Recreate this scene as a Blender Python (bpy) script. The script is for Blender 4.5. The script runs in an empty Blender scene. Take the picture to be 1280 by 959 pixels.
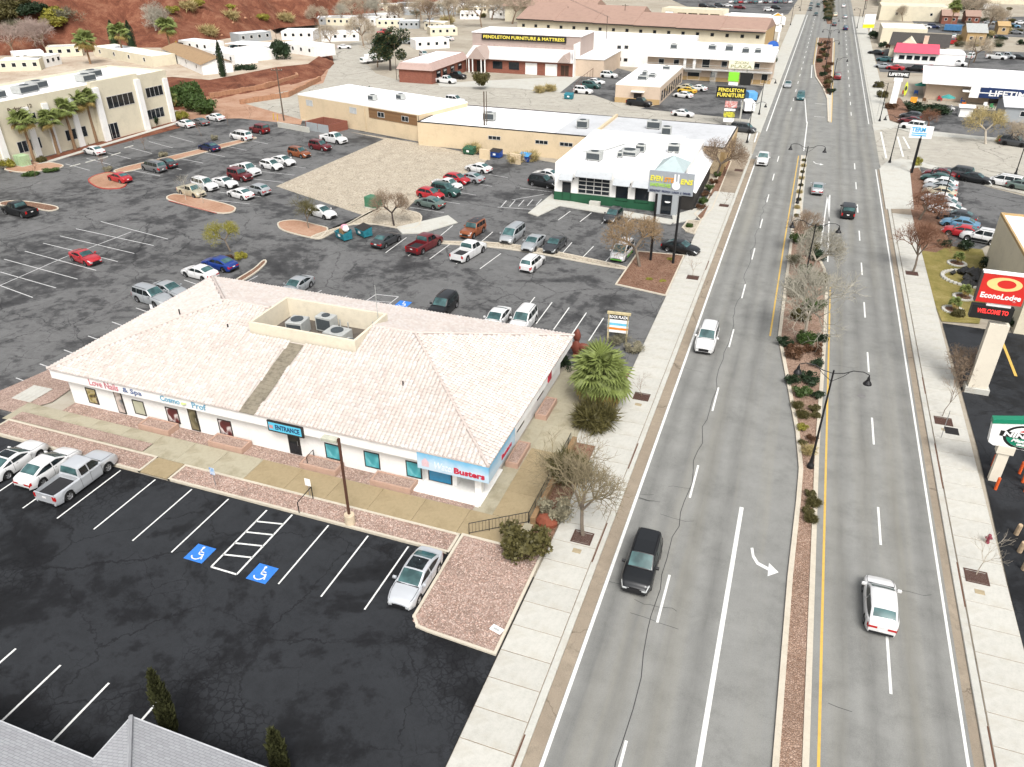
import bpy, bmesh, math, random
from mathutils import Vector, Matrix
R = math.radians
rnd = random.Random(7)
scene = bpy.context.scene
# ------------------------------------------------------------------ camera (drone, 35 m up, looking down the boulevard)
PITCH, YAW, FPX, HCAM = R(30.65), R(20.06), 961.0, 35.0
cam = bpy.data.cameras.new("camera")
cam.sensor_fit = 'HORIZONTAL'; cam.sensor_width = 36.0
cam.lens = FPX / 1280.0 * 36.0
cam.clip_start = 0.5; cam.clip_end = 6000
cam_o = bpy.data.objects.new("camera", cam)
scene.collection.objects.link(cam_o)
cam_o.location = (0, 0, HCAM)
cam_o.rotation_euler = (math.pi / 2 - PITCH, 0, YAW)
scene.camera = cam_o
# ------------------------------------------------------------------ overcast sky and a veiled sun
world = bpy.data.worlds.new("World"); scene.world = world; world.use_nodes = True
wn = world.node_tree.nodes; wl = world.node_tree.links
for n in list(wn): wn.remove(n)
SUN_EL, SUN_AZ = R(52), R(150)          # compass azimuth, clockwise from +Y
sky = wn.new('ShaderNodeTexSky'); sky.sky_type = 'NISHITA'; sky.sun_disc = False
sky.sun_elevation = SUN_EL; sky.sun_rotation = SUN_AZ
sky.dust_density = 6.0; sky.air_density = 1.0; sky.ozone_density = 1.0
hsv = wn.new('ShaderNodeHueSaturation'); hsv.inputs['Saturation'].default_value = 0.27
bgn = wn.new('ShaderNodeBackground'); bgn.inputs['Strength'].default_value = 0.15
won = wn.new('ShaderNodeOutputWorld')
wl.new(sky.outputs[0], hsv.inputs['Color']); wl.new(hsv.outputs[0], bgn.inputs[0]); wl.new(bgn.outputs[0], won.inputs[0])
sun = bpy.data.lights.new("sun", 'SUN'); sun.energy = 1.6; sun.angle = R(20); sun.color = (1, .98, .955)
sun_o = bpy.data.objects.new("sun", sun); scene.collection.objects.link(sun_o)
sd = Vector((math.sin(SUN_AZ) * math.cos(SUN_EL), math.cos(SUN_AZ) * math.cos(SUN_EL), math.sin(SUN_EL)))
sun_o.rotation_euler = sd.to_track_quat('Z', 'Y').to_euler(); sun_o.location = (0, -20, 120)
scene.view_settings.view_transform = 'Standard'; scene.view_settings.look = 'None'
scene.view_settings.exposure = 0.5; scene.view_settings.gamma = 1.0
scene.view_settings.use_curve_mapping = False
scene.cycles.max_bounces = 5; scene.cycles.diffuse_bounces = 2; scene.cycles.glossy_bounces = 2
scene.cycles.transparent_max_bounces = 4

# ------------------------------------------------------------------ survey: site plan points were measured off the photo and turned into metres
_fw = Vector((-math.sin(YAW) * math.cos(PITCH), math.cos(YAW) * math.cos(PITCH), -math.sin(PITCH)))
_rt = Vector((math.cos(YAW), math.sin(YAW), 0)); _up = _rt.cross(_fw)
def G(x, y, z=0.0):
    """surveyed point -> site coordinates (metres) on the level z"""
    d = _fw * FPX + _rt * (x - 640.0) - _up * (y - 479.5)
    t = (HCAM - z) / -d.z
    return Vector((d.x * t, d.y * t, z))
def G2(x, y, z=0.0):
    p = G(x, y, z); return (p.x, p.y)

# ------------------------------------------------------------------ mesh helpers
col = scene.collection
class MB:
    def __init__(s): s.v = []; s.f = []; s.m = []; s.smooth = False
    def add(s, vs, fs, mi=0):
        b = len(s.v); s.v += [tuple(v) for v in vs]
        for f in fs: s.f.append(tuple(b + i for i in f)); s.m.append(mi)
        return s
    def box(s, x0, y0, z0, x1, y1, z1, mi=0):
        if x1 < x0: x0, x1 = x1, x0
        if y1 < y0: y0, y1 = y1, y0
        if z1 < z0: z0, z1 = z1, z0
        v = [(x0,y0,z0),(x1,y0,z0),(x1,y1,z0),(x0,y1,z0),(x0,y0,z1),(x1,y0,z1),(x1,y1,z1),(x0,y1,z1)]
        return s.add(v, [(0,3,2,1),(4,5,6,7),(0,1,5,4),(1,2,6,5),(2,3,7,6),(3,0,4,7)], mi)
    def bbox(s, x0, y0, z0, x1, y1, z1, b=.03, mi=0):
        """box with chamfered top edges"""
        v = [(x0,y0,z0),(x1,y0,z0),(x1,y1,z0),(x0,y1,z0),(x0,y0,z1-b),(x1,y0,z1-b),(x1,y1,z1-b),(x0,y1,z1-b),
             (x0+b,y0+b,z1),(x1-b,y0+b,z1),(x1-b,y1-b,z1),(x0+b,y1-b,z1)]
        return s.add(v, [(0,1,5,4),(1,2,6,5),(2,3,7,6),(3,0,4,7),(4,5,9,8),(5,6,10,9),(6,7,11,10),(7,4,8,11),(8,9,10,11),(0,3,2,1)], mi)
    def prism(s, poly, z0, z1, mi=0, cap=True):
        a = sum(poly[i][0]*poly[(i+1)%len(poly)][1]-poly[(i+1)%len(poly)][0]*poly[i][1] for i in range(len(poly)))
        if a < 0: poly = poly[::-1]
        n = len(poly)
        vs = [(p[0],p[1],z0) for p in poly] + [(p[0],p[1],z1) for p in poly]
        fs = [(i,(i+1)%n,n+(i+1)%n,n+i) for i in range(n)]
        if cap: fs += [tuple(range(n, 2*n)), tuple(range(n-1,-1,-1))]
        return s.add(vs, fs, mi)
    def sheet(s, poly, z, mi=0):
        a = sum(poly[i][0]*poly[(i+1)%len(poly)][1]-poly[(i+1)%len(poly)][0]*poly[i][1] for i in range(len(poly)))
        if a < 0: poly = poly[::-1]
        return s.add([(p[0],p[1],z) for p in poly], [tuple(range(len(poly)))], mi)
    def quad(s, a, b, c, d, mi=0): return s.add([a,b,c,d], [(0,1,2,3)], mi)
    def tri(s, a, b, c, mi=0): return s.add([a,b,c], [(0,1,2)], mi)
    def tube(s, p0, p1, r0, r1=None, n=8, mi=0, cap=True):
        if r1 is None: r1 = r0
        p0 = Vector(p0); p1 = Vector(p1); d = p1 - p0
        if d.length < 1e-6: return s
        d.normalize(); u = d.orthogonal().normalized(); w = d.cross(u)
        vs = []
        for p, r in ((p0, r0), (p1, r1)):
            for i in range(n):
                a = 2*math.pi*i/n; vs.append(p + (u*math.cos(a) + w*math.sin(a))*r)
        fs = [(i,(i+1)%n,n+(i+1)%n,n+i) for i in range(n)]
        if cap: fs += [tuple(range(n-1,-1,-1)), tuple(range(n,2*n))]
        return s.add(vs, fs, mi)
    def path(s, pts, r, n=6, mi=0):
        for a, b in zip(pts[:-1], pts[1:]): s.tube(a, b, r, r, n, mi)
        return s
    def lathe(s, prof, n=12, c=(0,0,0), mi=0):
        vs = []; fs = []
        for r, z in prof:
            for i in range(n):
                a = 2*math.pi*i/n; vs.append((c[0]+r*math.cos(a), c[1]+r*math.sin(a), c[2]+z))
        for k in range(len(prof)-1):
            for i in range(n): fs.append((k*n+i, k*n+(i+1)%n, (k+1)*n+(i+1)%n, (k+1)*n+i))
        fs.append(tuple(range((len(prof)-1)*n, len(prof)*n))); fs.append(tuple(range(n-1,-1,-1)))
        return s.add(vs, fs, mi)
    def mesh(s, name, mats, smooth=None):
        me = bpy.data.meshes.new(name); me.from_pydata(s.v, [], s.f)
        if not isinstance(mats, (list, tuple)): mats = [mats]
        for m in mats: me.materials.append(m)
        if len(mats) > 1: me.polygons.foreach_set('material_index', s.m)
        if smooth:
            me.polygons.foreach_set('use_smooth', [True]*len(me.polygons)); me.set_sharp_from_angle(angle=R(smooth))
        me.update(); return me
    def build(s, name, mats, parent=None, smooth=None):
        return put(name, s.mesh(name, mats, smooth), parent)
def put(name, me, parent=None, loc=None, rz=None, sc=None):
    o = bpy.data.objects.new(name, me); col.objects.link(o)
    if parent is not None: o.parent = parent
    if loc is not None: o.location = loc
    if rz is not None: o.rotation_euler = (0, 0, rz)
    if sc is not None: o.scale = sc if isinstance(sc, (tuple, list)) else (sc, sc, sc)
    return o
def tag(o, label=None, cat=None, group=None, kind=None):
    if label: o['label'] = label
    if cat: o['category'] = cat
    if group: o['group'] = group
    if kind: o['kind'] = kind
    return o
def empty(name, loc=(0,0,0), rz=0):
    o = bpy.data.objects.new(name, None); col.objects.link(o); o.location = loc; o.rotation_euler = (0,0,rz)
    o.empty_display_size = .3; return o
def thing(name, label, cat, loc=(0,0,0), rz=0, group=None): return tag(empty(name, loc, rz), label, cat, group)
def copy_tree(o, parent=None):
    c = o.copy(); col.objects.link(c)
    if parent is not None: c.parent = parent
    for ch in list(o.children): copy_tree(ch, c)
    return c

# ------------------------------------------------------------------ materials
MAT = {}
class NT:
    def __init__(s, name):
        s.m = bpy.data.materials.new(name); s.m.use_nodes = True; s.t = s.m.node_tree; s.n = s.t.nodes; s.l = s.t.links
        s.b = s.n['Principled BSDF']; s.tc = s.n.new('ShaderNodeTexCoord').outputs['Object']
    def link(s, a, b): s.l.new(a, b)
    def noise(s, scale, detail=4, rough=.55, vec=None, dist=0):
        n = s.n.new('ShaderNodeTexNoise'); n.inputs['Scale'].default_value = scale; n.inputs['Detail'].default_value = detail
        n.inputs['Roughness'].default_value = rough; n.inputs['Distortion'].default_value = dist
        s.link(vec or s.tc, n.inputs['Vector']); return n
    def vor(s, scale, feature='F1', vec=None):
        n = s.n.new('ShaderNodeTexVoronoi'); n.feature = feature; n.inputs['Scale'].default_value = scale
        s.link(vec or s.tc, n.inputs['Vector']); return n
    def ramp(s, fac, stops):
        n = s.n.new('ShaderNodeValToRGB'); e = n.color_ramp.elements
        while len(e) < len(stops): e.new(.5)
        for k, (p, c) in enumerate(stops):
            e[k].position = p; e[k].color = (c, c, c, 1) if not isinstance(c, tuple) else (*c, 1)
        s.link(fac, n.inputs[0]); return n.outputs[0]
    def mix(s, fac, a, b, mode='MIX'):
        n = s.n.new('ShaderNodeMix'); n.data_type = 'RGBA'; n.blend_type = mode
        for v, i in ((fac, 0), (a, 6), (b, 7)):
            if hasattr(v, 'links'): s.link(v, n.inputs[i])
            elif i == 0: n.inputs[0].default_value = v
            else: n.inputs[i].default_value = (*v, 1)
        return n.outputs[2]
    def math(s, op, a, b=0.0):
        n = s.n.new('ShaderNodeMath'); n.operation = op
        for v, i in ((a, 0), (b, 1)):
            if hasattr(v, 'links'): s.link(v, n.inputs[i])
            else: n.inputs[i].default_value = v
        return n.outputs[0]
    def mapping(s, scale=(1,1,1), rot=(0,0,0), vec=None):
        n = s.n.new('ShaderNodeMapping'); n.inputs['Scale'].default_value = scale; n.inputs['Rotation'].default_value = rot
        s.link(vec or s.tc, n.inputs['Vector']); return n.outputs[0]
    def bump(s, h, strength=.4, dist=.02):
        n = s.n.new('ShaderNodeBump'); n.inputs['Strength'].default_value = strength; n.inputs['Distance'].default_value = dist
        s.link(h, n.inputs['Height']); s.link(n.outputs[0], s.b.inputs['Normal'])
    def set(s, c=None, rough=None, metal=None, spec=None, coat=None):
        for v, k in ((c, 'Base Color'), (rough, 'Roughness'), (metal, 'Metallic'), (spec, 'Specular IOR Level'), (coat, 'Coat Weight')):
            if v is None: continue
            if hasattr(v, 'links'): s.link(v, s.b.inputs[k])
            else: s.b.inputs[k].default_value = (*v, 1) if isinstance(v, tuple) else v
        return s
def mat(name, c, rough=.7, metal=0, var=.25, ns=1.5, bump=0, bs=20, spec=.4, coat=0):
    """plain painted/stone/metal surface with soft mottling and grain"""
    if name in MAT: return MAT[name]
    t = NT(name)
    if var:
        n = t.noise(ns, 6, .65); n2 = t.noise(ns*9, 3)
        f = t.math('ADD', t.math('MULTIPLY', n.outputs[0], .7), t.math('MULTIPLY', n2.outputs[0], .3))
        d = tuple(max(0, x*(1-var*1.3)) for x in c); l = tuple(min(1, x*(1+var*.55)) for x in c)
        t.set(t.ramp(f, [(.3, d), (.5, c), (.72, l)]))
    else: t.set(c)
    t.set(None, rough, metal, spec, coat)
    if bump: t.bump(t.noise(bs, 4).outputs[0], bump, .03)
    MAT[name] = t.m; return t.m
def paint(name, c, metal=0.0):
    if name in MAT: return MAT[name]
    t = NT(name); n = t.noise(2.0, 3)
    t.set(t.mix(n.outputs[0], tuple(x*.9 for x in c), c), .32, metal, .5, .6 if max(c) > .1 else .25)
    t.b.inputs['Coat Roughness'].default_value = .08
    MAT[name] = t.m; return t.m
def asphalt(name, c, crack=.12, patch=.5, wet=.3, pscale=.16, dark=(.012,.0125,.013), fine=0.0, tracks=None, tar=(.006,.006,.007), cw=.10, ca=.8):
    """worn asphalt: mottling, sealer patches, wandering tar-filled cracks (cw = crack width in metres), optional wheel tracks"""
    if name in MAT: return MAT[name]
    t = NT(name)
    def warped(sc, amt):
        w = t.noise(sc, 5, .65); a = t.n.new('ShaderNodeVectorMath'); a.operation = 'MULTIPLY_ADD'
        t.link(w.outputs['Color'], a.inputs[0]); a.inputs[1].default_value = (amt, amt, 0); t.link(t.tc, a.inputs[2]); return a.outputs[0]
    wv = warped(.5, 2.4); wv2 = warped(1.6, .7)
    big = t.noise(pscale, 7, .66, dist=.8); mid = t.noise(pscale*6, 7, .72); gr = t.noise(16, 4, .75); spk = t.noise(55, 2, .6)
    f = t.math('ADD', t.math('MULTIPLY', mid.outputs[0], .5), t.math('ADD', t.math('MULTIPLY', gr.outputs[0], .3), t.math('MULTIPLY', spk.outputs[0], .2)))
    base = t.ramp(f, [(.34, tuple(x*.6 for x in c)), (.5, c), (.66, tuple(min(1, x*1.35) for x in c))])
    pm = t.ramp(t.math('ADD', t.math('MULTIPLY', big.outputs[0], .55), t.math('MULTIPLY', mid.outputs[0], .45)), [(.485, 0.0), (.54, .7), (.63, 1.0)])
    colr = t.mix(t.math('MULTIPLY', pm, patch), base, dark)
    if tracks:
        sp = t.n.new('ShaderNodeSeparateXYZ'); t.link(t.tc, sp.inputs[0]); wob = t.noise(.12, 3)
        xx = t.math('ADD', t.math('MULTIPLY', sp.outputs[0], 1/24), t.math('ADD', 9/24, t.math('MULTIPLY', t.math('SUBTRACT', wob.outputs[0], .5), .03)))
        st = []
        for q in tracks: st += [((q-.72+9)/24, 0.0), ((q+9)/24, 1.0), ((q+.72+9)/24, 0.0)]
        tm = t.ramp(xx, st); stn = t.noise(.5, 7, .75, t.mapping((1, .1, 1)))
        colr = t.mix(t.math('MULTIPLY', tm, t.ramp(stn.outputs[0], [(.28, .05), (.7, .65)])), colr, tuple(x*.42 for x in c))
        pale = t.noise(.3, 5, .6, t.mapping((1.6, .05, 1))); colr = t.mix(t.ramp(pale.outputs[0], [(.5, 0.0), (.7, .35)]), colr, tuple(min(1, x*k) for x, k in zip(c, (1.28, 1.2, 1.02))))
    if crack:
        v1 = t.vor(crack, 'DISTANCE_TO_EDGE', wv); h = cw*crack*.5; brk = t.noise(.22, 3)
        c1 = t.math('MULTIPLY', t.ramp(v1.outputs['Distance'], [(0, 1.0), (h*.7, 1.0), (h*1.4, 0.0)]), t.ramp(brk.outputs[0], [(.32, .25), (.5, 1.0)]))
        v3 = t.vor(crack*3.1, 'DISTANCE_TO_EDGE', wv2); h3 = cw*.45*crack*3.1*.5; g3 = t.noise(.13, 3)
        c3 = t.math('MULTIPLY', t.ramp(v3.outputs['Distance'], [(0, 1.0), (h3*.7, 1.0), (h3*1.5, 0.0)]), t.ramp(g3.outputs[0], [(.5, 0.0), (.6, .75)]))
        colr = t.mix(t.math('MULTIPLY', t.math('MAXIMUM', c1, c3), ca), colr, tar)
    if fine:
        v2 = t.vor(2.3, 'DISTANCE_TO_EDGE', wv2); gate = t.noise(.10, 4, .6)
        c2 = t.math('MULTIPLY', t.ramp(v2.outputs['Distance'], [(0, 1.0), (.06, .6), (.09, 0.0)]), t.ramp(gate.outputs[0], [(.53, 0.0), (.59, 1.0)]))
        colr = t.mix(t.math('MULTIPLY', c2, fine), colr, (.003, .003, .004))
    t.set(colr, t.ramp(pm, [(0, .85), (1, .85 - wet)]), 0, .22)
    t.bump(gr.outputs[0], .25, .01)
    MAT[name] = t.m; return t.m
def gravel(name, cols, scale=9, bump=.8):
    if name in MAT: return MAT[name]
    t = NT(name); v = t.vor(scale); e = t.vor(scale, 'DISTANCE_TO_EDGE'); n = t.noise(.5, 5)
    sep = t.n.new('ShaderNodeSeparateColor'); t.link(v.outputs['Color'], sep.inputs[0])
    k = len(cols) - 1
    c = t.ramp(sep.outputs[0], [(i / k, cols[i]) for i in range(len(cols))])
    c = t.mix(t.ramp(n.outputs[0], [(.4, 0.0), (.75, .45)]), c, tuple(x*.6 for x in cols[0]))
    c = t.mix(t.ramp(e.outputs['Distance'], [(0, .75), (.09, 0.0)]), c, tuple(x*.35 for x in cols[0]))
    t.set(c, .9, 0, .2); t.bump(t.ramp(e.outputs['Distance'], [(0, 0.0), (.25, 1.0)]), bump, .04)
    MAT[name] = t.m; return t.m
def soil(name, c1, c2, c3, s=.25, bump=.6):
    if name in MAT: return MAT[name]
    t = NT(name); a = t.noise(s, 9, .68, dist=.4); b = t.noise(s*14, 5, .7)
    f = t.math('ADD', t.math('MULTIPLY', a.outputs[0], .65), t.math('MULTIPLY', b.outputs[0], .35))
    t.set(t.ramp(f, [(.34, c1), (.5, c2), (.66, c3)]), .95, 0, .15)
    t.bump(b.outputs[0], bump, .08); MAT[name] = t.m; return t.m
def concrete(name, c, stain=(.32,.25,.17), amt=.4, joints=None):
    if name in MAT: return MAT[name]
    t = NT(name); a = t.noise(.55, 7, .7, dist=.5); g = t.noise(22, 3); m = t.noise(3.5, 5, .7)
    cc = t.ramp(t.math('ADD', t.math('MULTIPLY', m.outputs[0], .6), t.math('MULTIPLY', g.outputs[0], .4)), [(.3, tuple(x*.8 for x in c)), (.5, c), (.72, tuple(min(1, x*1.12) for x in c))])
    cc = t.mix(t.ramp(a.outputs[0], [(.48, 0.0), (.72, amt)]), cc, stain)
    oi = t.n.new('ShaderNodeObjectInfo')
    cc = t.mix(.16, cc, t.ramp(oi.outputs['Random'], [(0, tuple(x*.6 for x in c)), (1, c)]))
    if joints:
        br = t.n.new('ShaderNodeTexBrick'); br.offset = 0
        br.inputs['Scale'].default_value = 1; br.inputs['Brick Width'].default_value = joints; br.inputs['Row Height'].default_value = joints
        br.inputs['Mortar Size'].default_value = .025; t.link(t.tc, br.inputs['Vector'])
        cc = t.mix(t.math('MULTIPLY', br.outputs['Fac'], .6), cc, (.12, .11, .09))
    t.set(cc, .85, 0, .25); t.bump(g.outputs[0], .2, .01); MAT[name] = t.m; return t.m
# ------------------------------------------------------------------ palette
M_ROAD = asphalt('road_asphalt', (.212,.212,.198), crack=0, patch=.22, wet=.05, pscale=.07, dark=(.14,.14,.136), tracks=(-5.6,-3.9,-1.9,-.2,7.3,8.9,10.8,12.3), tar=(.06,.06,.06), cw=.05)
M_LOT = asphalt('worn_lot_asphalt', (.128,.128,.126), crack=.10, patch=.9, wet=.2, pscale=.11, dark=(.015,.015,.016), cw=.10, ca=.62, tar=(.014,.014,.015))
M_SEAL = asphalt('sealed_lot_asphalt', (.024,.026,.029), crack=.13, patch=.95, wet=.22, pscale=.10, dark=(.0045,.0045,.005), fine=.6, cw=.08, ca=.6)
M_STREET = asphalt('side_street_asphalt', (.37,.35,.30), crack=.09, patch=.35, wet=.05, pscale=.1, dark=(.26,.24,.2), tar=(.09,.085,.07), cw=.09)
M_CONC = concrete('pale_concrete', (.46,.455,.41))
M_CONC2 = concrete('slab_concrete', (.465,.455,.41), (.34,.30,.225), .5)
M_WALK = concrete('damp_walkway_concrete', (.31,.245,.145), (.18,.135,.07), .5)
M_WALKG = concrete('mossy_walkway_concrete', (.35,.32,.235), (.17,.14,.075), .75)
M_KERB = concrete('kerb_concrete', (.52,.47,.38), (.34,.28,.2), .3)
M_GRAV = gravel('pink_gravel', [(.27,.185,.145),(.39,.28,.23),(.46,.35,.295),(.34,.24,.195)], 9, .6)
M_GRAVT = gravel('tan_gravel', [(.40,.345,.265),(.44,.385,.30),(.46,.405,.32),(.42,.365,.28)], 2.2, .12)
M_MULCH = gravel('bark_mulch', [(.15,.075,.045),(.25,.14,.09),(.31,.19,.135),(.20,.115,.075)], 8)
M_RED = soil('red_earth', (.060,.022,.014), (.150,.055,.032), (.26,.13,.08), .2, .9)
M_PINKD = soil('pink_dirt', (.24,.13,.08), (.35,.21,.14), (.42,.29,.21), .2, .3)
M_DIRT = soil('tan_ground', (.24,.205,.16), (.33,.295,.235), (.39,.36,.30), .08, .3)
M_GRASS = soil('dry_lawn', (.11,.11,.03), (.21,.175,.055), (.30,.25,.11), .6, .5)
M_WHITE = mat('road_paint_white', (.66,.66,.63), .7, var=.22, ns=3)
M_WORN = mat('worn_stall_paint', (.50,.50,.49), .8, var=.35, ns=4)
M_YEL = mat('road_paint_yellow', (.55,.36,.08), .7, var=.15, ns=3)
M_BLUE = mat('stall_paint_blue', (.03,.17,.55), .7, var=.2, ns=3)
M_REDP = mat('kerb_paint_red', (.36,.06,.045), .7, var=.2, ns=3)
M_GUT = asphalt('gutter_asphalt', (.27,.225,.17), crack=.05, patch=.4, wet=0, pscale=.25, dark=(.17,.135,.10), tar=(.1,.08,.06), cw=.06)

def struct(name, mb, m, parent=None, smooth=None):
    o = mb.build(name, m, parent, smooth)
    if parent is None: o['kind'] = 'structure'
    return o
def sheet(name, poly, z, m): return struct(name, MB().sheet(poly, z), m)
def PX(*pts): return [G2(*p) for p in pts]
def strip(mb, a, b, w, z, mi=0):
    a = Vector(a); b = Vector(b); d = (b - a).normalized(); n = Vector((-d.y, d.x)) * w / 2
    mb.sheet([(a+n)[:], (b+n)[:], (b-n)[:], (a-n)[:]], z, mi)

sheet('ground', [(-2500,-300),(2500,-300),(2500,4000),(-2500,4000)], -.06, M_DIRT)
# --- parking lots
lot = sheet('parking_lot', [(-10.75,60.4),(-10.75,121),(-39.5,128.6),(-100,143),(-112,143),(-124,141),(-127,90),(-150,70),(-150,36),(-57.4,36),(-57.4,60.4)], 0, M_LOT)
front = sheet('front_parking_lot', [(-10.76,-12),(-10.76,33.6),(-57.4,33.6),(-57.4,35.99),(-150,35.99),(-150,-12)], 0, M_SEAL)
# --- main boulevard
road = sheet('boulevard', [(-7.35,-20),(13.8,-20),(13.8,900),(-7.35,900)], .004, M_ROAD)
sheet('gutter_pavement', [(-7.35,-20),(-6.55,-20),(-6.55,143),(-7.35,143)], .008, M_GUT)
sheet('gutter_pavement', [(13.3,-20),(13.8,-20),(13.8,143),(13.3,143)], .008, M_GUT)
# --- left side street, right side street
sheet('side_street', PX((945,148),(900,146),(800,134),(735,117),(640,107),(545,106),(505,102),(470,92),(458,80),(475,62),(500,45),(470,45),(432,56),(412,66),(414,84),(396,100),(330,116),(275,126),(330,142),(375,151),(560,160),(745,180),(905,205),(938,205)), .002, M_STREET)
sheet('dirt_bank', PX((215,150),(235,120),(262,112),(300,112),(360,104),(398,92),(412,84),(404,104),(330,120),(300,128),(378,150),(376,156),(300,148)), .006, M_PINKD)
rs = sheet('side_street', PX((1092,150),(1118,158),(1150,167),(1215,172),(1420,196),(1420,275),(1300,247),(1230,232),(1160,204),(1125,200),(1095,215)), .002, M_STREET)
# --- empty gravel lot between the parking rows
sheet('gravel_lot', PX((437,165),(530,180),(612,197),(603,206),(520,250),(497,272),(478,282),(462,272),(345,233),(480,174)), .012, M_GRAVT)
# --- store forecourts
sheet('forecourt', PX((547,104),(722,95),(740,88),(748,100),(738,119),(640,110),(550,108)), .010, M_CONC)
sheet('parking_lot', PX((742,119),(700,116),(730,92),(770,85),(790,90),(768,128)), .012, M_LOT)
sheet('parking_lot', PX((822,131),(856,97),(955,108),(940,150),(800,136)), .012, M_LOT)
sheet('parking_lot', PX((1150,210),(1160,206),(1235,234),(1420,280),(1420,300),(1250,298),(1225,312),(1188,308)), .012, M_LOT)
sheet('parking_lot', PX((1178,404),(1290,420),(1500,460),(1500,900),(1280,820),(1222,560)), .012, M_SEAL)
sheet('parking_lot', PX((1130,140),(1170,130),(1420,158),(1420,192),(1215,171),(1150,165)), .012, M_LOT)
sheet('parking_lot', PX((1092,66),(1115,60),(1300,66),(1300,95),(1100,90)), .006, M_LOT)
sheet('parking_lot', PX((840,0),(850,-4),(1000,-4),(985,18),(955,22),(880,18)), .006, M_LOT)
sheet('parking_lot', PX((1140,26),(1300,20),(1300,48),(1150,40)), .006, M_LOT)
sheet('lawn', PX((1142,312),(1188,308),(1228,312),(1240,345),(1224,405),(1177,402)), .02, M_GRASS)
sheet('mulch_bed', PX((1128,204),(1145,206),(1160,228),(1188,306),(1170,316),(1142,312),(1140,280)), .03, M_MULCH)
sheet('mulch_bed', PX((1102,132),(1125,122),(1145,150),(1140,160),(1112,150)), .02, M_MULCH)

# --- footways made of cast slabs
def slab_row(parent, x0, x1, y0, y1, pitch, m, z0=-.05, z1=.12):
    me = MB().bbox(-(x1-x0)/2+.02, -pitch/2+.025, z0, (x1-x0)/2-.02, pitch/2-.025, z1, .015).mesh('paving_slab', m)
    n = int((y1-y0)/pitch)
    for i in range(n):
        put('paving_slab', me, parent, ((x0+x1)/2, y0+(i+.5)*pitch, rnd.uniform(-.006,.004)))
walkL = struct('sidewalk', MB().sheet([(-10.75,14),(-7.75,14),(-7.75,146),(-10.75,146)], .085), M_GUT)
slab_row(walkL, -10.75, -7.78, 14, 121, 1.94, M_CONC2)
walkLn = struct('sidewalk', MB().prism([(-10.6,166),(-7.75,164),(-7.75,420),(-12,420)], -.05, .12), M_CONC)
struct('kerb', MB().bbox(-7.76,14,-.05,-7.36,146,.13,.03), M_CONC)
struct('kerb', MB().bbox(-7.76,164,-.05,-7.36,420,.13,.03), M_CONC)
walkR = struct('sidewalk', MB().sheet([(14.25,14),(16.9,14),(16.9,146),(14.25,146)], .085), M_GUT)
slab_row(walkR, 14.27, 16.9, 14, 120, 2.05, M_CONC2)
struct('sidewalk_corner', MB().prism(PX((1099,212),(1108,203),(1125,199),(1150,203),(1190,214),(1240,230),(1240,234),(1190,220),(1150,209),(1137,212),(1142,262),(1107,262)), -.05, .135), M_CONC)
struct('sidewalk', MB().prism([(14.25,178),(17.2,176),(18.4,420),(14.25,420)], -.05, .12), M_CONC)
struct('sidewalk', MB().prism(PX((1090,156),(1112,152),(1150,163),(1215,170),(1420,190),(1420,196),(1215,174),(1150,170),(1118,160),(1092,164)), -.05, .11), M_CONC)
struct('kerb', MB().bbox(13.8,14,-.05,14.22,146,.12,.03), M_CONC)
struct('kerb', MB().bbox(13.8,178,-.05,14.22,420,.12,.03), M_CONC)
walkJ = MB()
for (y0, y1) in ((16,23),(36,40),(46.5,50),(88,91)):
    walkJ.box(-7.74, y0, .128, -7.66, y1, .1345)
struct('kerb_joint_stain', walkJ, mat('rust_stain', (.11,.05,.03), .9))
wj = MB()
for (y0, y1) in ((28,31.5),(40,44),(52,58),(66,69)): wj.box(14.17, y0, .118, 14.25, y1, .1265)
struct('kerb_joint_stain', wj, MAT['rust_stain'])
# tree pits with iron grates, meter lids
M_GRATE = mat('iron_tree_grate', (.075,.038,.028), .7, var=.3, ns=5)
def pit(p, w=1.35, l=1.25, label=''):
    o = thing('tree_grate', label, 'tree grate', (p.x, p.y, .125), 0, 'iron tree grates in the footways')
    me = MATCH.get('grate')
    if me is None:
        b = MB()
        b.box(-w/2,-l/2,0,w/2,-l/2+.1,.02); b.box(-w/2,l/2-.1,0,w/2,l/2,.02); b.box(-w/2,-l/2+.1,0,-w/2+.1,l/2-.1,.02); b.box(w/2-.1,-l/2+.1,0,w/2,l/2-.1,.02)
        MATCH['grate'] = b.mesh('grate_frame', M_GRATE)
        s = MB()
        for k in range(9): s.box(-w/2+.1, -l/2+.14+k*(l-.28)/9, .003, w/2-.1, -l/2+.14+k*(l-.28)/9+.085, .015)
        MATCH['grateb'] = s.mesh('grate_bars', M_GRATE)
        MATCH['gratel'] = MB().bbox(-.28,-.2,-.01,.28,.2,.012,.01).mesh('meter_lid', mat('cast_lid', (.33,.27,.17), .8))
    put('grate_frame', MATCH['grate'], o); b = put('grate_bars', MATCH['grateb'], o); b['kind'] = 'stuff'
    return o
MATCH = {}
pits = [((728,672),'beside the bare tree by the planter'),((802,496),'below the fan palm'),((866,347),'beside the corner gravel bed with sign posts'),((905,257),'beside the restaurant hedge'),
        ((1224,722),'nearest on the right footway, by the red hydrant'),((1182,527),'by the black and white route sign'),((1142,342),'under the bare tree beside the lawn'),((925,213),'on the left footway farthest up')]
for (q, w) in pits:
    p = G(*q, .12); p.x = max(min(p.x, 15.2), -8.6) if p.x > 0 else min(p.x, -8.55)
    pit(p, label='dark iron tree grate set in footway ' + w)
    if q[1] > 450:
        l = tag(put('meter_lid', MATCH['gratel'], None, (p.x, p.y - 1.35, .125)), 'small meter lid by the tree grate ' + w, 'meter lid', 'meter lids in the footways')

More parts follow.
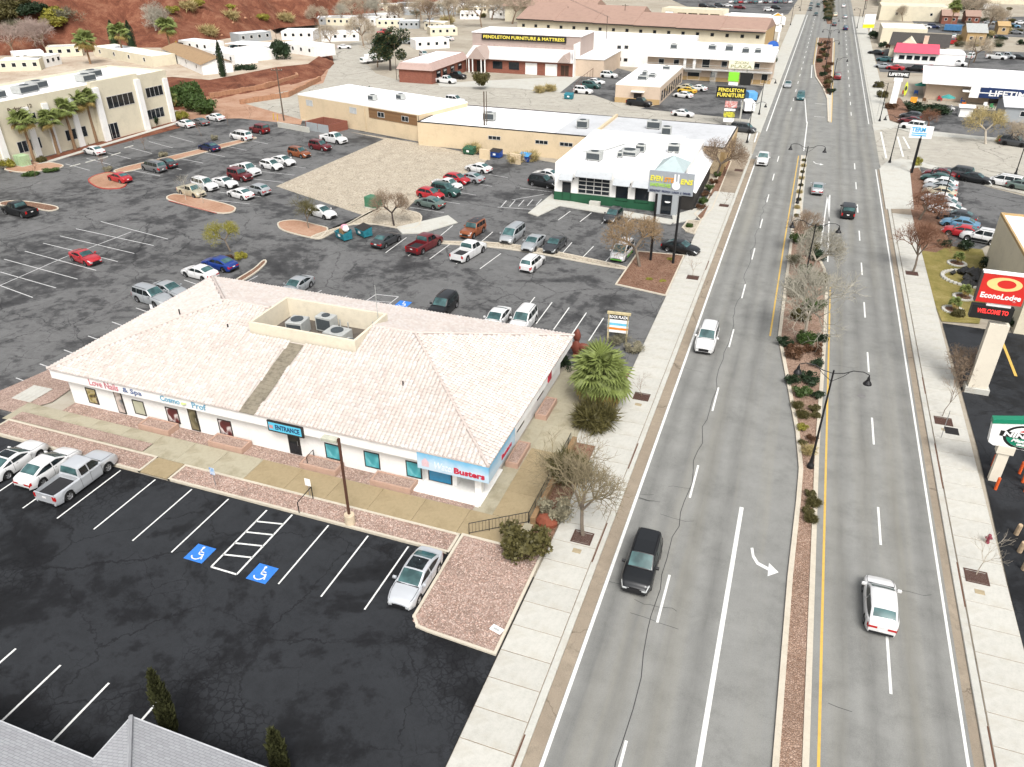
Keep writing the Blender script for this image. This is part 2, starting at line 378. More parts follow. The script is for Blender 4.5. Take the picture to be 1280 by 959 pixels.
# --- kerbed median
medL = [(4.05,10),(4.1,39),(4.28,47),(4.3,51),(3.85,56),(2.6,65),(1.45,73),(1.3,90),(1.1,120),(.85,148)]
medR = [(1.75,148),(2.0,120),(2.5,111),(4.2,101),(5.7,93),(6.0,86),(6.0,75),(5.7,54),(5.75,30),(5.8,10)]
def offset_path(pts, d):
    out = []
    for i, p in enumerate(pts):
        a = Vector(pts[max(i-1,0)]); b = Vector(pts[min(i+1,len(pts)-1)]); t = (b-a).normalized(); n = Vector((t.y,-t.x))
        out.append((p[0]+n.x*d, p[1]+n.y*d))
    return out
def kerb_path(mb, pts, w, z1, z0=-.05, mi=0):
    q = offset_path(pts, w)
    for i in range(len(pts)-1):
        a, b, c, d = pts[i], pts[i+1], q[i+1], q[i]
        mb.prism([a,b,c,d], z0, z1, mi)
M_MED = gravel('median_gravel', [(.24,.15,.105),(.35,.235,.17),(.41,.29,.22),(.30,.20,.145)], 8)
median = struct('median', MB().prism(medL + medR, -.05, .09), M_MED)
mb = MB(); kerb_path(mb, medL, .32, .15); kerb_path(mb, medR, .32, .15); struct('median_kerb', mb, M_KERB)
struct('median_apron', MB().prism([(1.1,104),(2.3,112),(1.9,148),(.9,148)], .0, .12), M_CONC)
med2L = [(5.0,179),(4.6,205),(3.2,222),(1.2,238),(.2,260),(.0,330)]; med2R = [(5.6,330),(5.6,240),(5.7,179)]
struct('median', MB().prism(med2L + med2R, -.05, .09), M_MULCH)
mb = MB(); kerb_path(mb, med2L, .35, .15); kerb_path(mb, med2R, .35, .15); struct('median_kerb', mb, M_KERB)
struct('median_apron', MB().prism([(5.05,179),(5.65,179),(5.5,212),(4.4,212)], .0, .13), M_CONC)
med3 = PX((1034,30),(1030,12),(1028,-3),(1040,-3),(1041,12),(1040,30))
struct('median', MB().prism(med3, -.05, .14), M_MULCH)
# --- road markings
def marks(name, segs, m, w=.14, z=.0085, parent=None):
    b = MB()
    for a, c in segs: strip(b, a, c, w, z)
    return struct(name, b, m, parent)
marks('edge_line', [((-6.42,8),(-6.42,143)),((-6.42,166),(-6.42,420))], M_WHITE, .2, .0125)
marks('edge_line', [((13.05,8),(13.05,143)),((13.05,180),(13.05,420))], M_WHITE, .15)
dash = [24.4+12.2*k for k in range(-1,10)] + [180+12.35*k for k in range(0,20)]
DASH = MB().box(-.075,0,0,.075,4.1,.002).mesh('lane_dash', M_WHITE)
lane = struct('lane_marking', MB().sheet([(-2.87,8),(-2.8,8),(-2.8,8.3),(-2.87,8.3)], .0085), M_WHITE)
for y in dash:
    put('lane_dash', DASH, lane, (-2.85, y+8.2, .0065)); put('lane_dash', DASH, lane, (9.74, y+7.6, .0065))
marks('turn_lane_line', [((.74,8),(.74,45))], M_WHITE, .27)
marks('turn_lane_line', [((5.0,102),(5.6,125)),((5.9,96),(5.9,125)),((5.6,125),(5.9,112))], M_WHITE, .16)
marks('turn_lane_line', [((1.0,178),(1.2,152)),((-.4,205),(.9,177)),((2.0,199),(4.2,199)),((2.2,184),(4.4,184)),((.2,236),(-.2,260))], M_WHITE, .2)
marks('median_yellow_line', [((.72,73),(.55,100)),((.55,100),(.45,148))], M_YEL, .16)
marks('median_yellow_line', [((6.2,8),(6.25,88)),((5.75,179),(5.85,320)),((.1,262),(-.3,330))], M_YEL, .15)
def arrow(name, p, flip=1, s=1.0):
    pts = [(-.78,.95),(-.62,1.0),(-.5,.55),(-.2,.2),(.4,.03),(.4,.3),(1.0,-.12),(.4,-.5),(.4,-.16),(-.3,.04),(-.62,.42)]
    b = MB().sheet([(x*flip*s, y*s*1.5) for x, y in pts], 0); o = struct(name, b, M_WHITE); o.location = (p[0], p[1], .0088); return o
arrow('turn_arrow', G2(952,708), 1, 1.05); arrow('turn_arrow', G2(1022,205), 1, 1.0)
marks('crosswalk_line', [(G2(1101,165),G2(1108,198)),(G2(1122,171),G2(1129,196)),(G2(1129,171),G2(1137,186))], M_WHITE, .3, .0095)
marks('crosswalk_line', [(G2(943,152),G2(935,176)),(G2(952,150),G2(943,178))], M_WHITE, .25, .0095)
# crack sealing along the lane joint (tar lines)
tar = MB(); x = -3.1; y = 16
while y < 120:
    nx = -3.1 + rnd.uniform(-.22,.22); ny = y + rnd.uniform(1.0,2.4); strip(tar, (x,y), (nx,ny), .045, .0078); x, y = nx, ny
for k in range(26):
    x = rnd.choice((-6.3,-4.5,.9,6.6,8,10.5)); y = rnd.uniform(16,120); n = rnd.randint(2,5)
    for _ in range(n):
        nx = x + rnd.uniform(.25,.9); ny = y + rnd.uniform(-.25,.25); strip(tar, (x,y), (nx,ny), .03, .0079); x, y = nx, ny
struct('tar_seal', tar, mat('tar', (.03,.03,.03), .6))
# --- stall lines
def stalls(lines, m=M_WHITE, w=.11, z=.0045): return marks('stall_line', lines, m, w, z)
sx = [-43.45,-40.2,-36.9,-33.7,-25.5,-22.45,-19.45]
stalls([((x,27.6),(x,33.4)) for x in sx] + [((-46.6,27.6),(-46.6,33.4)),((-49.8,27.6),(-49.8,33.4)),((-53,27.6),(-53,33.4))])
stalls([((-30.4,27.4),(-30.4,33.3)),((-28.45,27.4),(-28.45,33.5)),((-30.4,27.4),(-28.45,27.4))] + [((-30.4,28.6+k*1.15),(-28.45,29.0+k*1.15)) for k in range(4)], w=.13)
stalls([((x,11.5),(x,18.3)) for x in (-42.9,-39.7,-36.5,-33.2,-29.8,-26.5)], w=.13)
def stall_badge(p, rz):
    o = thing('accessible_stall_mark', p[2], 'painted symbol', (p[0],p[1],.0055), rz, 'blue accessible parking symbols')
    MB().sheet([(-.72,-.72),(.72,-.72),(.72,.72),(-.72,.72)], 0).build('blue_square', M_BLUE, o)
    b = MB()
    pts = [(.36*math.cos(a)-.05,.36*math.sin(a)-.18) for a in [math.radians(200+18*k) for k in range(12)]]
    for a, c in zip(pts[:-1], pts[1:]): strip(b, a, c, .09, .004)
    for a, c in (((-.12,.42),(-.06,-.05)),((-.06,-.05),(.28,-.08)),((.28,-.08),(.42,-.42)),((-.1,.16),(.2,.14))): strip(b, a, c, .09, .0045)
    b.sheet([(-.12+.1*math.cos(k*.785),.52+.1*math.sin(k*.785)) for k in range(8)], .004)
    b.build('wheelchair_symbol', M_WHITE, o)
stall_badge((*G2(250,692),'blue and white wheelchair symbol painted left of the hatched bay'), 0)
stall_badge((*G2(328,717),'blue and white wheelchair symbol painted right of the hatched bay'), 0)
stall_badge((*G2(504,380),'faded blue wheelchair symbol painted behind the tiled-roof building'), 0)
# rear rows
stalls([(G2(*p),G2(*q)) for p, q in (((5,324),(97,349)),((31,314),(120,338)),((54,304),(147,327)),((75,295),(168,317)),((95,286),(192,307)),((126,277),(210,299)),((0,340),(70,360)),((0,357),(41,372)),((0,357),(80,322)),((80,322),(164,290)))], M_WORN, .12)
stalls([(G2(110+k*30,420-k*17.5),G2(157+k*29,437-k*18)) for k in range(-4,5)], M_WORN, .11)
stalls([(G2(297+x,358+y),G2(322+x,345+y)) for x, y in ((0,0),(80,18),(112,25))], M_WORN, .11)
stalls([((x,61.3),(x,65.6)) for x in (-35.5,-29.6,-26.6,-23.6,-20.4,-17.6)] , M_WORN, .11)
stalls([(G2(452,380),G2(470,368)),(G2(483,383),G2(498,371)),(G2(470,368),G2(498,371)),(G2(458,376),G2(490,378))], M_WORN, .11)
stalls([(G2(672+k*22-2,412+k*7-7),G2(690+k*21.5,385+k*6.5-7)) for k in range(-1,4)], M_WHITE, .11)
stalls([(G2(482+a,316+b),G2(508+a,297+b)) for a, b in ((0,0),(28,4),(55,8),(88,14),(118,20))], M_WHITE, .11)
stalls([(G2(549,296),G2(566,282)),(G2(602,302),G2(616,290)),(G2(700,320),G2(715,303)),(G2(727,323),G2(742,308)),(G2(757,327),G2(765,318))], M_WHITE, .11)
stalls([(G2(698+x*27,275+x*2.2),G2(713+x*26.5,264+x*2.0)) for x in range(0,4)], M_WHITE, .11)
stalls([(G2(512+k*20,259-k*11),G2(555+k*20,266-k*11)) for k in range(0,5)], M_WORN, .11)
stalls([(G2(626+k*11,259-k*0.5),G2(633+k*11,251-k*.5)) for k in range(0,5)] + [(G2(622,259),G2(668,262)),(G2(640,250),G2(680,243)),(G2(650,235),G2(690,240))], M_WORN, .13)
stalls([(G2(165+k*27,213-k*8),G2(200+k*27,220-k*8)) for k in range(0,6)], M_WORN, .12)
stalls([(G2(82+k*26,205-k*7),G2(112+k*26,213-k*7)) for k in range(0,6)], M_WORN, .12)
stalls([(G2(258+k*14,249-k*9),G2(312+k*14,255-k*9)) for k in range(0,6)], M_WORN, .12)
for q in ((94,207),(113,202),(129,198),(145,193),(161,184)):
    p = G(*q); o = struct('wheel_stop', MB().bbox(-1.0,-.09,0,1.0,.09,.13,.04), M_CONC); o.location = (p.x, p.y, .0); o.rotation_euler = (0,0,R(85))
# --- planter islands and kerbed beds
def chaikin(P, n=2):
    for _ in range(n):
        Q = []
        for a, c in zip(P, P[1:]+P[:1]): Q += [(a[0]*.78+c[0]*.22, a[1]*.78+c[1]*.22), (a[0]*.22+c[0]*.78, a[1]*.22+c[1]*.78)]
        P = Q
    return P
def island(name, poly, m, kerb=M_KERB, h=.13, w=.18, z=.09):
    if name == 'lot_island': poly = chaikin(list(poly))
    o = struct(name, MB().prism(poly, -.05, z), m)
    b = MB(); pp = list(poly) + [poly[0]]
    for a, c in zip(pp[:-1], pp[1:]):
        a = Vector(a); c = Vector(c); d = (c-a).normalized(); n = Vector((-d.y,d.x))*w/2; e = d*w/2
        b.prism([(a-n-e)[:],(c-n+e)[:],(c+n+e)[:],(a+n-e)[:]], -.05, h + rnd.uniform(0,.002))
    b.build('kerb', kerb, o); return o
beds = []
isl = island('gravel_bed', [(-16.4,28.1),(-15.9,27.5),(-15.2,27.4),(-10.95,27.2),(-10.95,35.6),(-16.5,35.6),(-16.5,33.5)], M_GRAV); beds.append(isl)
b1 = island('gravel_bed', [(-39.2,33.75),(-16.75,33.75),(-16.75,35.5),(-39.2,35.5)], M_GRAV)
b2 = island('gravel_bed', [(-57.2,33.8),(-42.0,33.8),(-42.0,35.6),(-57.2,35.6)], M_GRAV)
sheet('gravel_bed', [(-57.2,35.8),(-43.5,35.8),(-43.5,36.9),(-57.2,36.9)], .1, M_GRAV)
sheet('gravel_bed', [(-54.3,38.2),(-16.9,38.2),(-16.9,39.6),(-54.3,39.6)], .03, M_GRAV)
sheet('gravel_bed', [(-62.5,36.6),(-57.6,36.6),(-56.2,39),(-57,46),(-61,44)], .04, M_GRAV)
# walkway in front of the shops
wk = struct('walkway', MB().sheet([(-58,35.6),(-12.4,35.6),(-12.4,60),(-16.6,60),(-16.6,38.2),(-58,38.2)], .05), M_WALKG)
def slab(parent, x0, y0, x1, y1, m, z=.1): put('paving_slab', MB().bbox((x0-x1)/2+.01,(y0-y1)/2+.01,-.1,(x1-x0)/2-.01,(y1-y0)/2-.01,0,.012).mesh('paving_slab', m), parent, ((x0+x1)/2,(y0+y1)/2,z))
xs = [-56.8,-53.3,-50,-46.8,-43.6,-40.4,-37.3,-34.1]
for a, c in zip(xs[:-1], xs[1:]): slab(wk, a, 36.95 if a < -43.6 else 35.62, c, 38.15, M_WALKG)
xs = [-34.1,-30.6,-27.2,-23.8,-20.4,-17.0,-13.0]
for a, c in zip(xs[:-1], xs[1:]): slab(wk, a, 35.62, c, 38.15, M_WALK)
slab(wk, -41.9, 33.7, -39.4, 35.6, M_WALK)
for a, c in ((38.2,41.0),(41.0,43.8),(43.8,46.6)): slab(wk, -15.4, a, -12.9, c, M_WALK, .1)
for a, c in ((46.6,50.2),(50.2,53.8),(53.8,57.4)): slab(wk, -15.4, a, -12.9, c, M_WALKG, .1)
for k in range(5): slab(wk, -12.5+k*.36, 48.6, -12.5+(k+1)*.36, 53.0, M_CONC2, .1-.0*k)
# brown planting strip between ramp and footway
sheet('mulch_bed', [(-16.4,35.8),(-10.8,35.8),(-10.8,61),(-12.7,61),(-12.7,38.0),(-16.4,38.0)], .035, M_MULCH)
# west steps and path beside the building
for k in range(4): slab(wk, -58.4-.55*k, 38.25, -57.87-.55*k, 40.6, M_CONC2, .1-.014*k)
# lot islands
island('lot_island', PX((208,246),(222,242),(295,258),(293,266),(272,268),(210,251)), M_PINKD, M_KERB)
marks('red_kerb_line', [(G2(211,252),G2(271,267.8))], M_REDP, .2, .148)
island('lot_island', PX((108,226),(120,219),(140,215),(160,225),(156,236),(125,237)), M_PINKD, M_REDP)
island('lot_island', PX((0,253),(25,251),(70,258),(74,262),(60,265),(35,258),(0,258)), M_MULCH, M_KERB)
island('lot_island', PX((140,213),(200,199),(318,171),(322,174),(205,204),(148,218)), M_PINKD, M_KERB)
island('lot_island', PX((0,212),(30,217),(75,211),(81,207),(60,203),(30,204)), M_PINKD, M_KERB)
island('lot_island', PX((346,278),(370,275),(400,283),(412,286),(400,299),(384,297),(350,288)), M_PINKD, M_KERB)
island('lot_island', PX((384,297),(400,300),(415,292),(478,256),(500,262),(530,268),(520,290),(450,277)), M_GRAVT, M_KERB, z=.097, h=.136)
struct('concrete_apron', MB().prism(PX((495,285),(560,270),(572,279),(528,292),(503,293)), -.02, .12), M_CONC)
island('lot_island', PX((292,352),(318,337),(330,325),(334,328),(322,340),(300,354)), M_MULCH, M_KERB)
island('lot_island', PX((537,302),(640,304),(785,334),(780,338),(640,311),(540,304)), M_GRAVT, M_KERB)
island('mulch_bed', PX((770,356),(798,315),(855,320),(832,370)), M_MULCH, M_KERB)
island('gravel_bed', PX((853,285),(860,276),(876,277),(868,293),(858,290)), M_GRAVT, M_KERB)
struct('walkway', MB().prism(PX((660,267),(690,243),(700,250),(845,276),(838,281),(700,258),(672,271)), -.02, .11), M_CONC)
struct('walkway', MB().prism(PX((840,270),(880,258),(893,240),(898,244),(868,275),(842,280)), -.02, .10), M_CONC)
island('mulch_bed', PX((868,268),(880,258),(908,200),(914,202),(890,262),(876,276)), M_MULCH, M_KERB)
sheet('mulch_bed', PX((225,160),(222,150),(10,210),(12,216)), .03, M_RED)
struct('walkway', MB().prism(PX((224,152),(232,152),(60,204),(45,206)), -.02, .10), M_CONC)
# ------------------------------------------------------------------ vehicles
M_TYRE = mat('tyre_rubber', (.012,.012,.012), .85, var=.2)
M_RIM = mat('alloy_rim', (.45,.45,.46), .35, .8, var=.15, ns=8)
M_UND = mat('car_underside', (.006,.006,.006), .9, var=0)
M_TRIM = mat('black_trim', (.012,.012,.013), .5, var=.1)
M_LAMP = mat('headlamp_glass', (.62,.64,.64), .12, .3, var=.1, ns=9)
M_TAIL = mat('tail_lamp_red', (.42,.015,.015), .2, var=.15, ns=9)
M_PLATE = mat('number_plate', (.7,.68,.66), .5, var=.1)
M_BEDL = mat('bed_liner', (.018,.018,.02), .8, var=.3, ns=6)
def glassmat():
    t = NT('car_glass'); n = t.noise(1.1, 2, .5)
    t.set(t.ramp(n.outputs[0], [(.36,(.025,.055,.056)),(.64,(.065,.135,.135))]), .05, 0, .55); return t.m  # sky reflection and the seen-through interior are put into the teal base colour
M_GLASS = glassmat()
def sglassmat():
    t = NT('car_side_glass'); n = t.noise(2, 3); t.set(t.ramp(n.outputs[0], [(.4,(.006,.008,.009)),(.7,(.02,.03,.032))]), .05, 0, .45); return t.m
M_SGLASS = sglassmat()
COL = {k: paint('paint_'+k, c, m) for k, c, m in [
  ('white',(.66,.66,.65),0),('silver',(.40,.42,.43),.35),('grey',(.16,.165,.17),.3),('darkgrey',(.055,.058,.062),.3),('black',(.010,.011,.012),.1),
  ('red',(.42,.018,.025),.1),('darkred',(.13,.010,.014),.15),('blue',(.012,.045,.24),.2),('darkblue',(.012,.022,.07),.2),('green',(.03,.085,.075),.2),('sage',(.14,.19,.17),.35),
  ('orange',(.26,.075,.025),.2),('yellow',(.62,.40,.04),0),('beige',(.52,.47,.34),.15),('teal',(.03,.11,.12),.2),('lightblue',(.12,.27,.40),.25),('pearl',(.52,.54,.56),.25)]}
def interp(pts, y):
    if y <= pts[0][0]: return pts[0][1]
    for (a, za), (b, zb) in zip(pts[:-1], pts[1:]):
        if y <= b:
            t = (y-a)/(b-a); t = t*t*(3-2*t)*.5 + t*.5; return za + (zb-za)*t
    return pts[-1][1]
SPEC = {
 'sedan': dict(L=4.75,W=1.84,H=1.46,belt=.98,r=.335,wb=(-1.38,1.42),top=[(-2.375,.78),(-2.28,.97),(-1.7,1.03),(-.6,1.0),(.95,.99),(1.6,.92),(2.1,.80),(2.375,.60)],gh=(-1.92,-.9,.2,1.12),split=(-.28,)),
 'coupe': dict(L=4.75,W=1.88,H=1.40,belt=.98,r=.345,wb=(-1.38,1.42),top=[(-2.375,.80),(-2.25,1.02),(-1.6,1.04),(-.6,1.0),(.8,.99),(1.7,.95),(2.2,.86),(2.375,.66)],gh=(-1.75,-.75,.1,.9),split=(-.75,)),
 'hatch': dict(L=4.4,W=1.80,H=1.55,belt=1.0,r=.335,wb=(-1.3,1.32),top=[(-2.2,.85),(-2.12,1.02),(-1.6,1.05),(-.6,1.02),(.95,1.0),(1.55,.94),(2.0,.80),(2.2,.62)],gh=(-2.08,-1.35,.25,1.15),split=(-.3,)),
 'suv': dict(L=4.8,W=1.92,H=1.78,belt=1.12,r=.38,wb=(-1.42,1.42),top=[(-2.4,.95),(-2.34,1.12),(-1,1.14),(.9,1.12),(1.7,1.06),(2.2,.95),(2.4,.72)],gh=(-2.33,-2.0,.3,1.05),split=(-.2,-1.25)),
 'jeep': dict(L=4.3,W=1.86,H=1.82,belt=1.15,r=.40,wb=(-1.3,1.35),top=[(-2.15,1.0),(-2.12,1.15),(.6,1.16),(1.9,1.10),(2.1,1.02),(2.15,.8)],gh=(-2.08,-2.0,.3,.62),split=(-.35,-1.2)),
 'minivan': dict(L=5.05,W=1.96,H=1.76,belt=1.08,r=.35,wb=(-1.5,1.55),top=[(-2.52,.95),(-2.46,1.10),(-1,1.10),(1.3,1.06),(1.9,.98),(2.35,.82),(2.52,.62)],gh=(-2.44,-2.15,.75,1.78),split=(.1,-1.2)),
 'pickup': dict(L=5.75,W=2.0,H=1.88,belt=1.18,r=.40,wb=(-1.75,1.8),top=[(-2.87,1.16),(-.62,1.17),(1.4,1.18),(2.3,1.12),(2.72,1.02),(2.87,.8)],gh=(-.62,-.45,.85,1.45),split=(.28,),bed=(-2.78,-.66)),
}
CARM = {}
def car_meshes(kind):
    if kind in CARM: return CARM[kind]
    S = SPEC[kind]; L, W, H, belt, r = S['L'], S['W'], S['H'], S['belt'], S['r']; hl = L/2
    yb, yr, yf, yc = S['gh']; bed = S.get('bed')
    ys = sorted(set([round(-hl + L*i/46, 3) for i in range(47)] + [-hl+.03, hl-.03, -hl+.09, hl-.09] + ([bed[0]-.01,bed[0]+.01,bed[1]-.01,bed[1]+.01] if bed else [])))
    Ra = r + .07
    def section(y):
        t = abs(y)/hl; k = max(0, (t-.64)/.36); rd_ = (.23,.19) if kind not in ('jeep','pickup') else (.15,.07)
        w = W/2*(1-rd_[0 if y > 0 else 1]*k**2.3); zt = interp(S['top'], y)
        zb = .20 + .10*k**2; zs = zt - .09 - .05*k
        if bed and bed[0] < y < bed[1]: up = [(w-.11, zt),(w-.13, .86),(0, .86)]
        elif bed and y <= bed[1]: up = [(w-.06, zt),(w-.2, zt),(0, zt)]
        else: up = [(w*.93, zt-.025),(w*.72, zt+.012),(0, zt+.035)]
        lo = [(w*.94, zb),(w*.985, zb+.16),(w, zb+(zs-zb)*.55),(w*.985, zs)]
        for yw in S['wb']:
            if abs(y-yw) < Ra:
                za = r + math.sqrt(Ra*Ra-(y-yw)**2)
                lo = [(x, max(z, min(za + .012*i, zs-.01*(4-i)))) for i, (x, z) in enumerate(lo)]
        return lo + up
    secs = [section(y) for y in ys]; n = len(secs[0]); body = MB()
    vs = []
    for y, sec in zip(ys, secs):
        vs += [(x, y, z) for x, z in sec] + [(-x, y, z) for x, z in sec[-2::-1]]
    m = 2*n-1; fs = []
    for i in range(len(ys)-1):
        for j in range(m-1): fs.append((i*m+j, i*m+j+1, (i+1)*m+j+1, (i+1)*m+j))
    fs.append(tuple(range(m))); fs.append(tuple((len(ys)-1)*m + j for j in range(m-1,-1,-1)))
    body.add(vs, fs)
    # cabin
    wbh = W/2*.955; lean = .17 if kind not in ('jeep',) else .08
    zr0 = interp(S['top'], yb); zf0 = interp(S['top'], yc)
    def gz(y):
        if y > yf: t = (y-yf)/(yc-yf); return H-.03 - (H-.03-zf0)*(t**1.12)
        if y < yr: t = (yr-y)/(yr-yb); return H-.05 - (H-.05-zr0)*(t**1.25)
        t = (y-yr)/(yf-yr); return H-.05 + .02*t + .035*math.sin(math.pi*t)
    gmid, ghalf = (yb+yc)/2, (yc-yb)/2; gsh = .13 if kind not in ('jeep','pickup') else .03
    def shr(y): return gsh*abs((y-gmid)/ghalf)**2.6
    def sx(z): return wbh - lean*max(0, (z-belt))/(H-belt)
    gy = sorted(set([yb + (yr-yb)*k/6 for k in range(7)] + [yr + (yf-yr)*k/8 for k in range(9)] + [yf + (yc-yf)*k/6 for k in range(7)]))
    gv = []
    for y in gy:
        g = gz(y); h = max(0.0, g-belt); cr = min(.07, h*.5)
        q_ = shr(y); sec = [(wbh-q_, belt-.12),(sx(g-cr)-q_, g-cr),(sx(g)-q_-.02-min(.05,h*.3), g-.006),(max(.1,sx(g)-q_-.32), g+.018),(0, g+.03)]
        gv += [(x,y,z) for x, z in sec] + [(-x,y,z) for x, z in sec[-2::-1]]
    gm = 9; gf = []
    for i in range(len(gy)-1):
        for j in range(gm-1): gf.append((i*gm+j, i*gm+j+1, (i+1)*gm+j+1, (i+1)*gm+j))
    gf.append(tuple(range(gm))); gf.append(tuple((len(gy)-1)*gm+j for j in range(gm-1,-1,-1)))
    body.add(gv, gf)
    out = {'body': body.mesh('car_body', COL['white'], 38)}
    # glass
    def screen(y0, y1, inset):
        b = MB(); P = []
        for k in range(6):
            y = y0 + (y1-y0)*k/5; g = gz(y)
            dy = .01; sl = (gz(y+dy)-gz(y-dy))/(2*dy); nn = Vector((0,-sl,1)).normalized()*.014
            hw = sx(g) - inset - shr(y)
            P.append([(-hw,y+nn.y,g-.004+nn.z),(-hw*.55,y+nn.y,g+.022+nn.z),(0,y+nn.y,g+.03+nn.z),(hw*.55,y+nn.y,g+.022+nn.z),(hw,y+nn.y,g-.004+nn.z)])
        v = [p for row in P for p in row]
        return b.add(v, [(i*5+j, i*5+j+1, (i+1)*5+j+1, (i+1)*5+j) for i in range(5) for j in range(4)])
    out['windshield'] = screen(yf+(yc-yf)*.06, yf+(yc-yf)*.93, .075).mesh('windshield', M_GLASS, 40)
    if kind in ('suv','jeep','minivan','pickup'):
        out['rear_window'] = screen(yr-(yr-yb)*.12, yr-(yr-yb)*.86, .09).mesh('rear_window', M_GLASS, 40)
    else: out['rear_window'] = screen(yr-(yr-yb)*.08, yr-(yr-yb)*(.66 if kind == 'hatch' else .8), .10).mesh('rear_window', M_GLASS, 40)
    cuts = [yc-.22] + [c for c in S['split']] + [yb+.2]
    for s, key in ((1,'R'),(-1,'L')):
        for q in range(len(cuts)-1):
            a, c = cuts[q]-(.045 if q else 0), cuts[q+1]+.045
            b = MB(); v = []
            for k in range(7):
                y = a + (c-a)*k/6; zl = belt + .035; zh = max(zl+.005, min(gz(y)-.10, H-.13))
                v += [(s*(sx(zl)-shr(y)+.014), y, zl),(s*(sx(zh)-shr(y)+.014), y, zh)]
            b.add(v, [(2*k,2*k+1,2*k+3,2*k+2) for k in range(6)]); out[f'side{key}{q}'] = b.mesh('side_window', M_SGLASS)
    out['nside'] = len(cuts)-1
    # wheels
    t = MB(); prof = [(r*.62,-.11),(r*.95,-.11),(r,-.07),(r,.07),(r*.95,.11),(r*.62,.11)]; nseg = 18; v = []
    for rr, xx in prof:
        for i in range(nseg): a = 2*math.pi*i/nseg; v.append((xx, rr*math.cos(a), rr*math.sin(a)))
    f = [(k*nseg+i,(k+1)*nseg+i,(k+1)*nseg+(i+1)%nseg,k*nseg+(i+1)%nseg) for k in range(5) for i in range(nseg)]
    t.add(v, f); out['tyre'] = t.mesh('wheel', M_TYRE, 40)
    rm = MB(); v = [(.085,0,0)] + [(.10, r*.64*math.cos(2*math.pi*i/20), r*.64*math.sin(2*math.pi*i/20)) for i in range(20)]
    v += [(.06, r*.50*math.cos(2*math.pi*i/20), r*.50*math.sin(2*math.pi*i/20)) for i in range(20)]
    rm.add(v, [(1+i,1+(i+1)%20,21+(i+1)%20,21+i) for i in range(20)], 0); rm.add([v[0]]+v[21:], [(0,1+i,1+(i+1)%20) for i in range(20)], 1)
    for k in range(5):
        a = 2*math.pi*k/5; d = Vector((0,math.cos(a),math.sin(a))); e = Vector((0,-math.sin(a),math.cos(a)))*r*.11; ox = Vector((.096,0,0))
        rm.add([ox+e*1.2, ox-e*1.2, ox+d*r*.6-e, ox+d*r*.6+e], [(0,1,2,3),(3,2,1,0)], 0)
    out['rim'] = rm.mesh('rim', [M_RIM, M_TRIM])
    # underside, lamps, mirrors, plates
    u = MB().box(-W/2+.16,-hl+.22,.16,W/2-.16,hl-.22,min(.72,belt-.25))
    out['underbody'] = u.mesh('underbody', M_UND)
    def patch(y0, y1, j0, j1, s, off):
        b = MB(); I = [i for i, y in enumerate(ys) if y0 <= y <= y1]; v = []
        for i in I:
            for j in range(j0, j1+1):
                x, z = secs[i][j]; v.append((s*(x+off), ys[i] + (off if y1 > 0 else -off), z+off))
        w = j1-j0+1; return b.add(v, [(a*w+j, a*w+j+1, (a+1)*w+j+1, (a+1)*w+j) for a in range(len(I)-1) for j in range(w-1)])
    zn = interp(S['top'], hl); zt = interp(S['top'], -hl)
    for s, key in ((1,'R'),(-1,'L')):
        wf = W/2*(.77 if kind not in ('jeep','pickup') else .85); wr = W/2*(.81 if kind not in ('jeep','pickup') else .93)
        hd = patch(hl-.36, hl+.01, 3, 4, s, .012); hd.box(s*(wf-.42), hl-.02, zn-.17, s*(wf-.01), hl+.014, zn-.045)
        out['head'+key] = hd.mesh('headlight', M_LAMP)
        tl = patch(-hl-.01, -hl+.22, 2, 3, s, .012)
        if kind in ('suv','minivan','pickup','jeep'): tl.box(s*(wr-.17), -hl-.014, zt-.42, s*(wr-.01), -hl+.02, zt-.06)
        else: tl.box(s*(wr-.45), -hl-.014, zt-.17, s*(wr-.01), -hl+.02, zt-.03)
        out['tail'+key] = tl.mesh('taillight', M_TAIL)
        my = yc-.28; out['mir'+key] = MB().bbox(s*(wbh+.02) if s > 0 else s*(wbh+.24), my-.06, belt+.0, s*(wbh+.24) if s > 0 else s*(wbh+.02), my+.08, belt+.17, .03).mesh('mirror', COL['white'])
    g = MB().box(-W*.24, hl-.02, zn-.32, W*.24, hl+.018, zn-.05); g.box(-W*.34, hl-.02, .27, W*.34, hl+.012, .36)
    out['grille'] = g.mesh('grille', M_TRIM)
    out['plate'] = MB().box(-.16,-hl-.022,zt-.36 if kind != 'sedan' else .62,.16,-hl+.01,zt-.23 if kind != 'sedan' else .75).mesh('number_plate', M_PLATE)
    out['bumper'] = MB().box(-W*.37,-hl-.012,.30,W*.37,-hl+.03,.44).mesh('bumper', M_TRIM)
    if bed:
        out['liner'] = MB().box(-W/2+.15, bed[0]+.05, .8, W/2-.15, bed[1]-.05, .875).mesh('bed_liner', M_BEDL)
    if kind in ('suv','minivan'):
        for s in (1,-1): out['rail%d'%s] = MB().tube((s*(sx(H)-.06), yr+.15, H+.05),(s*(sx(H)-.06), yf-.1, H+.05),.022,n=5).mesh('roof_rail', M_TRIM)
    # shut lines of doors and bonnet
    gp = MB()
    def sec_at(y): return section(y)
    cutl = [yc-.18] + list(S['split']) + [yb+.35 if not bed else yb+.06]
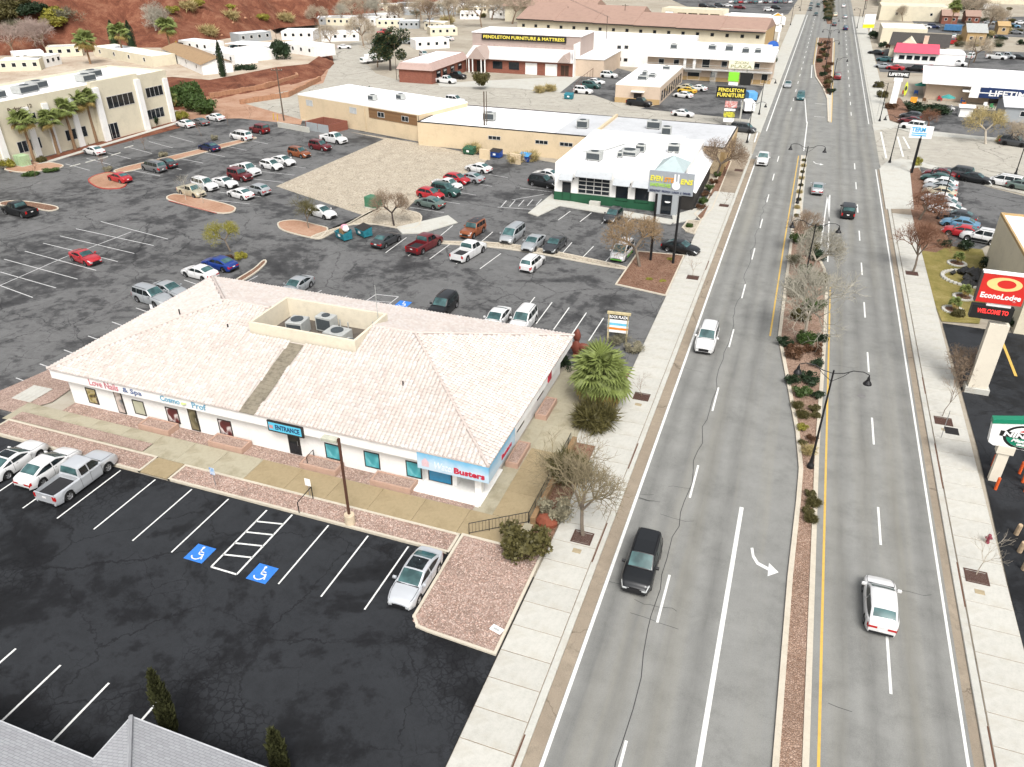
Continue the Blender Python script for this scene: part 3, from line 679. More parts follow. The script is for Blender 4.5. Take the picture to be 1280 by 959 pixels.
    for s in (1,-1):
        for y in cutl:
            sc = sec_at(y); pts = [(sc[j][0], sc[j][1]) for j in range(1,4)] + [(sc[3][0]-.01, belt-.02)]
            for (xa_, za_), (xb_, zb_) in zip(pts[:-1], pts[1:]): gp.add([(s*(xa_+.006),y-.012,za_),(s*(xa_+.006),y+.012,za_),(s*(xb_+.006),y+.012,zb_),(s*(xb_+.006),y-.012,zb_)],[(0,1,2,3),(3,2,1,0)])
        hy0, hy1 = yc+.02, hl-.14; N = 8
        for k in range(N):
            ya_, yb2 = hy0+(hy1-hy0)*k/N, hy0+(hy1-hy0)*(k+1)/N; A_, B_ = sec_at(ya_), sec_at(yb2)
            gp.add([(s*(A_[4][0]-.09),ya_,A_[5][1]+.012),(s*(A_[4][0]-.065),ya_,A_[5][1]+.008),(s*(B_[4][0]-.065),yb2,B_[5][1]+.008),(s*(B_[4][0]-.09),yb2,B_[5][1]+.012)],[(0,1,2,3),(3,2,1,0)])
        hx = sec_at(yc-.12); gp.box(s*(wbh+.0), (cutl[0]+cutl[1])/2-.5, belt-.14, s*(wbh+.035), (cutl[0]+cutl[1])/2-.34, belt-.11)
    A_ = sec_at(yc-.02); zc = gz(yc-.02); gp.box(-A_[4][0]+.12, yc-.05, zc-.01, A_[4][0]-.12, yc+.03, zc+.022)
    out['gaps'] = gp.mesh('panel_gaps', M_TRIM)
    # dark or glass roof panel
    out['roofglass'] = MB().add([(x,y,gz(y)+.036-(.012 if abs(x)>.1 else 0)) for y in (yf-.06,(yf+yr)/2,yr+.05) for x in (-sx(H)+.16,0,sx(H)-.16)],[(0,1,4,3),(1,2,5,4),(3,4,7,6),(4,5,8,7)]).mesh('roof_panel', M_SGLASS)
    out['S'] = S; CARM[kind] = out; return out
def setmat(o, m):
    o.material_slots[0].link = 'OBJECT'; o.material_slots[0].material = m
CATS = {'sedan':'car','coupe':'car','hatch':'car','suv':'suv','jeep':'suv','minivan':'minivan','pickup':'pickup truck'}
NAMES = {'sedan':'sedan_car','coupe':'coupe_car','hatch':'hatchback_car','suv':'suv_car','jeep':'offroad_car','minivan':'minivan','pickup':'pickup_truck'}
def car(px, py, head, kind, colr, label, lod=1, roof=None, group=None, scale=1.0, lower=None, zb=0.0):
    M = car_meshes(kind); S = M['S']
    p = G(px, py, .75+zb)
    o = thing(NAMES[kind], label, CATS[kind], (p.x, p.y, .012+zb), -R(head), group); o.scale = (scale,)*3
    b = put('body', M['body'], o); setmat(b, COL[colr])
    if lower:
        lm = M.get('lower')
        if lm is None:
            W = S['W']; M['lower'] = lm = [MB().box(s*(W/2-.02), S['wb'][0]+.45, .3, s*(W/2+.012), S['wb'][1]-.45, .62).mesh('side_stripe', COL['white']) for s in (1,-1)] + [MB().box(-W*.36, S['L']/2-.02, .32, W*.36, S['L']/2+.02, .5).mesh('front_stripe', COL['white'])]
        for k_, q in enumerate(lm): setmat(put('side_stripe' if k_ < 2 else 'front_stripe', q, o), lower)
    put('windshield', M['windshield'], o); put('rear_window', M['rear_window'], o)
    for k in 'RL':
        for q in range(M['nside']): put('side_window', M[f'side{k}{q}'], o)
    for s in (1,-1):
        for yw in S['wb']:
            w = put('wheel', M['tyre'], o, (s*(S['W']/2-.125), yw, S['r']), 0 if s > 0 else math.pi)
            if lod: put('rim', M['rim'], w)
    put('underbody', M['underbody'], o)
    for k in 'RL': put('taillight', M['tail'+k], o); put('headlight', M['head'+k], o)
    if 'liner' in M: put('bed_liner', M['liner'], o)
    if lod:
        for k in 'RL': setmat(put('mirror', M['mir'+k], o), COL[colr])
        put('grille', M['grille'], o); put('number_plate', M['plate'], o); put('bumper', M['bumper'], o)
        put('panel_gaps', M['gaps'], o)['kind'] = 'stuff'
        if 'rail1' in M: put('roof_rail', M['rail1'], o); put('roof_rail', M['rail-1'], o)
    if roof: setmat(put('roof_panel', M['roofglass'], o), roof)
    return o
GP, GR, GB, GM = 'cars parked in front of the tiled-roof building', 'cars on the boulevard', 'cars in the rear car park', 'cars at the motel'
# on the boulevard
car(803,702,180,'suv','black','black suv driving towards the camera in the left lane',roof=COL['black'],group=GR)
car(1101,752,0,'hatch','white','white crossover driving away on the right carriageway, nearest the camera',group=GR)
car(884,422,180,'suv','white','white suv driving towards the camera beside the fan palm',roof=None,group=GR)
car(954,198,180,'pickup','white','white pickup driving towards the camera past the restaurant',group=GR)
car(1022,234,0,'sedan','silver','silver car waiting in the turn lane beside the narrow median',group=GR)
car(1060,263,0,'jeep','black','black open-backed jeep driving away right of the median',group=GR)
car(985,105,180,'sedan','silver','silver car driving nearer the left footway ahead of a dark suv',0,group=GR)
car(1001,120,180,'suv','teal','dark teal suv driving towards the camera beside the turn-lane arrows',0,group=GR)
car(1047,95,0,'suv','darkred','dark red suv driving away beside the planted far median',0,group=GR)
far = [(1057,35,0,'suv','darkblue','dark blue suv driving away, far up the right carriageway'),(1013,11,180,'sedan','darkgrey','dark car far up the left carriageway, outer lane'),(1014,5,180,'sedan','grey','grey car far up the left carriageway at the top of the picture'),
 (1022.5,7,180,'suv','black','black suv far up the left carriageway, inner lane'),(1020,17.6,180,'sedan','darkgrey','dark car braking at the far stop line, left carriageway'),(1044,18.4,0,'suv','beige','beige suv far up the right carriageway, inner lane'),
 (1056.5,20.5,0,'sedan','silver','pale car far up the right carriageway, outer lane'),(1043,30,0,'sedan','darkgrey','dark car beside the far planted median nose'),(1054.5,7,0,'sedan','white','white car highest up the right carriageway')]
for q in far: car(*q, lod=0, group=GR)
# front lot
car(520,719,180,'sedan','pearl','silver white sedan with black roof parked beside the big gravel bed',roof=M_SGLASS,group=GP)
car(97,594,0,'pickup','pearl','silver crew-cab pickup with open black bed parked at the shop front',group=GP)
car(60,581,0,'sedan','white','white sedan parked left of the silver pickup',group=GP)
car(17,573,0,'coupe','white','white car with a sunroof, leftmost at the shop front',roof=M_SGLASS,group=GP)
# west lot
car(24,262,277,'pickup','black','black pickup at the left picture edge',group=GB)
car(106,320,105,'coupe','red','red sports car alone in the middle of the worn lot',group=GB)
car(190,370,100,'suv','silver','silver suv with black roof rails behind the tiled roof',group=GB)
car(211,361,100,'sedan','silver','silver sedan half hidden between the silver suv and the tiled roof',group=GB)
car(249,339,278,'sedan','white','white sedan parked beside the blue sedan behind the tiled roof',group=GB)
car(274,328,278,'sedan','blue','bright blue sedan beside the yellow bush island',group=GB)
car(117,187.5,282,'sedan','white','white sedan parked below the office palms',group=GB)
car(149,221,284,'sedan','red','red sedan beside the round red-kerbed island',group=GB)
car(192,208,284,'minivan','grey','grey minivan on the long red-kerbed island',group=GB)
car(207,203,284,'sedan','darkgrey','dark sedan beside the grey minivan',group=GB)
car(261,183,284,'sedan','darkblue','navy sedan alone on the long red-kerbed island',group=GB)
car(301,169.5,284,'minivan','white','white minivan at the end of the long red-kerbed island',group=GB)
car(324,161.5,284,'jeep','darkred','dark red boxy suv near the power pole',group=GB)
car(231,154,284,'sedan','white','white sedan closest to the office corner bushes',group=GB)
car(249,151.5,284,'coupe','grey','grey car between two white sedans beside the office',group=GB)
car(269,146,284,'sedan','white','white sedan parked by the rock garden past the office',group=GB)
car(239,238,104,'pickup','beige','beige pickup behind the pale kerb island with two stems',scale=.88,group=GB)
car(256,230.5,104,'suv','white','white suv between the beige pickup and a white fastback',group=GB)
car(281,227,104,'coupe','white','white fastback with dark glass next to the dark red suv',group=GB)
car(300,219,104,'jeep','darkred','maroon suv wedged beside the white four-door pickup',group=GB)
car(307,212,104,'pickup','white','white four-door pickup in the middle of the crowded row',group=GB)
car(339,205.5,104,'hatch','white','white hatchback at the gravel lot edge',group=GB)
car(354,200,104,'sedan','white','white sedan between the hatchback and the orange suv',group=GB)
car(374,190.5,104,'suv','orange','orange compact suv at the gravel lot edge',scale=.93,group=GB)
car(400,182,104,'suv','darkred','dark red suv between the orange suv and white pickup',scale=.95,group=GB)
car(417,173,104,'pickup','white','white pickup nose-on to the gravel lot by the brick bin store',group=GB)
car(300,241,284,'sedan','white','white sedan facing the two pale stems island row',group=GB)
car(322,236,284,'hatch','silver','silver hatchback beside the south corner of the crowded row',group=GB)
# around the gravel lot and restaurant
car(402,264,106,'sedan','white','white sedan parked alone beside the bin island',group=GB)
car(371,356,180,'sedan','silver','silver sedan nosed up to the back of the tiled-roof building',group=GB)
car(554,382,180,'suv','black','black suv nosed up behind the tiled-roof building',group=GB)
car(621,397,180,'sedan','white','white sedan behind the tiled-roof building, beside the white suv',group=GB)
car(654,400,180,'suv','white','white suv nearest the red sculpture behind the building',group=GB)
car(483,298,8,'sedan','darkgrey','dark grey sedan right of the blue bins',group=GB)
car(531,304,10,'pickup','darkred','dark red pickup parked tail out beside the dark sedan',group=GB)
car(586,313,10,'pickup','white','white pickup parked tail out right of the dark red pickup',group=GB)
car(666,327,6,'suv','white','white compact suv parked tail out below the restaurant lot',scale=.92,group=GB)
car(591,287,186,'jeep','orange','orange and black boxy suv facing the white pickup',roof=COL['black'],group=GB)
car(641,292,184,'minivan','silver','silver van facing the camera beside two sedans',group=GB)
car(667,302,184,'sedan','silver','silver sedan between the silver van and the dark sedan',group=GB)
car(694,304,184,'sedan','darkgrey','dark grey sedan facing the camera, right of the silver sedan',group=GB)
car(778,313,184,'minivan','white','white and green van beside the corner bark bed',lower=mat('van_green',(.10,.36,.05),.4),group=GB)
car(767,268,184,'hatch','darkgrey','dark crossover parked against the restaurant front',group=GB)
car(851,308,104,'sedan','black','black sedan leaving the restaurant lot across the footway',group=GB)
car(598,209,283,'sedan','white','white sedan nearest the blue bin store',group=GB)
car(588,221,283,'sedan','silver','silver sedan between the white sedan and a red hatchback',group=GB)
car(571,223,103,'hatch','red','red hatchback in the row beside the gravel lot',group=GB)
car(559,230,103,'pickup','white','white small pickup in the row beside the gravel lot',scale=.87,group=GB)
car(557,237.5,103,'suv','green','dark green suv in the row beside the gravel lot',group=GB)
car(538,241.5,103,'hatch','red','red hatchback at the end of the row next to the sage sedan',group=GB)
car(537,252,283,'sedan','sage','sage green sedan at the near end of the gravel lot row',group=GB)
car(683,217,283,'sedan','white','white car half hidden behind the black suv by the restaurant',group=GB)
car(679,227,103,'suv','black','black suv beside the restaurant side wall',group=GB)
# furniture store, plaza
car(557,100,97,'pickup','white','white pickup in front of the brick furniture store wing',0)
car(570,94.5,97,'pickup','black','black pickup behind the white pickup at the furniture store',0)
car(569,125,100,'suv','white','white suv driving along the side street behind the tan building',0)
car(729,113,100,'suv','white','white suv beside the teal bin at the pipe fence',0)
car(739,106.5,100,'suv','green','dark green suv at the pipe fence',0)
car(745,101.5,100,'sedan','white','white sedan half hidden along the pipe fence',0)
car(761,93.5,100,'suv','white','white suv farthest along the pipe fence',0)
car(799,128,100,'pickup','black','black pickup outside the low plaza wing end wall',0)
car(854,118,285,'sedan','white','white sedan nearest in the plaza yard row',0)
car(859,112.5,285,'sedan','yellow','yellow car in the plaza yard row',0)
car(857,108.5,285,'sedan','beige','beige car behind the yellow car in the plaza yard',0)
car(872,109.5,285,'sedan','white','white sedan at the back of the plaza yard row',0)
car(854,141,100,'sedan','white','white sedan driving out of the plaza along the side street',0)
car(929,160,102,'minivan','darkgrey','dark grey minivan waiting at the side street mouth',0)
# motel row
for q in [(1174.6,216,'darkred','dark red sedan at the far end of the motel row'),(1172,221.5,'green','dark green sedan second in the motel row'),(1177,227,'white','white sedan third from the far end of the motel row'),
          (1176,233,'silver','silver sedan under the lamp post in the motel row'),(1174.5,239,'beige','beige sedan behind the corner of the bark bed'),(1174.6,247,'white','white sedan beside the white kerb edge, middle of the motel row'),(1179,253.5,'silver','silver blue sedan beside the middle white sedan'),
          (1184,260.5,'white','white sedan before the dark sedan in the motel row'),(1198,269,'darkgrey','dark sedan beside the pale blue car in the motel row'),(1200.5,278,'lightblue','pale blue sedan next to the red car in the motel row'),(1203,288,'red','red sedan next to the white suv with black graphics')]:
    car(q[0], q[1], 286, 'sedan', q[2], q[3], 1 if q[1] > 240 else 0, group=GM)
car(1227,295,288,'suv','white','white suv with black side graphics nearest in the motel row',group=GM,lower=COL['black'])
car(1197,215,290,'suv','darkgrey','dark suv parked along the street behind the motel row',0,group=GM)
car(1220,222,112,'sedan','black','black sedan parked along the street beside the white minivan',0,group=GM)
car(1257,226,292,'minivan','white','white minivan parked along the street at the motel',group=GM)
car(1280,231,112,'sedan','sage','grey green car at the right picture edge by the motel',0,group=GM)
car(1268,177,110,'suv','darkgrey','dark suv at the right picture edge across the street',0)
for q in [(1139,144,'hatch','darkgrey','dark hatchback at the far end behind the term sign'),(1139,150,'sedan','darkred','dark red car second behind the term sign'),(1141,157,'suv','white','white suv nearest the corner behind the term sign')]:
    car(q[0], q[1], 288, q[2], q[3], q[4], 0)
for q in [(1095,65,290,'sedan','black','black car by the footway before the pink-roof shop'),(1106,73.5,290,'sedan','teal','teal car second in the row left of the pink-roof shop'),(1104,82,290,'sedan','silver','silver car nearest in the row left of the pink-roof shop'),(1119.5,84,290,'coupe','red','red car in front of the pink-roof shop'),
          (1144,85.5,290,'suv','black','black suv behind the kayak store roof'),(1165,84.5,110,'sedan','darkred','dark red car behind the kayak store roof'),(1155,76,110,'sedan','white','white car against the pink-roof shop wall'),(1198,79,110,'suv','white','white suv right of the pink-roof shop'),
          (1214,70,20,'minivan','white','white van parked near the leafless tree right of the pink-roof shop'),(1246,71,110,'pickup','white','white pickup before the orange house yard'),(1257,70,110,'pickup','silver','silver pickup right of the white pickup in the yard'),(1273,71,110,'sedan','black','black car at the right edge of the yard'),
          (1150,31,100,'sedan','darkgrey','dark car left in the row behind the tan store'),(1157,33,100,'sedan','white','white car in the row behind the tan store'),(1167,33,100,'suv','darkblue','dark blue suv right in the row behind the tan store'),(1191,52,20,'pickup','red','red pickup in the narrow yard beside the orange house'),
          (1193,45,20,'sedan','white','white car behind the red pickup in the narrow yard'),(1252,46,100,'sedan','darkgrey','dark car in front of the orange shed')]:
    car(*q, lod=0)
fl = [(1237,28,'silver'),(1246,27,'lightblue'),(1255,31,'white'),(1262,25,'silver'),(1268,32,'lightblue'),(1276,28,'white'),(1258,36,'silver'),(1270,40,'grey')]
for k, q in enumerate(fl): car(q[0], q[1], 100, 'sedan', q[2], ['silver car left in the crowded dealer yard','pale blue car in the back row of the dealer yard','white car in the middle of the dealer yard','silver car in the back of the dealer yard','pale blue car right in the dealer yard','white car at the right edge of the dealer yard','silver car in the front of the dealer yard','grey car in the right front of the dealer yard'][k], 0, group='cars in the far right dealer yard')
top = [(879.5,7,'black','suv'),(884,11.5,'white','sedan'),(891,8.6,'darkgrey','sedan'),(899,6.5,'darkgrey','suv'),(910,6.5,'white','sedan'),(925,9,'darkred','pickup'),(961,12,'white','suv'),(970,9.5,'black','suv')]
for k, q in enumerate(top): car(q[0], q[1], 100, q[3], q[2], ['black suv leftmost in the far mall car park','white car below the black suv in the far mall car park','dark car beside the white one in the mall car park','dark suv in the middle of the mall car park','white car in the middle of the mall car park','dark red pickup alone in the mall car park aisle','white suv above the house-shaped sign','black suv beside the white suv above the house-shaped sign'][k], 0, group='cars in the far mall car park')
cs = ['white','teal','red','silver','darkgrey','teal','white','black','silver','darkblue','teal','grey','white']
for k, c in enumerate(cs): car(914+k*6.2, 2.2+.2*(k%2), 10, 'sedan', c, c.replace('dark','dark ')+' car in the packed top row of the far mall car park', 0, group='packed row in the far mall car park')
for k, c in enumerate(['black','darkgrey','black','darkblue','darkgrey']): car(293+k*10.5, 59+k*.6, 20, 'suv' if k % 2 else 'sedan', c, ['black car leftmost under the white carport','dark car second under the white carport','black car in the middle under the white carport','navy suv fourth under the white carport','dark car rightmost under the white carport'][k], 0, group='cars under the trailer park carport', zb=2.0)
car(297,46,100,'sedan','white','white car parked above the white carport',0,zb=2.0)
tp = [(430,58,'white'),(508,52,'silver'),(530,68,'white'),(445,36,'darkgrey'),(480,40,'red'),(536,26,'silver'),(560,48,'white'),(590,20,'grey'),(640,14,'white'),(470,18,'white'),(422,24,'blue'),(655,34,'darkgrey')]
for k, q in enumerate(tp): car(q[0], q[1], 60+37*k, ('sedan','pickup','suv')[k%3], q[2], q[2].replace('dark','dark ')+' '+('car','pickup','suv')[k%3]+' among the far trailers, '+['by the street bend','right of the evergreen','behind the brick wing','behind the long trailers','left of the bare trees','above the name board, left','beside the cream trailer','behind the bare trees','near the terracotta hall','high on the left','below the red slope','behind the name board'][k], 0, group='cars among the far trailers')
# ------------------------------------------------------------------ building materials
W_WHITE = mat('white_stucco', (.76,.75,.72), .85, var=.10, ns=.6, bump=.15, bs=30)
W_CREAM = mat('cream_stucco', (.60,.55,.42), .85, var=.12, ns=.4, bump=.15, bs=30)
W_TAN = mat('tan_block', (.58,.465,.31), .9, var=.14, ns=.35, bump=.2, bs=14)
W_PEACH = mat('peach_stucco', (.53,.42,.32), .9, var=.14, ns=.35)
W_OCHRE = mat('ochre_stucco', (.42,.29,.14), .9, var=.14, ns=.35)
W_MAUVE = mat('mauve_metal_siding', (.36,.285,.25), .7, var=.08, ns=.4)
W_ROOF = mat('white_membrane_roof', (.80,.80,.80), .7, var=.10, ns=.18)
W_GROOF = mat('grey_membrane_roof', (.47,.48,.49), .7, var=.16, ns=.25)
W_GREY = mat('grey_cladding', (.30,.32,.33), .7, var=.1, ns=.5)
W_GREEN = mat('green_wainscot', (.012,.075,.034), .7, var=.15, ns=1)
W_DARK = mat('dark_trim', (.025,.022,.02), .6, var=.2)
W_TERRA = mat('terracotta_roof', (.31,.205,.16), .8, var=.14, ns=.6, bump=.3, bs=6)
W_PINK = mat('pink_metal_roof', (.62,.075,.12), .6, var=.1, ns=.5)
W_SHING = mat('dark_shingle', (.055,.05,.045), .9, var=.25, ns=2, bump=.4, bs=12)
W_AC = mat('ac_housing', (.42,.43,.41), .6, .2, var=.2, ns=2)
W_ACD = mat('ac_coil', (.055,.065,.07), .7, .1, var=.3, ns=6)
W_WOOD = mat('weathered_boards', (.20,.11,.05), .85, var=.5, ns=3)
M_WIN = mat('window_glass', (.012,.016,.02), .08, var=.3, ns=.8, spec=.5)
M_FRAME = mat('window_frame', (.5,.49,.46), .6, var=.1)
def brickmat():
    t = NT('red_brick'); b = t.n.new('ShaderNodeTexBrick'); b.inputs['Scale'].default_value = 1
    b.inputs['Brick Width'].default_value = .42; b.inputs['Row Height'].default_value = .16; b.inputs['Mortar Size'].default_value = .012
    b.inputs['Color1'].default_value = (.20,.055,.035,1); b.inputs['Color2'].default_value = (.27,.085,.05,1); b.inputs['Mortar'].default_value = (.22,.14,.11,1)
    mp = t.n.new('ShaderNodeMapping'); mp.inputs['Rotation'].default_value = (math.pi/2,0,0); t.link(t.tc, mp.inputs['Vector']); t.link(mp.outputs[0], b.inputs['Vector'])
    n = t.noise(.6, 4); t.set(t.mix(t.math('MULTIPLY', n.outputs[0], .4), b.outputs['Color'], (.13,.05,.03)), .9); return t.m
W_BRICK = brickmat()

# ------------------------------------------------------------------ lettering
def text_mesh(s, size, bold=.0, name='lettering', m=None, ext=.02, shear=0, space=1.0):
    cu = bpy.data.curves.new('txt', 'FONT'); cu.body = s; cu.size = size; cu.extrude = ext; cu.align_x = 'CENTER'; cu.align_y = 'CENTER'
    cu.offset = bold; cu.shear = shear; cu.resolution_u = 2; cu.space_character = space
    o = bpy.data.objects.new('txt', cu); col.objects.link(o)
    dg = bpy.context.evaluated_depsgraph_get(); dg.update()
    me = bpy.data.meshes.new_from_object(o.evaluated_get(dg)); me.name = name
    bpy.data.objects.remove(o); bpy.data.curves.remove(cu)
    me.materials.clear(); me.materials.append(m); return me
def letter(s, size, m, parent, loc, rz=0, width=None, height=None, bold=.012, shear=0, tilt=math.pi/2, name='lettering', space=1.0):
    """upright lettering reading from -y; fitted to width/height when given"""
    me = text_mesh(s, size, bold, name, m, shear=shear, space=space)
    xs = [v.co.x for v in me.vertices]; ys_ = [v.co.y for v in me.vertices]
    o = put(name, me, parent, loc); o.rotation_euler = (tilt, 0, rz)
    cx = width/(max(xs)-min(xs)) if width else 1; cy = height/(max(ys_)-min(ys_)) if height else (cx if width else 1)
    o.scale = (cx, cy, 1); return o
# ------------------------------------------------------------------ facades
class B:
    """building frame: p0,p1 = front corners left to right as seen from outside; local x along the front, +y inward"""
    def __init__(s, name, label, cat, p0, p1, group=None, z=0):
        s.p0 = Vector((p0[0],p0[1],z)); s.p1 = Vector((p1[0],p1[1],z)); d = s.p1-s.p0; s.L = d.length; s.u = d.normalized()
        s.rz = math.atan2(d.y, d.x); s.o = thing(name, label, cat, s.p0, s.rz, group); s.z = z
        s.n = Vector((-s.u.y, s.u.x, 0))
    def loc(s, px, py, y=0.0):
        """local (x, z) on the facade plane set y metres back of the front for a surveyed point"""
        d = _fw*FPX + _rt*(px-640.0) - _up*(py-479.5); c = Vector((0,0,HCAM)); q = s.p0 + s.n*y
        t = (q-c).dot(s.n)/d.dot(s.n); P = c + d*t
        return (P-s.p0).dot(s.u), P.z - s.z
    def part(s, name, mb, m, parent=None, smooth=None): return mb.build(name, m, parent or s.o, smooth)
    def box(s, name, x0, y0, z0, x1, y1, z1, m): return MB().box(x0,y0,z0,x1,y1,z1).build(name, m, s.o)
    def flat(s, h, depth, wall, roof, cap=None, over=.0, para=.35, L=None, x0=0.0):
        L = L or s.L
        MB().box(x0,0,-.3,x0+L,depth,h).build('wall', wall, s.o)
        b = MB(); c = .22
        b.box(x0-over,-over,h,x0+L+over,c-over,h+para); b.box(x0-over,depth-c+over,h,x0+L+over,depth+over,h+para)
        b.box(x0-over,c-over,h,x0+c-over,depth-c+over,h+para); b.box(x0+L-c+over,c-over,h,x0+L+over,depth-c+over,h+para)
        b.build('parapet', cap or wall, s.o)
        MB().box(x0+c,c,h+.001,x0+L-c,depth-c,h+.06).build('roof', roof, s.o)
    def win(s, x0, z0, x1, z1, y=0.0, m=None, bars=1, frame=None, name='window', rows=1):
        w = x1-x0; h = z1-z0; t = .07; b = MB()
        b.box(0,-.05,0,w,.03,t); b.box(0,-.05,h-t,w,.03,h); b.box(0,-.05,t,t,.03,h-t); b.box(w-t,-.05,t,w,.03,h-t)
        for k in range(1, bars): b.box(w*k/bars-t/2,-.045,t,w*k/bars+t/2,.03,h-t)
        o = put(name, b.mesh(name, frame or M_FRAME), s.o, (x0, y, z0))
        for k in range(bars):
            a = t if k == 0 else w*k/bars+t/2; c = w-t if k == bars-1 else w*(k+1)/bars-t/2
            MB().box(a,-.02,t,c,.01,h-t).build('pane' if name != 'poster' else 'print', m or M_WIN, o)
        return o
    def winpx(s, TL, BR, y=0.0, **k):
        x0, z1 = s.loc(*TL, y); x1, z0 = s.loc(*BR, y); return s.win(min(x0,x1), min(z0,z1), max(x0,x1), max(z0,z1), y, **k)
    def ac(s, x, y, z, w=1.6, d=1.3, h=1.1, name='air_conditioner'):
        o = put(name, MB().bbox(-w/2,-d/2,.12,w/2,d/2,h,.05).mesh(name, W_AC), s.o, (x,y,z), rnd.uniform(-.1,.1))
        b = MB().box(-w/2+.1,-d/2-.02,.25,w/2-.1,-d/2+.01,h-.2); b.build('coil', W_ACD, o)
        MB().lathe([(min(w,d)*.36,h-.02),(min(w,d)*.36,h+.06),(min(w,d)*.3,h+.07)], 14).build('fan_guard', W_ACD, o)
        f = MB()
        for sx_ in (-1,1): f.box(sx_*w*.4-.06,-d/2,0,sx_*w*.4+.06,d/2,.13)
        f.build('skid', W_DARK, o); return o
# =================================================================== tiled-roof shop building
XW0, XW1, YW0, YW1 = -54.3, -16.8, 39.6, 58.8
sb = B('shop_building', 'long low white shop building with pale tiled hip roof and rooftop machinery well', 'building', (XW0,YW0), (XW1,YW0))
o = sb.o
L_, D_ = XW1-XW0, YW1-YW0
nx = L_-4.6
MB().prism([(0,0),(nx,0),(nx,.55),(nx+2.5,.55),(nx+2.5,1.9),(L_,1.9),(L_,D_),(0,D_)], -.1, 2.95).build('wall', W_WHITE, o)
fb = MB(); f0, f1, g0, g1 = -.75, L_+.85, -.72, D_+.7
fb.box(f0,g0,2.72,f1,g0+.25,3.6); fb.box(f0,g1-.25,2.72,f1,g1,3.6); fb.box(f0,g0+.25,2.72,f0+.25,g1-.25,3.6); fb.box(f1-.25,g0+.25,2.72,f1,g1-.25,3.6)
fb.box(f0+.2,g0+.2,2.74,f1-.2,g1-.2,2.9)
fb.build('fascia', W_WHITE, o)
# --- roof: hip, individual barrel tiles joined as one mass, with underlay, hip caps, machinery well
def rooftile(name, c):
    return mat(name, c, .8, var=.09, ns=.35, bump=.1, bs=25)
T = [rooftile('tile_cream',(.52,.47,.43)), rooftile('tile_pink',(.495,.43,.39)), rooftile('tile_pale',(.545,.505,.475))]
ex0, ex1, ey0, ey1, ez, rzt = f0-.1, f1+.1, g0-.1, g1+.1, 3.62, 7.0
half = (ey1-ey0)/2; NC = 34
def well_local(): return (-40.1-XW0, -30.1-XW0, 46.3-YW0, 51.7-YW0)
wx0, wx1, wy0, wy1 = well_local()
sx0, sx1 = -36.05-XW0, -34.75-XW0
tiles = MB(); und = MB(); trnd = random.Random(3)
def slope(axis, sgn):
    """axis 'y': front/back slopes, axis 'x': end slopes"""
    for k in range(NC):
        t0, t1 = k/NC, (k+1)/NC
        z0, z1 = ez+(rzt-ez)*t0, ez+(rzt-ez)*t1; d0, d1 = half*t0, half*t1
        if axis == 'y': a0, a1 = ex0+d0, ex1-d0; b0, b1 = ex0+d1, ex1-d1
        else: a0, a1 = ey0+d0, ey1-d0; b0, b1 = ey0+d1, ey1-d1
        def P(a, d, z):
            if axis == 'y': return (a, (ey0+d) if sgn < 0 else (ey1-d), z)
            return ((ex0+d) if sgn < 0 else (ex1-d), a, z)
        spans = [(a0,a1,b0,b1)]
        if axis == 'y':
            yy = ey0+d0 if sgn < 0 else ey1-d0
            if wy0-.25 < yy < wy1+.25: spans = [(a0,wx0,b0,wx0),(wx1,a1,wx1,b1)]
        for (p,q,r_,s_) in spans:
            und.quad(P(p,d0,z0-.06),P(q,d0,z0-.06),P(s_,d1,z1-.06),P(r_,d1,z1-.06))
            w = .335; n = int((q-p)/w)
            for i in range(n):
                xa = p + i*w + .01; xb = xa + w - .02; xm = (xa+xb)/2
                if xa < min(p,r_)-.01 + (d1-d0 if r_ > p else 0)*.6 or xb > q - ((d1-d0)*.6 if s_ < q else 0): continue
                if axis == 'y' and sgn < 0 and sx0-.1 < xm < sx1+.1: continue
                j = trnd.uniform(-.012,.014); mi = trnd.choices((0,1,2),(.5,.28,.22))[0]; v = []
                for (fx, hz_) in ((0,.0),(.22,.045),(.5,.062),(.78,.045),(1,.0)):
                    x_ = xa+(xb-xa)*fx
                    v += [P(x_,d0-.03,z0+hz_*1.5+.045+j),P(x_,d1+.015,z1+hz_*1.5-.004+j)]
                fs = [(2*c_,2*c_+2,2*c_+3,2*c_+1) for c_ in range(4)] if (axis=='y')==(sgn<0) or (axis=='x' and sgn>0) else [(2*c_,2*c_+1,2*c_+3,2*c_+2) for c_ in range(4)]
                b_ = len(v); v += [P(xa,d0-.03,z0-.03),P(xb,d0-.03,z0-.03)]
                fs += [(b_,b_+1,8,6,4,2,0)]
                tiles.add(v, fs, mi)
for ax, sg in (('y',-1),('y',1),('x',-1),('x',1)): slope(ax, sg)
roof = und.build('roof', T[0], o)
tl = tiles.build('roof_tiles', T, roof); tl['kind'] = 'stuff'
caps = MB(); pk0 = (ex0+half, (ey0+ey1)/2, rzt); pk1 = (ex1-half, (ey0+ey1)/2, rzt)
for a, c in ((( ex0,ey0,ez),pk0),((ex0,ey1,ez),pk0),((ex1,ey0,ez),pk1),((ex1,ey1,ez),pk1),(pk0,(wx0,pk0[1],rzt)),((wx1,pk0[1],rzt),pk1)):
    a = Vector(a); c = Vector(c); n = max(2,int((c-a).length/.42))
    for i in range(n):
        caps.tube(a+(c-a)*(i/n)+Vector((0,0,.05)), a+(c-a)*((i+1.12)/n)+Vector((0,0,.02)), .125, .10, 7)
    caps.build('hip_cap', T[1], roof); caps = MB()
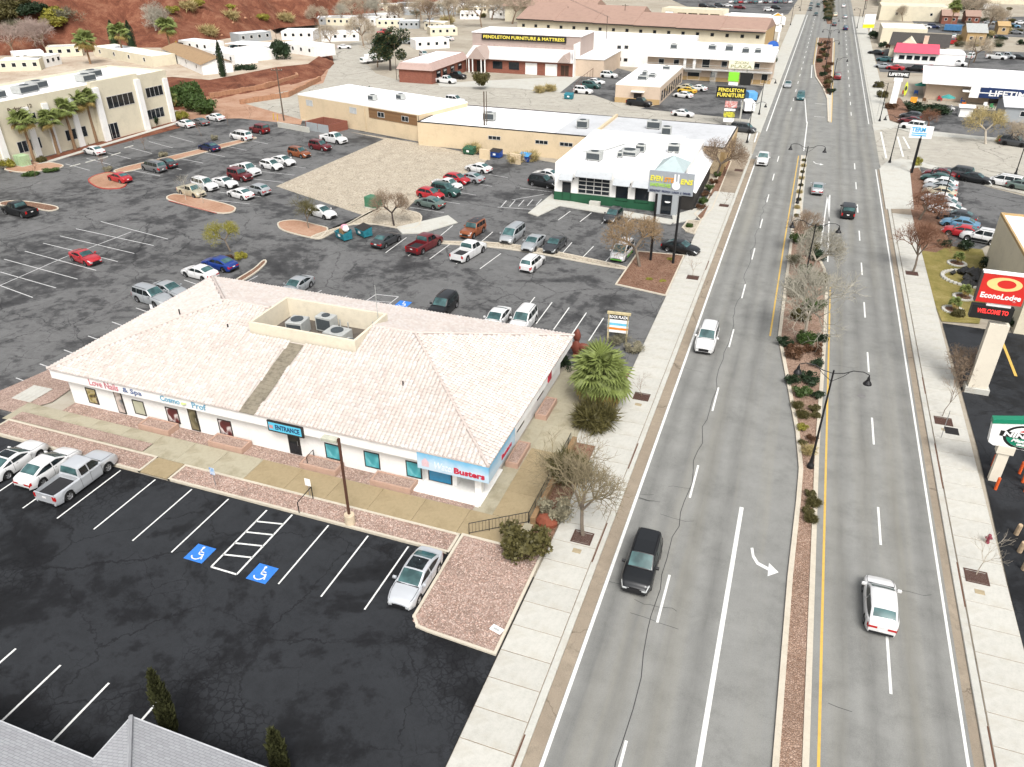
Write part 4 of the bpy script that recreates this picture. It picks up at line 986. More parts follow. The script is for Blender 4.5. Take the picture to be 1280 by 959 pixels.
# worn shingle strip up the front slope
st = MB()
for k in range(22):
    t0, t1 = k/26, (k+1)/26
    za, zb_ = ez+(rzt-ez)*t0+.035, ez+(rzt-ez)*t1+.01
    ya, yb_ = ey0+half*t0, ey0+half*t1
    if yb_ > wy0+.05: break
    st.quad((sx0-.05,ya-.02,za),(sx1+.05,ya-.02,za),(sx1+.05,yb_,zb_),(sx0-.05,yb_,zb_)); st.quad((sx0-.05,ya-.02,za-.05),(sx1+.05,ya-.02,za-.05),(sx1+.05,ya-.02,za),(sx0-.05,ya-.02,za))
st.build('shingle_strip', mat('weathered_shingle',(.20,.175,.13),.95,var=.5,ns=2.5,bump=.5,bs=9), roof)
wl_ = MB(); th = .22; wz0, wz1 = 4.6, 6.98
wl_.box(wx0,wy0,wz0,wx1,wy0+th,wz1); wl_.box(wx0,wy1-th,wz0,wx1,wy1,wz1); wl_.box(wx0,wy0+th,wz0,wx0+th,wy1-th,wz1); wl_.box(wx1-th,wy0+th,wz0,wx1,wy1-th,wz1)
well = wl_.build('machinery_well', mat('well_stucco',(.62,.56,.44),.9,var=.12), o)
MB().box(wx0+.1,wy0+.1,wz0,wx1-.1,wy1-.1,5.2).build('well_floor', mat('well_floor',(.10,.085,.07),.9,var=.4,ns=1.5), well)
for (ax_, ay_, w_, d_, h_) in ((2.9,2.6,1.5,1.5,1.35),(4.9,3.9,1.6,1.0,1.45),(7.0,2.2,1.9,1.5,1.2),(8.7,1.4,1.3,1.1,.9)):
    q = sb.ac(wx0+ax_, wy0+ay_, 5.2, w_, d_, h_)
vt = MB()
for (vx, vy, hh) in ((5.9,4.4,1.0),(6.6,4.5,.8),(1.6,3.6,.6),(9.0,4.6,1.2)): vt.tube((wx0+vx,wy0+vy,5.2),(wx0+vx,wy0+vy,5.2+hh),.06,n=6)
vt.build('vent_pipe', W_AC, well)
MB().tube((wx1-.7,wy1-.4,5.2),(wx1-.7,wy1-.4,9.6),.025,n=5).build('antenna', W_AC, well)
sv = MB()
for (vx, vy) in ((3.5,14),(7.5,13.0),(9,7)): pass
for (vx, fy) in ((6.5,.78),(12.0,.72),(29.5,.5)):
    yy = ey0+half*fy; zz = ez+(rzt-ez)*fy; put('roof_vent', MB().tube((0,0,-.1),(0,0,.38),.06,n=6).mesh('roof_vent', W_DARK), roof, (vx, yy, zz))
# --- shop front
def poster(nm, cols, scale=1.6):
    t = NT(nm); n = t.noise(scale, 2, .4, dist=1.2); t.set(t.ramp(n.outputs[0], [(.32+.36*i/(len(cols)-1), c) for i, c in enumerate(cols)]), .35); return t.m
P_SPA = poster('poster_gold', [(.05,.035,.02),(.30,.24,.08),(.42,.36,.22),(.08,.05,.03)])
P_RED = poster('poster_portrait', [(.07,.012,.015),(.10,.02,.02),(.55,.5,.48),(.6,.58,.57)], 1.0)
P_TEAL = poster('poster_teal', [(.03,.20,.24),(.05,.30,.34),(.12,.42,.46),(.55,.62,.64)], .8)
P_BLIND = poster('window_blind', [(.36,.36,.26),(.42,.42,.31),(.46,.46,.35)], .6)
P_PINK = poster('glass_door_print', [(.10,.12,.13),(.45,.38,.33),(.55,.47,.42),(.35,.42,.47)], .9)
sb.winpx((106,484),(125,506), m=P_SPA, frame=W_DARK, name='poster'); sb.winpx((164.5,499),(184,520), m=P_BLIND, frame=W_DARK)
sb.winpx((206,508),(226.5,530), m=P_RED, frame=W_DARK, name='poster'); sb.winpx((271.5,523),(292.5,546), m=P_RED, frame=W_DARK, name='poster')
for a, c in (((405.5,553),(426.5,576)),((454.5,563),(476,587)),((507,575),(528,599))): sb.winpx(a, c, m=P_TEAL, frame=W_DARK, name='poster')
def door(bd, TL, BR, m, y=0.0):
    x0, z1 = bd.loc(*TL, y); x1, z0 = bd.loc(*BR, y); w = x1-x0
    d = put('door', MB().box(0,-.06,0,w,.03,2.35).mesh('door', W_DARK), bd.o, (x0, y, .12))
    MB().box(.1,-.075,.12,w-.1,-.05,2.2).build('pane', m, d); MB().tube((w-.18,-.1,.9),(w-.18,-.1,1.3),.02,n=5).build('handle', M_RIM, d); return d
door(sb, (143,494),(160,520), P_PINK); door(sb, (235,515),(252.5,543), poster('door_glass_olive',[(.05,.045,.02),(.16,.14,.08),(.24,.21,.12)],.8)); door(sb, (360,546),(379,575), M_WIN)
dr = put('door', MB().box(0,-.05,0,1.9,.02,2.4).mesh('door', W_DARK), o, (nx+.25, .55, .15)); MB().box(.1,-.07,.1,1.8,-.045,2.3).build('pane', mat('blue_door_glass',(.01,.16,.30),.1), dr)
MB().box(L_-.55,.2,-.1,L_-.05,.7,2.8).build('column', W_WHITE, o)
MB().bbox(nx-.6,-.9,-.1,L_+.3,3.6,.16,.03).build('porch_slab', W_WHITE, o)
sg = put('entrance_sign', MB().box(0,-.12,0,3.1,.0,.95).mesh('entrance_sign', W_DARK), o, (sb.loc(335,528,-.75)[0], -.75, 2.5))
MB().box(.12,-.15,.14,2.95,-.119,.82).build('sign_face', mat('cyan_sign_face',(.10,.48,.66),.4,var=.1), sg)
letter('ENTRANCE', .55, mat('dark_blue_lettering',(.01,.03,.10),.5,var=0), sg, (1.75,-.155,.48), width=2.1, height=.42, bold=.01)
MB().box(.18,-.156,.3,.5,-.15,.6).build('sign_emblem', mat('emblem_red',(.5,.25,.25),.5), sg)
L1 = mat('lettering_rose',(.50,.20,.22),.5,var=.1); L2 = mat('lettering_navy',(.10,.14,.26),.5,var=.1); L3 = mat('lettering_steel',(.16,.34,.46),.5,var=.1); L4 = mat('lettering_lime',(.45,.55,.20),.5,var=.1)
def fpos(px, py): x, z = sb.loc(px, py, -.72); return x
letter('Love Nails', .62, L1, o, (fpos(130,484), -.74, 3.16), width=3.0, height=.6, bold=.006)
letter('& Spa', .62, L2, o, (fpos(166,493), -.74, 3.14), width=1.9, height=.58, bold=.006)
letter('Cosmo', .62, L3, o, (fpos(213,503), -.74, 3.16), width=1.9, height=.5, bold=.01); letter('Prof', .62, L3, o, (fpos(249,512), -.74, 3.16), width=1.35, height=.55, bold=.01)
MB().lathe([(.24,-.015),(.24,.015)],10).build('sign_emblem', L4, o).location = (fpos(231,507),-.74,3.18)
# corner banner
def bannermat():
    t = NT('banner_print'); sp = t.n.new('ShaderNodeSeparateXYZ'); t.link(t.tc, sp.inputs[0]); n = t.noise(1.2,4)
    t.set(t.ramp(t.math('ADD', t.math('MULTIPLY', sp.outputs[2], .55), t.math('MULTIPLY', n.outputs[0], .5)), [(.2,(.42,.56,.66)),(.55,(.50,.62,.70)),(.95,(.16,.42,.62))]), .45); return t.m
bw = 5.4; bn = put('corner_banner', MB().box(0,-.09,0,bw,0,1.35).box(bw-.09,.0,0,bw,5.2,1.35).mesh('corner_banner', bannermat()), o, (f1-bw+.10, g0-.02, 2.2))
letter('Busters', .6, mat('lettering_crimson',(.45,.02,.05),.5,var=0), bn, (bw-1.45,-.10,.45), width=2.3, height=.5, bold=.02)
letter('Water', .6, mat('lettering_pale',(.62,.68,.74),.5,var=0), bn, (bw-3.4,-.10,.5), width=1.55, height=.6, bold=.005, shear=.3)
hs = MB().add([(0,-.1,.2),(.55,-.1,.2),(.55,-.1,.65),(.28,-.1,.95),(0,-.1,.65)],[(0,1,2,3,4)]); hs.build('sign_emblem', mat('emblem_pinkgrey',(.62,.45,.48),.5), bn).location = (.35,0,.05)
letter('Busters', .5, MAT['lettering_crimson'], bn, (bw+.01, 3.4, .45), rz=math.pi/2, width=2.0, height=.42, bold=.02)
# east wall: small sign boards and windows
for yy in (7.5, 12.5):
    wv = put('window', MB().box(0,-.05,0,1.6,.03,1.4).mesh('window', W_DARK), o, (L_, yy, .9), math.pi/2); MB().box(.1,-.07,.1,1.5,-.045,1.3).build('pane', M_WIN, wv)
put('wall_sign', MB().box(0,-.1,0,.8,0,.8).mesh('wall_sign', mat('crimson_sign',(.4,.03,.05),.5)), o, (f1, 12.6, 2.8), math.pi/2)
# planters in front of the shops
M_PLB = mat('pink_planter_stucco', (.40,.265,.20), .9, var=.2, ns=2, bump=.2)
def planter(p, w, d, rz, where):
    q = thing('planter_box', 'low pink gravel-filled planter box ' + where, 'planter', (p[0],p[1],.02), rz, 'pink planter boxes round the shops')
    b = MB(); t = .14; h = .5
    b.bbox(-w/2,-d/2,0,w/2,-d/2+t,h,.02); b.bbox(-w/2,d/2-t,0,w/2,d/2,h,.02); b.bbox(-w/2,-d/2+t,0,-w/2+t,d/2-t,h,.02); b.bbox(w/2-t,-d/2+t,0,w/2,d/2-t,h,.02)
    b.build('planter_wall', M_PLB, q); MB().box(-w/2+t,-d/2+t,0,w/2-t,d/2-t,h-.07).build('gravel_fill', M_GRAV, q)
for (q, w, d, rz, wh) in (((193,538),3.0,1.25,0,'between the blind window and the first portrait poster'),((282,560),3.2,1.25,0,'below the second portrait poster'),((399,586),3.1,1.25,0,'beside the entrance door'),((490,607),3.3,1.25,0,'below the middle teal poster')):
    p = G(*q, .2); planter((p.x, 38.85), w, d, rz, wh)
planter((-16.0, 45.2), 3.0, 1.0, math.pi/2, 'under the corner banner side'); planter((-16.0, 52.2), 3.0, 1.0, math.pi/2, 'on the street side below the red wall sign')
# =================================================================== grey shingle roof, bottom left
gb = thing('shingle_roof_building', 'grey shingled hip roof of a low building at the bottom left corner', 'building', (-24.8,13.3,0), 0)
M_GSH = NT('grey_shingles'); brn = M_GSH.n.new('ShaderNodeTexBrick'); brn.inputs['Scale'].default_value = 1; brn.inputs['Brick Width'].default_value = .34; brn.inputs['Row Height'].default_value = .15; brn.inputs['Mortar Size'].default_value = .012
brn.inputs['Color1'].default_value = (.36,.37,.38,1); brn.inputs['Color2'].default_value = (.30,.305,.315,1); brn.inputs['Mortar'].default_value = (.19,.19,.20,1); M_GSH.link(M_GSH.tc, brn.inputs['Vector'])
gn = M_GSH.noise(2.2, 5); M_GSH.set(M_GSH.mix(M_GSH.math('MULTIPLY', gn.outputs[0], .35), brn.outputs['Color'], (.42,.42,.43)), .9, 0, .2); M_GSH = M_GSH.m
k = .36; E = 3.0
rb = MB(); t = 9.0
rb.add([(-40,0,E),(0,0,E),(t,-t,E+k*t),(-40,-t,E+k*t)],[(0,1,2,3)])
rb.add([(0,0,E),(0,2.3,E),(t,2.3-t,E+k*t),(t,-t,E+k*t)],[(0,1,2,3)])
rb.add([(0,2.3,E),(14,2.3,E),(14,2.3-t,E+k*t),(t,2.3-t,E+k*t)],[(0,1,2,3)])
rf = rb.build('roof', M_GSH, gb)
hc = MB(); 
for i in range(24): hc.tube((i*t/24,2.3-i*t/24,E+k*i*t/24+.05),((i+1.1)*t/24,2.3-(i+1.1)*t/24,E+k*(i+1.1)*t/24+.03),.11,.095,6)
hc.build('hip_cap', mat('shingle_cap',(.33,.335,.345),.9,var=.15), rf)
ed = MB(); ed.box(-40,-.0,E-.16,0,.06,E+.012); ed.box(-.06,.06,E-.16,0,2.3,E+.012); ed.box(-.06,2.3,E-.16,14,2.36,E+.012); ed.build('gutter', mat('pale_gutter',(.55,.56,.57),.5,.3), rf)
MB().prism([(-39,-.5),(.5,-.5),(.5,1.8),(13.5,1.8),(13.5,-8.5),(-39,-8.5)], -.1, E-.1).build('wall', W_CREAM, gb)
# =================================================================== two-storey office, left
ob = B('office_building', 'two-storey cream office block with white roof and dark strip windows', 'building', (-127.4,66), (-124.0,133.2))
ob.flat(9.6, 16, W_CREAM, W_ROOF, para=.5)
xa, _ = ob.loc(120,150); xb, _ = ob.loc(180,150)
MB().box(xa,-.9,-.2,xb,0,10.6).build('entrance_bay', W_CREAM, ob.o)
pil = MB().box(-.55,-.35,-.2,.55,.0,8.6).mesh('pilaster', W_WHITE)
for q in ((8,200),(47,190),(70,183),(100,172),(216,150)): put('pilaster', pil, ob.o, (ob.loc(*q)[0], -.002, 0))
pil2 = MB().box(-.6,-.5,-.2,.6,.0,9.6).mesh('pilaster', W_WHITE)
for xx in (xa+.6, xb-.6): put('pilaster', pil2, ob.o, (xx, -.902, 0))
for TL, BR, n, y in (((22,183),(53,184),5,0),((36,147),(46,150),2,0),((81,166),(109,165),4,0),((183,139),(205,141),4,0),((181,110),(203,112),4,0)):
    x0, z0 = ob.loc(TL[0], (TL[1]+BR[1])/2, y); x1, _ = ob.loc(BR[0], (TL[1]+BR[1])/2, y); z0 = 1.5 if TL[1] > 138 and TL[0] != 36 else 5.6
    ob.win(x0, z0, x1, z0+1.9, y, bars=n)
x0, _ = ob.loc(133,125,-.9); x1, _ = ob.loc(166,118,-.9); ob.win(x0, 5.4, x1, 7.6, -.9, bars=5)
x0, _ = ob.loc(135,168,-.9); x1, _ = ob.loc(149,164,-.9); ob.win(x0, .0, x1, 2.9, -.9, bars=3, name='door')
letter('Parkway 12', .9, mat('bronze_lettering',(.12,.09,.06),.5,var=0), ob.o, (ob.loc(23,130)[0], -.03, 8.6), width=4.6, height=.8)
for (x, y, w) in ((34,6,3),(40,6,4),(44,8,3),(53,6,3),(57,9,3.5),(28,5,2)): ob.ac(x, y, 9.66, w, 2.2, 1.3)
# =================================================================== tan workshop range
tb = B('workshop_building', 'tall tan block workshop with white roof and boarded upper wall', 'building', (-100.2,143.6), (-67.6,134.2))
tb.flat(4.9, 14.5, W_TAN, W_ROOF, para=.25, cap=W_ROOF)
x0, z0 = tb.loc(461,137); x1, z1 = tb.loc(522,128)
bd = MB(); n = int((x1-x0)/.28)
bo = tb.box('board_panel', x0, -.05, 2.9, x1, -.001, 4.75, W_DARK)
me = MB().box(.012,-.09,2.92,.27,-.05,4.73).mesh('board', W_WOOD)
for i in range(n): put('board', me, bo, (x0+i*.28, rnd.uniform(-.012,.01), 0))
for px in ((476,136),(506,137)): x, _ = tb.loc(*px); tb.win(x-.9, 3.3, x+.9, 4.3, -.1, bars=2)
for px in ((387,130),(441,134)): x, _ = tb.loc(*px); tb.win(x-1, 3.1, x+1, 4.3, 0, bars=2, m=mat('pale_glass',(.45,.47,.47),.2))
pp = MB(); pp.tube((tb.loc(456,140)[0],-.15,0),(tb.loc(456,140)[0],-.15,4.9),.09,n=6); pp.tube((tb.L-.2,-.15,0),(tb.L-.2,-.15,4.9),.09,n=6); pp.build('downpipe', W_TAN, tb.o)
for (x, y) in ((17,5),(21,9)): tb.ac(x, y, 4.96)
lb = B('warehouse_building', 'long low tan warehouse with white and grey roof behind the restaurant', 'building', (-66.8,131.9), (-11.0,131.0))
lb.flat(4.1, 17.5, W_TAN, W_ROOF, para=.18, cap=W_DARK)
gx = lb.loc(650,150)[0]
lb.box('grey_roof_section', 26.5, .3, 4.17, 55.4, 17.2, 4.24, W_GROOF)
MB().box(33.2,.2,4.2,33.6,17.3,4.75).build('fire_wall', W_TAN, lb.o); MB().box(55.2,-.02,0,55.85,17.0,3.6).build('end_panel', W_OCHRE, lb.o)
for px in ((618,169),(677,174),(708,176)): x, z = lb.loc(*px); lb.win(x-1.2, 2.2, x+1.2, 2.9, bars=3)
for (x, y, w) in ((12,6,2.2),(30,6,2.0),(42,10,2.4),(45,6,1.6)): lb.ac(x, y, 4.25, w, 1.6, 1.4)
# =================================================================== restaurant
rb_ = B('restaurant_building', 'white restaurant with green base, metal awnings and roller windows', 'building', (-32.8,108.2), (-17.5,108.2)); ro = rb_.o
rb_.flat(5.3, 22.8, W_WHITE, W_ROOF, para=.3)
MB().box(-.03,-.05,-.05,rb_.L-.05,0,1.35).box(-.06,.0,-.05,-.0,9,1.35).build('wainscot', W_GREEN, ro)
M_AWN = mat('galvanised_awning',(.45,.47,.48),.45,.3,var=.12,ns=2)
x0, z1 = rb_.loc(723,225); x1, z0 = rb_.loc(762,245)
gd = put('roller_window', MB().box(0,-.08,0,x1-x0,.0,2.5).mesh('roller_window', M_FRAME), ro, (x0, 0, 1.45))
pw = (x1-x0-.1)/4; pm = MB().box(.06,-.1,.05,pw-.05,-.075,.53).mesh('pane', M_WIN)
for i in range(4):
    for j in range(4): put('pane', pm, gd, (.05+i*pw, 0, .07+j*.6))
def awning(a, c, z, dep=1.1):
    b = MB(); b.add([(a,0,z+.75),(c,0,z+.75),(c,-dep,z),(a,-dep,z),(a,0,z+.68),(c,0,z+.68),(c,-dep,z-.07),(a,-dep,z-.07)],[(0,3,2,1),(4,5,6,7),(3,7,6,2),(0,4,7,3),(1,2,6,5)])
    aw = b.build('awning', M_AWN, ro); q = MB()
    for xx in (a+.08, c-.08): q.tube((xx,0,z-.5),(xx,-dep+.1,z-.05),.03,n=5)
    q.build('bracket', W_DARK, aw)
awning(x0-.3, x1+.3, 4.15); 
for a, c in (((703,232),(713,252)),((770,238),(784,253)),((794,241),(810,256))):
    xa_, _ = rb_.loc(*a); xc_, _ = rb_.loc(*c)
    if a[0] < 710: rb_.win(xa_, .15, xc_, 2.9, m=M_WIN, frame=W_DARK, name='door')
    else: rb_.win(xa_, .9, xc_, 3.3, m=M_WIN, frame=W_DARK)
    awning(xa_-.35, xc_+.35, 3.45)
for px in (717,788): x, _ = rb_.loc(px,235); MB().lathe([(.05,0),(.16,.25),(.1,.3)],8).build('wall_lamp', W_DARK, ro).location = (x,-.25,3.4)
# entrance tower with hip cap
tx0, tx1 = rb_.L+.0, rb_.L+3.1
MB().box(tx0,-1.2,-.05,tx1,4.2,6.2).build('tower', W_GREY, ro)
MB().add([(tx0-.5,-1.7,6.2),(tx1+.5,-1.7,6.2),(tx1+.5,4.7,6.2),(tx0-.5,4.7,6.2),((tx0+tx1)/2,1.5,7.7)],[(0,1,4),(1,2,4),(2,3,4),(3,0,4),(0,3,2,1)]).build('tower_roof', mat('seafoam_metal',(.42,.50,.50),.5,.2,var=.1), ro)
rb_.win(tx0+.8, .1, tx0+2.3, 2.9, -1.2, m=M_WIN, frame=W_DARK, name='door')
MB().lathe([(.4,0),(.4,.05)],14).build('door_emblem', mat('emblem_white',(.8,.8,.78),.5), ro).location = (tx0+1.7,-1.33,1.9)
# patio roof on the street side
MB().add([(tx1,1.0,3.9),(tx1+2.1,1.0,2.9),(tx1+2.1,20,2.9),(tx1,20,4.4),(tx1,1.0,3.8),(tx1+2.1,1.0,2.8),(tx1+2.1,20,2.8),(tx1,20,4.3)],[(0,1,2,3),(7,6,5,4),(0,4,5,1),(1,5,6,2),(2,6,7,3)]).build('patio_roof', W_ROOF, ro)
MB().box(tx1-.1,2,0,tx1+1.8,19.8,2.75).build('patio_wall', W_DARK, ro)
MB().box(rb_.L-.1,4.3,-.05,tx1,22.7,5.2).build('wing_wall', W_WHITE, ro); MB().box(rb_.L+.1,4.4,5.2,tx1-.1,22.6,5.28).build('wing_roof', W_ROOF, ro)
for (x, y, w, d, h) in ((4.8,4.2,2.2,1.6,1.3),(9,9,2.6,2.4,.8),(10.2,11.5,1.4,1.4,1.1),(15,13,1.8,1.5,1.2),(8,7,.8,.8,.9)): rb_.ac(x, y, 5.36, w, d, h)
cn = MB(); cn.path([(2,8,5.5),(5,10,5.5),(7,15,5.5)],.08); cn.build('conduit', W_AC, ro)
put('flower_box', MB().bbox(0,-.6,0,1.6,0,.7,.04).mesh('flower_box', M_CONC), ro, (rb_.loc(738,258)[0], -.35, .0))
# =================================================================== furniture store
fm = B('furniture_store', 'brick furniture store with mauve upper wall and long black name board', 'building', (-92.2,215.2), (-61.0,215.2)); fo = fm.o
MB().box(0,0,-.2,fm.L,24,3.9).build('wall', W_BRICK, fo)
MB().add([(-.3,-.9,3.7),(fm.L+.2,-.9,3.7),(fm.L+.2,6,6.1),(-.3,6,6.1),(-.3,-.9,3.5),(fm.L+.2,-.9,3.5)],[(0,1,2,3),(4,5,1,0)]).build('canopy_roof', mat('pale_metal_roof',(.56,.54,.52),.6,var=.08), fo)
MB().box(-.6,6,3.9,fm.L+.3,20,9.4).build('upper_wall', W_MAUVE, fo); MB().box(-.8,5.8,9.4,fm.L+.5,20.2,9.6).build('upper_roof', W_ROOF, fo)
MB().box(-.62,5.9,5.4,fm.L+.32,6,6.6).build('siding_band', mat('pale_mauve_siding',(.40,.31,.275),.7), fo)
nb = put('name_board', MB().box(0,-.25,0,25,0,1.5).mesh('name_board', mat('sign_black',(.012,.012,.012),.5,var=0)), fo, (2.4, 5.85, 7.7))
M_SY = mat('sign_yellow',(.78,.66,.10),.5,var=0)
letter('Pendleton Furniture & Mattress'.upper(), 1.0, M_SY, nb, (12.5,-.27,.75), width=24, height=.85, bold=.02)
MB().box(fm.L,0,-.1,fm.L+.2,23.8,8.2).build('side_wall', W_WHITE, fo)
MB().box(fm.L+.2,2,-.1,fm.L+8,22,4.4).build('annex', W_PEACH, fo); MB().box(fm.L+.1,1.8,4.4,fm.L+8.2,22.2,4.6).build('annex_roof', W_ROOF, fo)
for px in (664,689): x, _ = fm.loc(px,85); put('roller_door', MB().box(-1.7,-.06,0,1.7,0,3.0).mesh('roller_door', W_WHITE), fo, (x,-.001,0))
for a, c in ((616,628),(636,649)): xa_, _ = fm.loc(a,82); xc_, _ = fm.loc(c,82); fm.win(xa_, 1.0, xc_, 3.0, m=M_WIN, frame=W_DARK)
xd, _ = fm.loc(706,88); fm.win(xd-1.2, .1, xd+1.2, 2.9, m=mat('brown_door_glass',(.05,.025,.015),.2), frame=W_BRICK, bars=2, name='door')
def porch(x, w, z, dep, cols):
    b = MB().add([(x-w/2,-dep,z),(x+w/2,-dep,z),(x,-dep,z+w*.55),(x-w/2,1.5,z),(x+w/2,1.5,z),(x,4.5,z+w*.55)],[(0,1,2),(0,2,5,3),(1,4,5,2)]); p_ = b.build('porch_gable', W_MAUVE, fo)
    for xx in cols: put('column', MB().box(-.14,-.14,0,.14,.14,z).mesh('column', W_WHITE), p_, (x+xx,-dep+.3,0))
xp, _ = fm.loc(601,80); porch(xp, 5.6, 3.7, 3.2, (-2.4,-1.3,1.3,2.4)); porch(xd, 3.6, 3.7, 1.6, ())
MB().box(xp-1.2,-.05,0,xp+1.2,0,2.9).build('entrance', W_DARK, fo)
fw_ = B('furniture_store_wing', 'single-storey brick wing with pink mansard roof left of the furniture store', 'building', (-101.6,191.8), (-92.2,191.8))
MB().box(0,0,-.2,fw_.L,23,3.3).build('wall', W_BRICK, fw_.o)
MB().add([(-.5,-.5,3.3),(fw_.L+.6,-.5,3.3),(fw_.L+.6,23,3.3),(-.5,23,3.3),(.4,.4,5.0),(fw_.L-.8,.4,5.0),(fw_.L-.8,23,5.0),(.4,23,5.0)],[(0,1,5,4),(1,2,6,5),(2,3,7,6),(3,0,4,7)]).build('mansard', mat('pink_shake',(.38,.275,.24),.8,var=.15,ns=1), fw_.o)
MB().box(.3,.3,4.6,fw_.L-.7,22.9,4.85).build('roof', W_ROOF, fw_.o)
for yy in (3,7,12,17):
    w_ = put('window', MB().box(0,-.05,0,2.6,.03,1.7).mesh('window', W_DARK), fw_.o, (fw_.L, yy, 1.1), math.pi/2); MB().box(.1,-.07,.1,2.5,-.045,1.6).build('pane', M_WIN, w_)
    letter('SALE' if yy in (3,7) else 'SOFAS', .5, mat('sign_white',(.8,.8,.78),.5,var=0), w_, (1.3,-.08,1.2), width=1.6, height=.4)
# =================================================================== plaza
zl = B('plaza_wing', 'low peach plaza wing with white flat roof and side arcade', 'building', (-42.0,185.0), (-31.6,185.0))
zl.flat(3.8, 32, W_PEACH, W_ROOF, para=.3, cap=W_WHITE); MB().box(-.04,-.06,-.1,zl.L+.04,0,1.1).build('base_course', W_OCHRE, zl.o)
MB().box(3.8,-.9,2.55,6.8,0,2.75).build('canopy', W_WHITE, zl.o); MB().box(4.4,-.05,0,6.2,0,2.2).build('door', W_DARK, zl.o)
for k in range(9):
    w_ = put('window', MB().box(0,-.05,0,1.9,.02,2.2).mesh('window', W_DARK), zl.o, (zl.L, 2+k*3.2, .5), math.pi/2); MB().box(.1,-.06,.1,1.8,-.04,2.1).build('pane', M_WIN, w_)
for (x, y, w, d, h) in ((4.5,9,2.2,2.4,1.0),(6,13,1.6,1.6,.8),(3.5,16,1.2,1.2,.9),(7,26,1.8,1.0,.9)): zl.ac(x, y, 3.86, w, d, h)
zb_ = B('plaza_building', 'two-storey plaza with white parapet, open gallery and outside stairs', 'building', (-42.0,219.6), (-9.6,219.6)); zo = zb_.o
MB().box(0,1.8,-.1,zb_.L,15,6.0).build('wall', W_PEACH, zo); MB().box(-.3,-.3,5.6,zb_.L+.3,15.3,6.9).build('parapet', W_WHITE, zo); MB().box(0,0,6.9,zb_.L,15,7.0).build('roof', W_ROOF, zo)
MB().box(-.2,-.1,2.85,zb_.L+.2,1.8,3.15).build('gallery', mat('gallery_grey',(.45,.44,.42),.8), zo); MB().box(-.1,1.74,-.1,zb_.L,1.8,1.0).build('base_course', W_OCHRE, zo)
rl = MB(); rl.tube((0,0,4.1),(zb_.L,0,4.1),.04,n=5); rl.tube((0,0,3.6),(zb_.L,0,3.6),.03,n=5); rl.build('railing', W_AC, zo)
for x, zz, w, h in ((11,.1,3.2,2.4),(17,.1,1.3,2.3),(22,.1,1.4,2.3),(26.5,.1,1.5,2.4),(3,3.6,1.5,1.4),(7,3.6,1.5,1.4),(14.5,3.3,2.0,2.1),(19.5,3.6,1.5,1.5),(27,3.6,2.2,1.4),(30,.1,1.6,2.4)): zb_.win(x, zz, x+w, zz+h, 1.78, frame=W_WHITE)
pc = MB().box(-.7,-.15,0,.7,.1,5.6).mesh('pier', W_WHITE)
for x in (10.2,12.7): put('pier', MB().box(-.35,-.1,3.15,.35,.1,5.6).mesh('pier', W_WHITE), zo, (x,.3,0))
sr = MB(); 
for k in range(12): sr.box(17.6+.0*k,-3.4+k*.28,.1+k*.25,19.0,-3.1+k*.28,.16+k*.25)
sr.build('stairs', W_AC, zo); MB().box(10.2,1.6,2.0,14.6,1.78,2.9).build('shop_fascia', W_WHITE, zo)
for (x, y, w, d, h) in ((6,6,1.8,1.5,1.2),(16,8,2,1.5,1.2),(20.5,7,2.0,2.0,1.4),(25,4,1.8,1.5,1.3),(28,5,1.6,1.6,1.1)): zb_.ac(x, y, 7.0, w, d, h)
# =================================================================== long hall behind, white warehouse
wh = B('white_warehouse', 'plain white metal warehouse behind the furniture store', 'building', (-67.2,238.6), (-34.0,238.6)); wh.flat(6.8, 20, W_WHITE, W_ROOF, para=.12)
for px in ((734,53),(774,59),(783,59),(774,74),(782,75)): x, z = wh.loc(*px); wh.win(x-.6, z-.5, x+.6, z+.5)
wh2 = B('white_shed', 'white flat-roofed shed between warehouse and plaza', 'building', (-34.0,240), (-12,240)); wh2.flat(5.6, 14, W_WHITE, W_ROOF, para=.12)
th = B('long_hall', 'long cream hall with stepped terracotta roof sections', 'building', (-104,290.5), (-16,283)); th_o = th.o
MB().box(0,0,-.2,th.L,20,6.6).build('wall', W_CREAM, th_o); MB().box(th.L-.05,0,-.1,th.L+.06,20,6.4).build('end_wall', W_OCHRE, th_o)
n = 6
for i in range(n):
    a, c = i*th.L/n, (i+1)*th.L/n; dz = (n-1-i)*.12
    r_ = MB().add([(a,-1.2,6.2+dz),(c,-1.2,6.2+dz),(c,10,9.4+dz),(a,10,9.4+dz),(c,21,6.2+dz),(a,21,6.2+dz),(a,-1.2,5.9+dz),(c,-1.2,5.9+dz)],[(0,1,2,3),(3,2,4,5),(6,7,1,0),(1,4,2)]).build('roof_section', W_TERRA, th_o)
    MB().box(a,-1.3,5.75+dz,c,-1.15,6.1+dz).build('eave_board', W_DARK, r_)
    for kx in range(3): x = a+(kx+.5)*(c-a)/3; th.win(x-.55, 4.0, x+.55, 5.0, 0, frame=W_DARK)
for (cx_, cy_, lx, nm, lb_) in ((-87,318,44,'terracotta_hall','second terracotta-roofed hall behind the long hall'),(-110,345,40,'terracotta_hall','third terracotta-roofed hall farthest behind')):
    q = thing(nm, lb_, 'building', (cx_,cy_,0), R(-5)); MB().box(-lx/2,0,-.1,lx/2,16,6.0).build('wall', W_CREAM, q)
    MB().add([(-lx/2-1,-1,6),(lx/2+1,-1,6),(lx/2+1,8,9.2),(-lx/2-1,8,9.2),(lx/2+1,17,6),(-lx/2-1,17,6)],[(0,1,2,3),(3,2,4,5),(1,4,2)]).build('roof', W_TERRA, q)
hb = B('shop_row', 'low tan shop row with framed sign at the mall car park', 'building', G2(826,27), G2(901,31)); hb.flat(5.2, 10, W_CREAM, W_CREAM, para=.2)
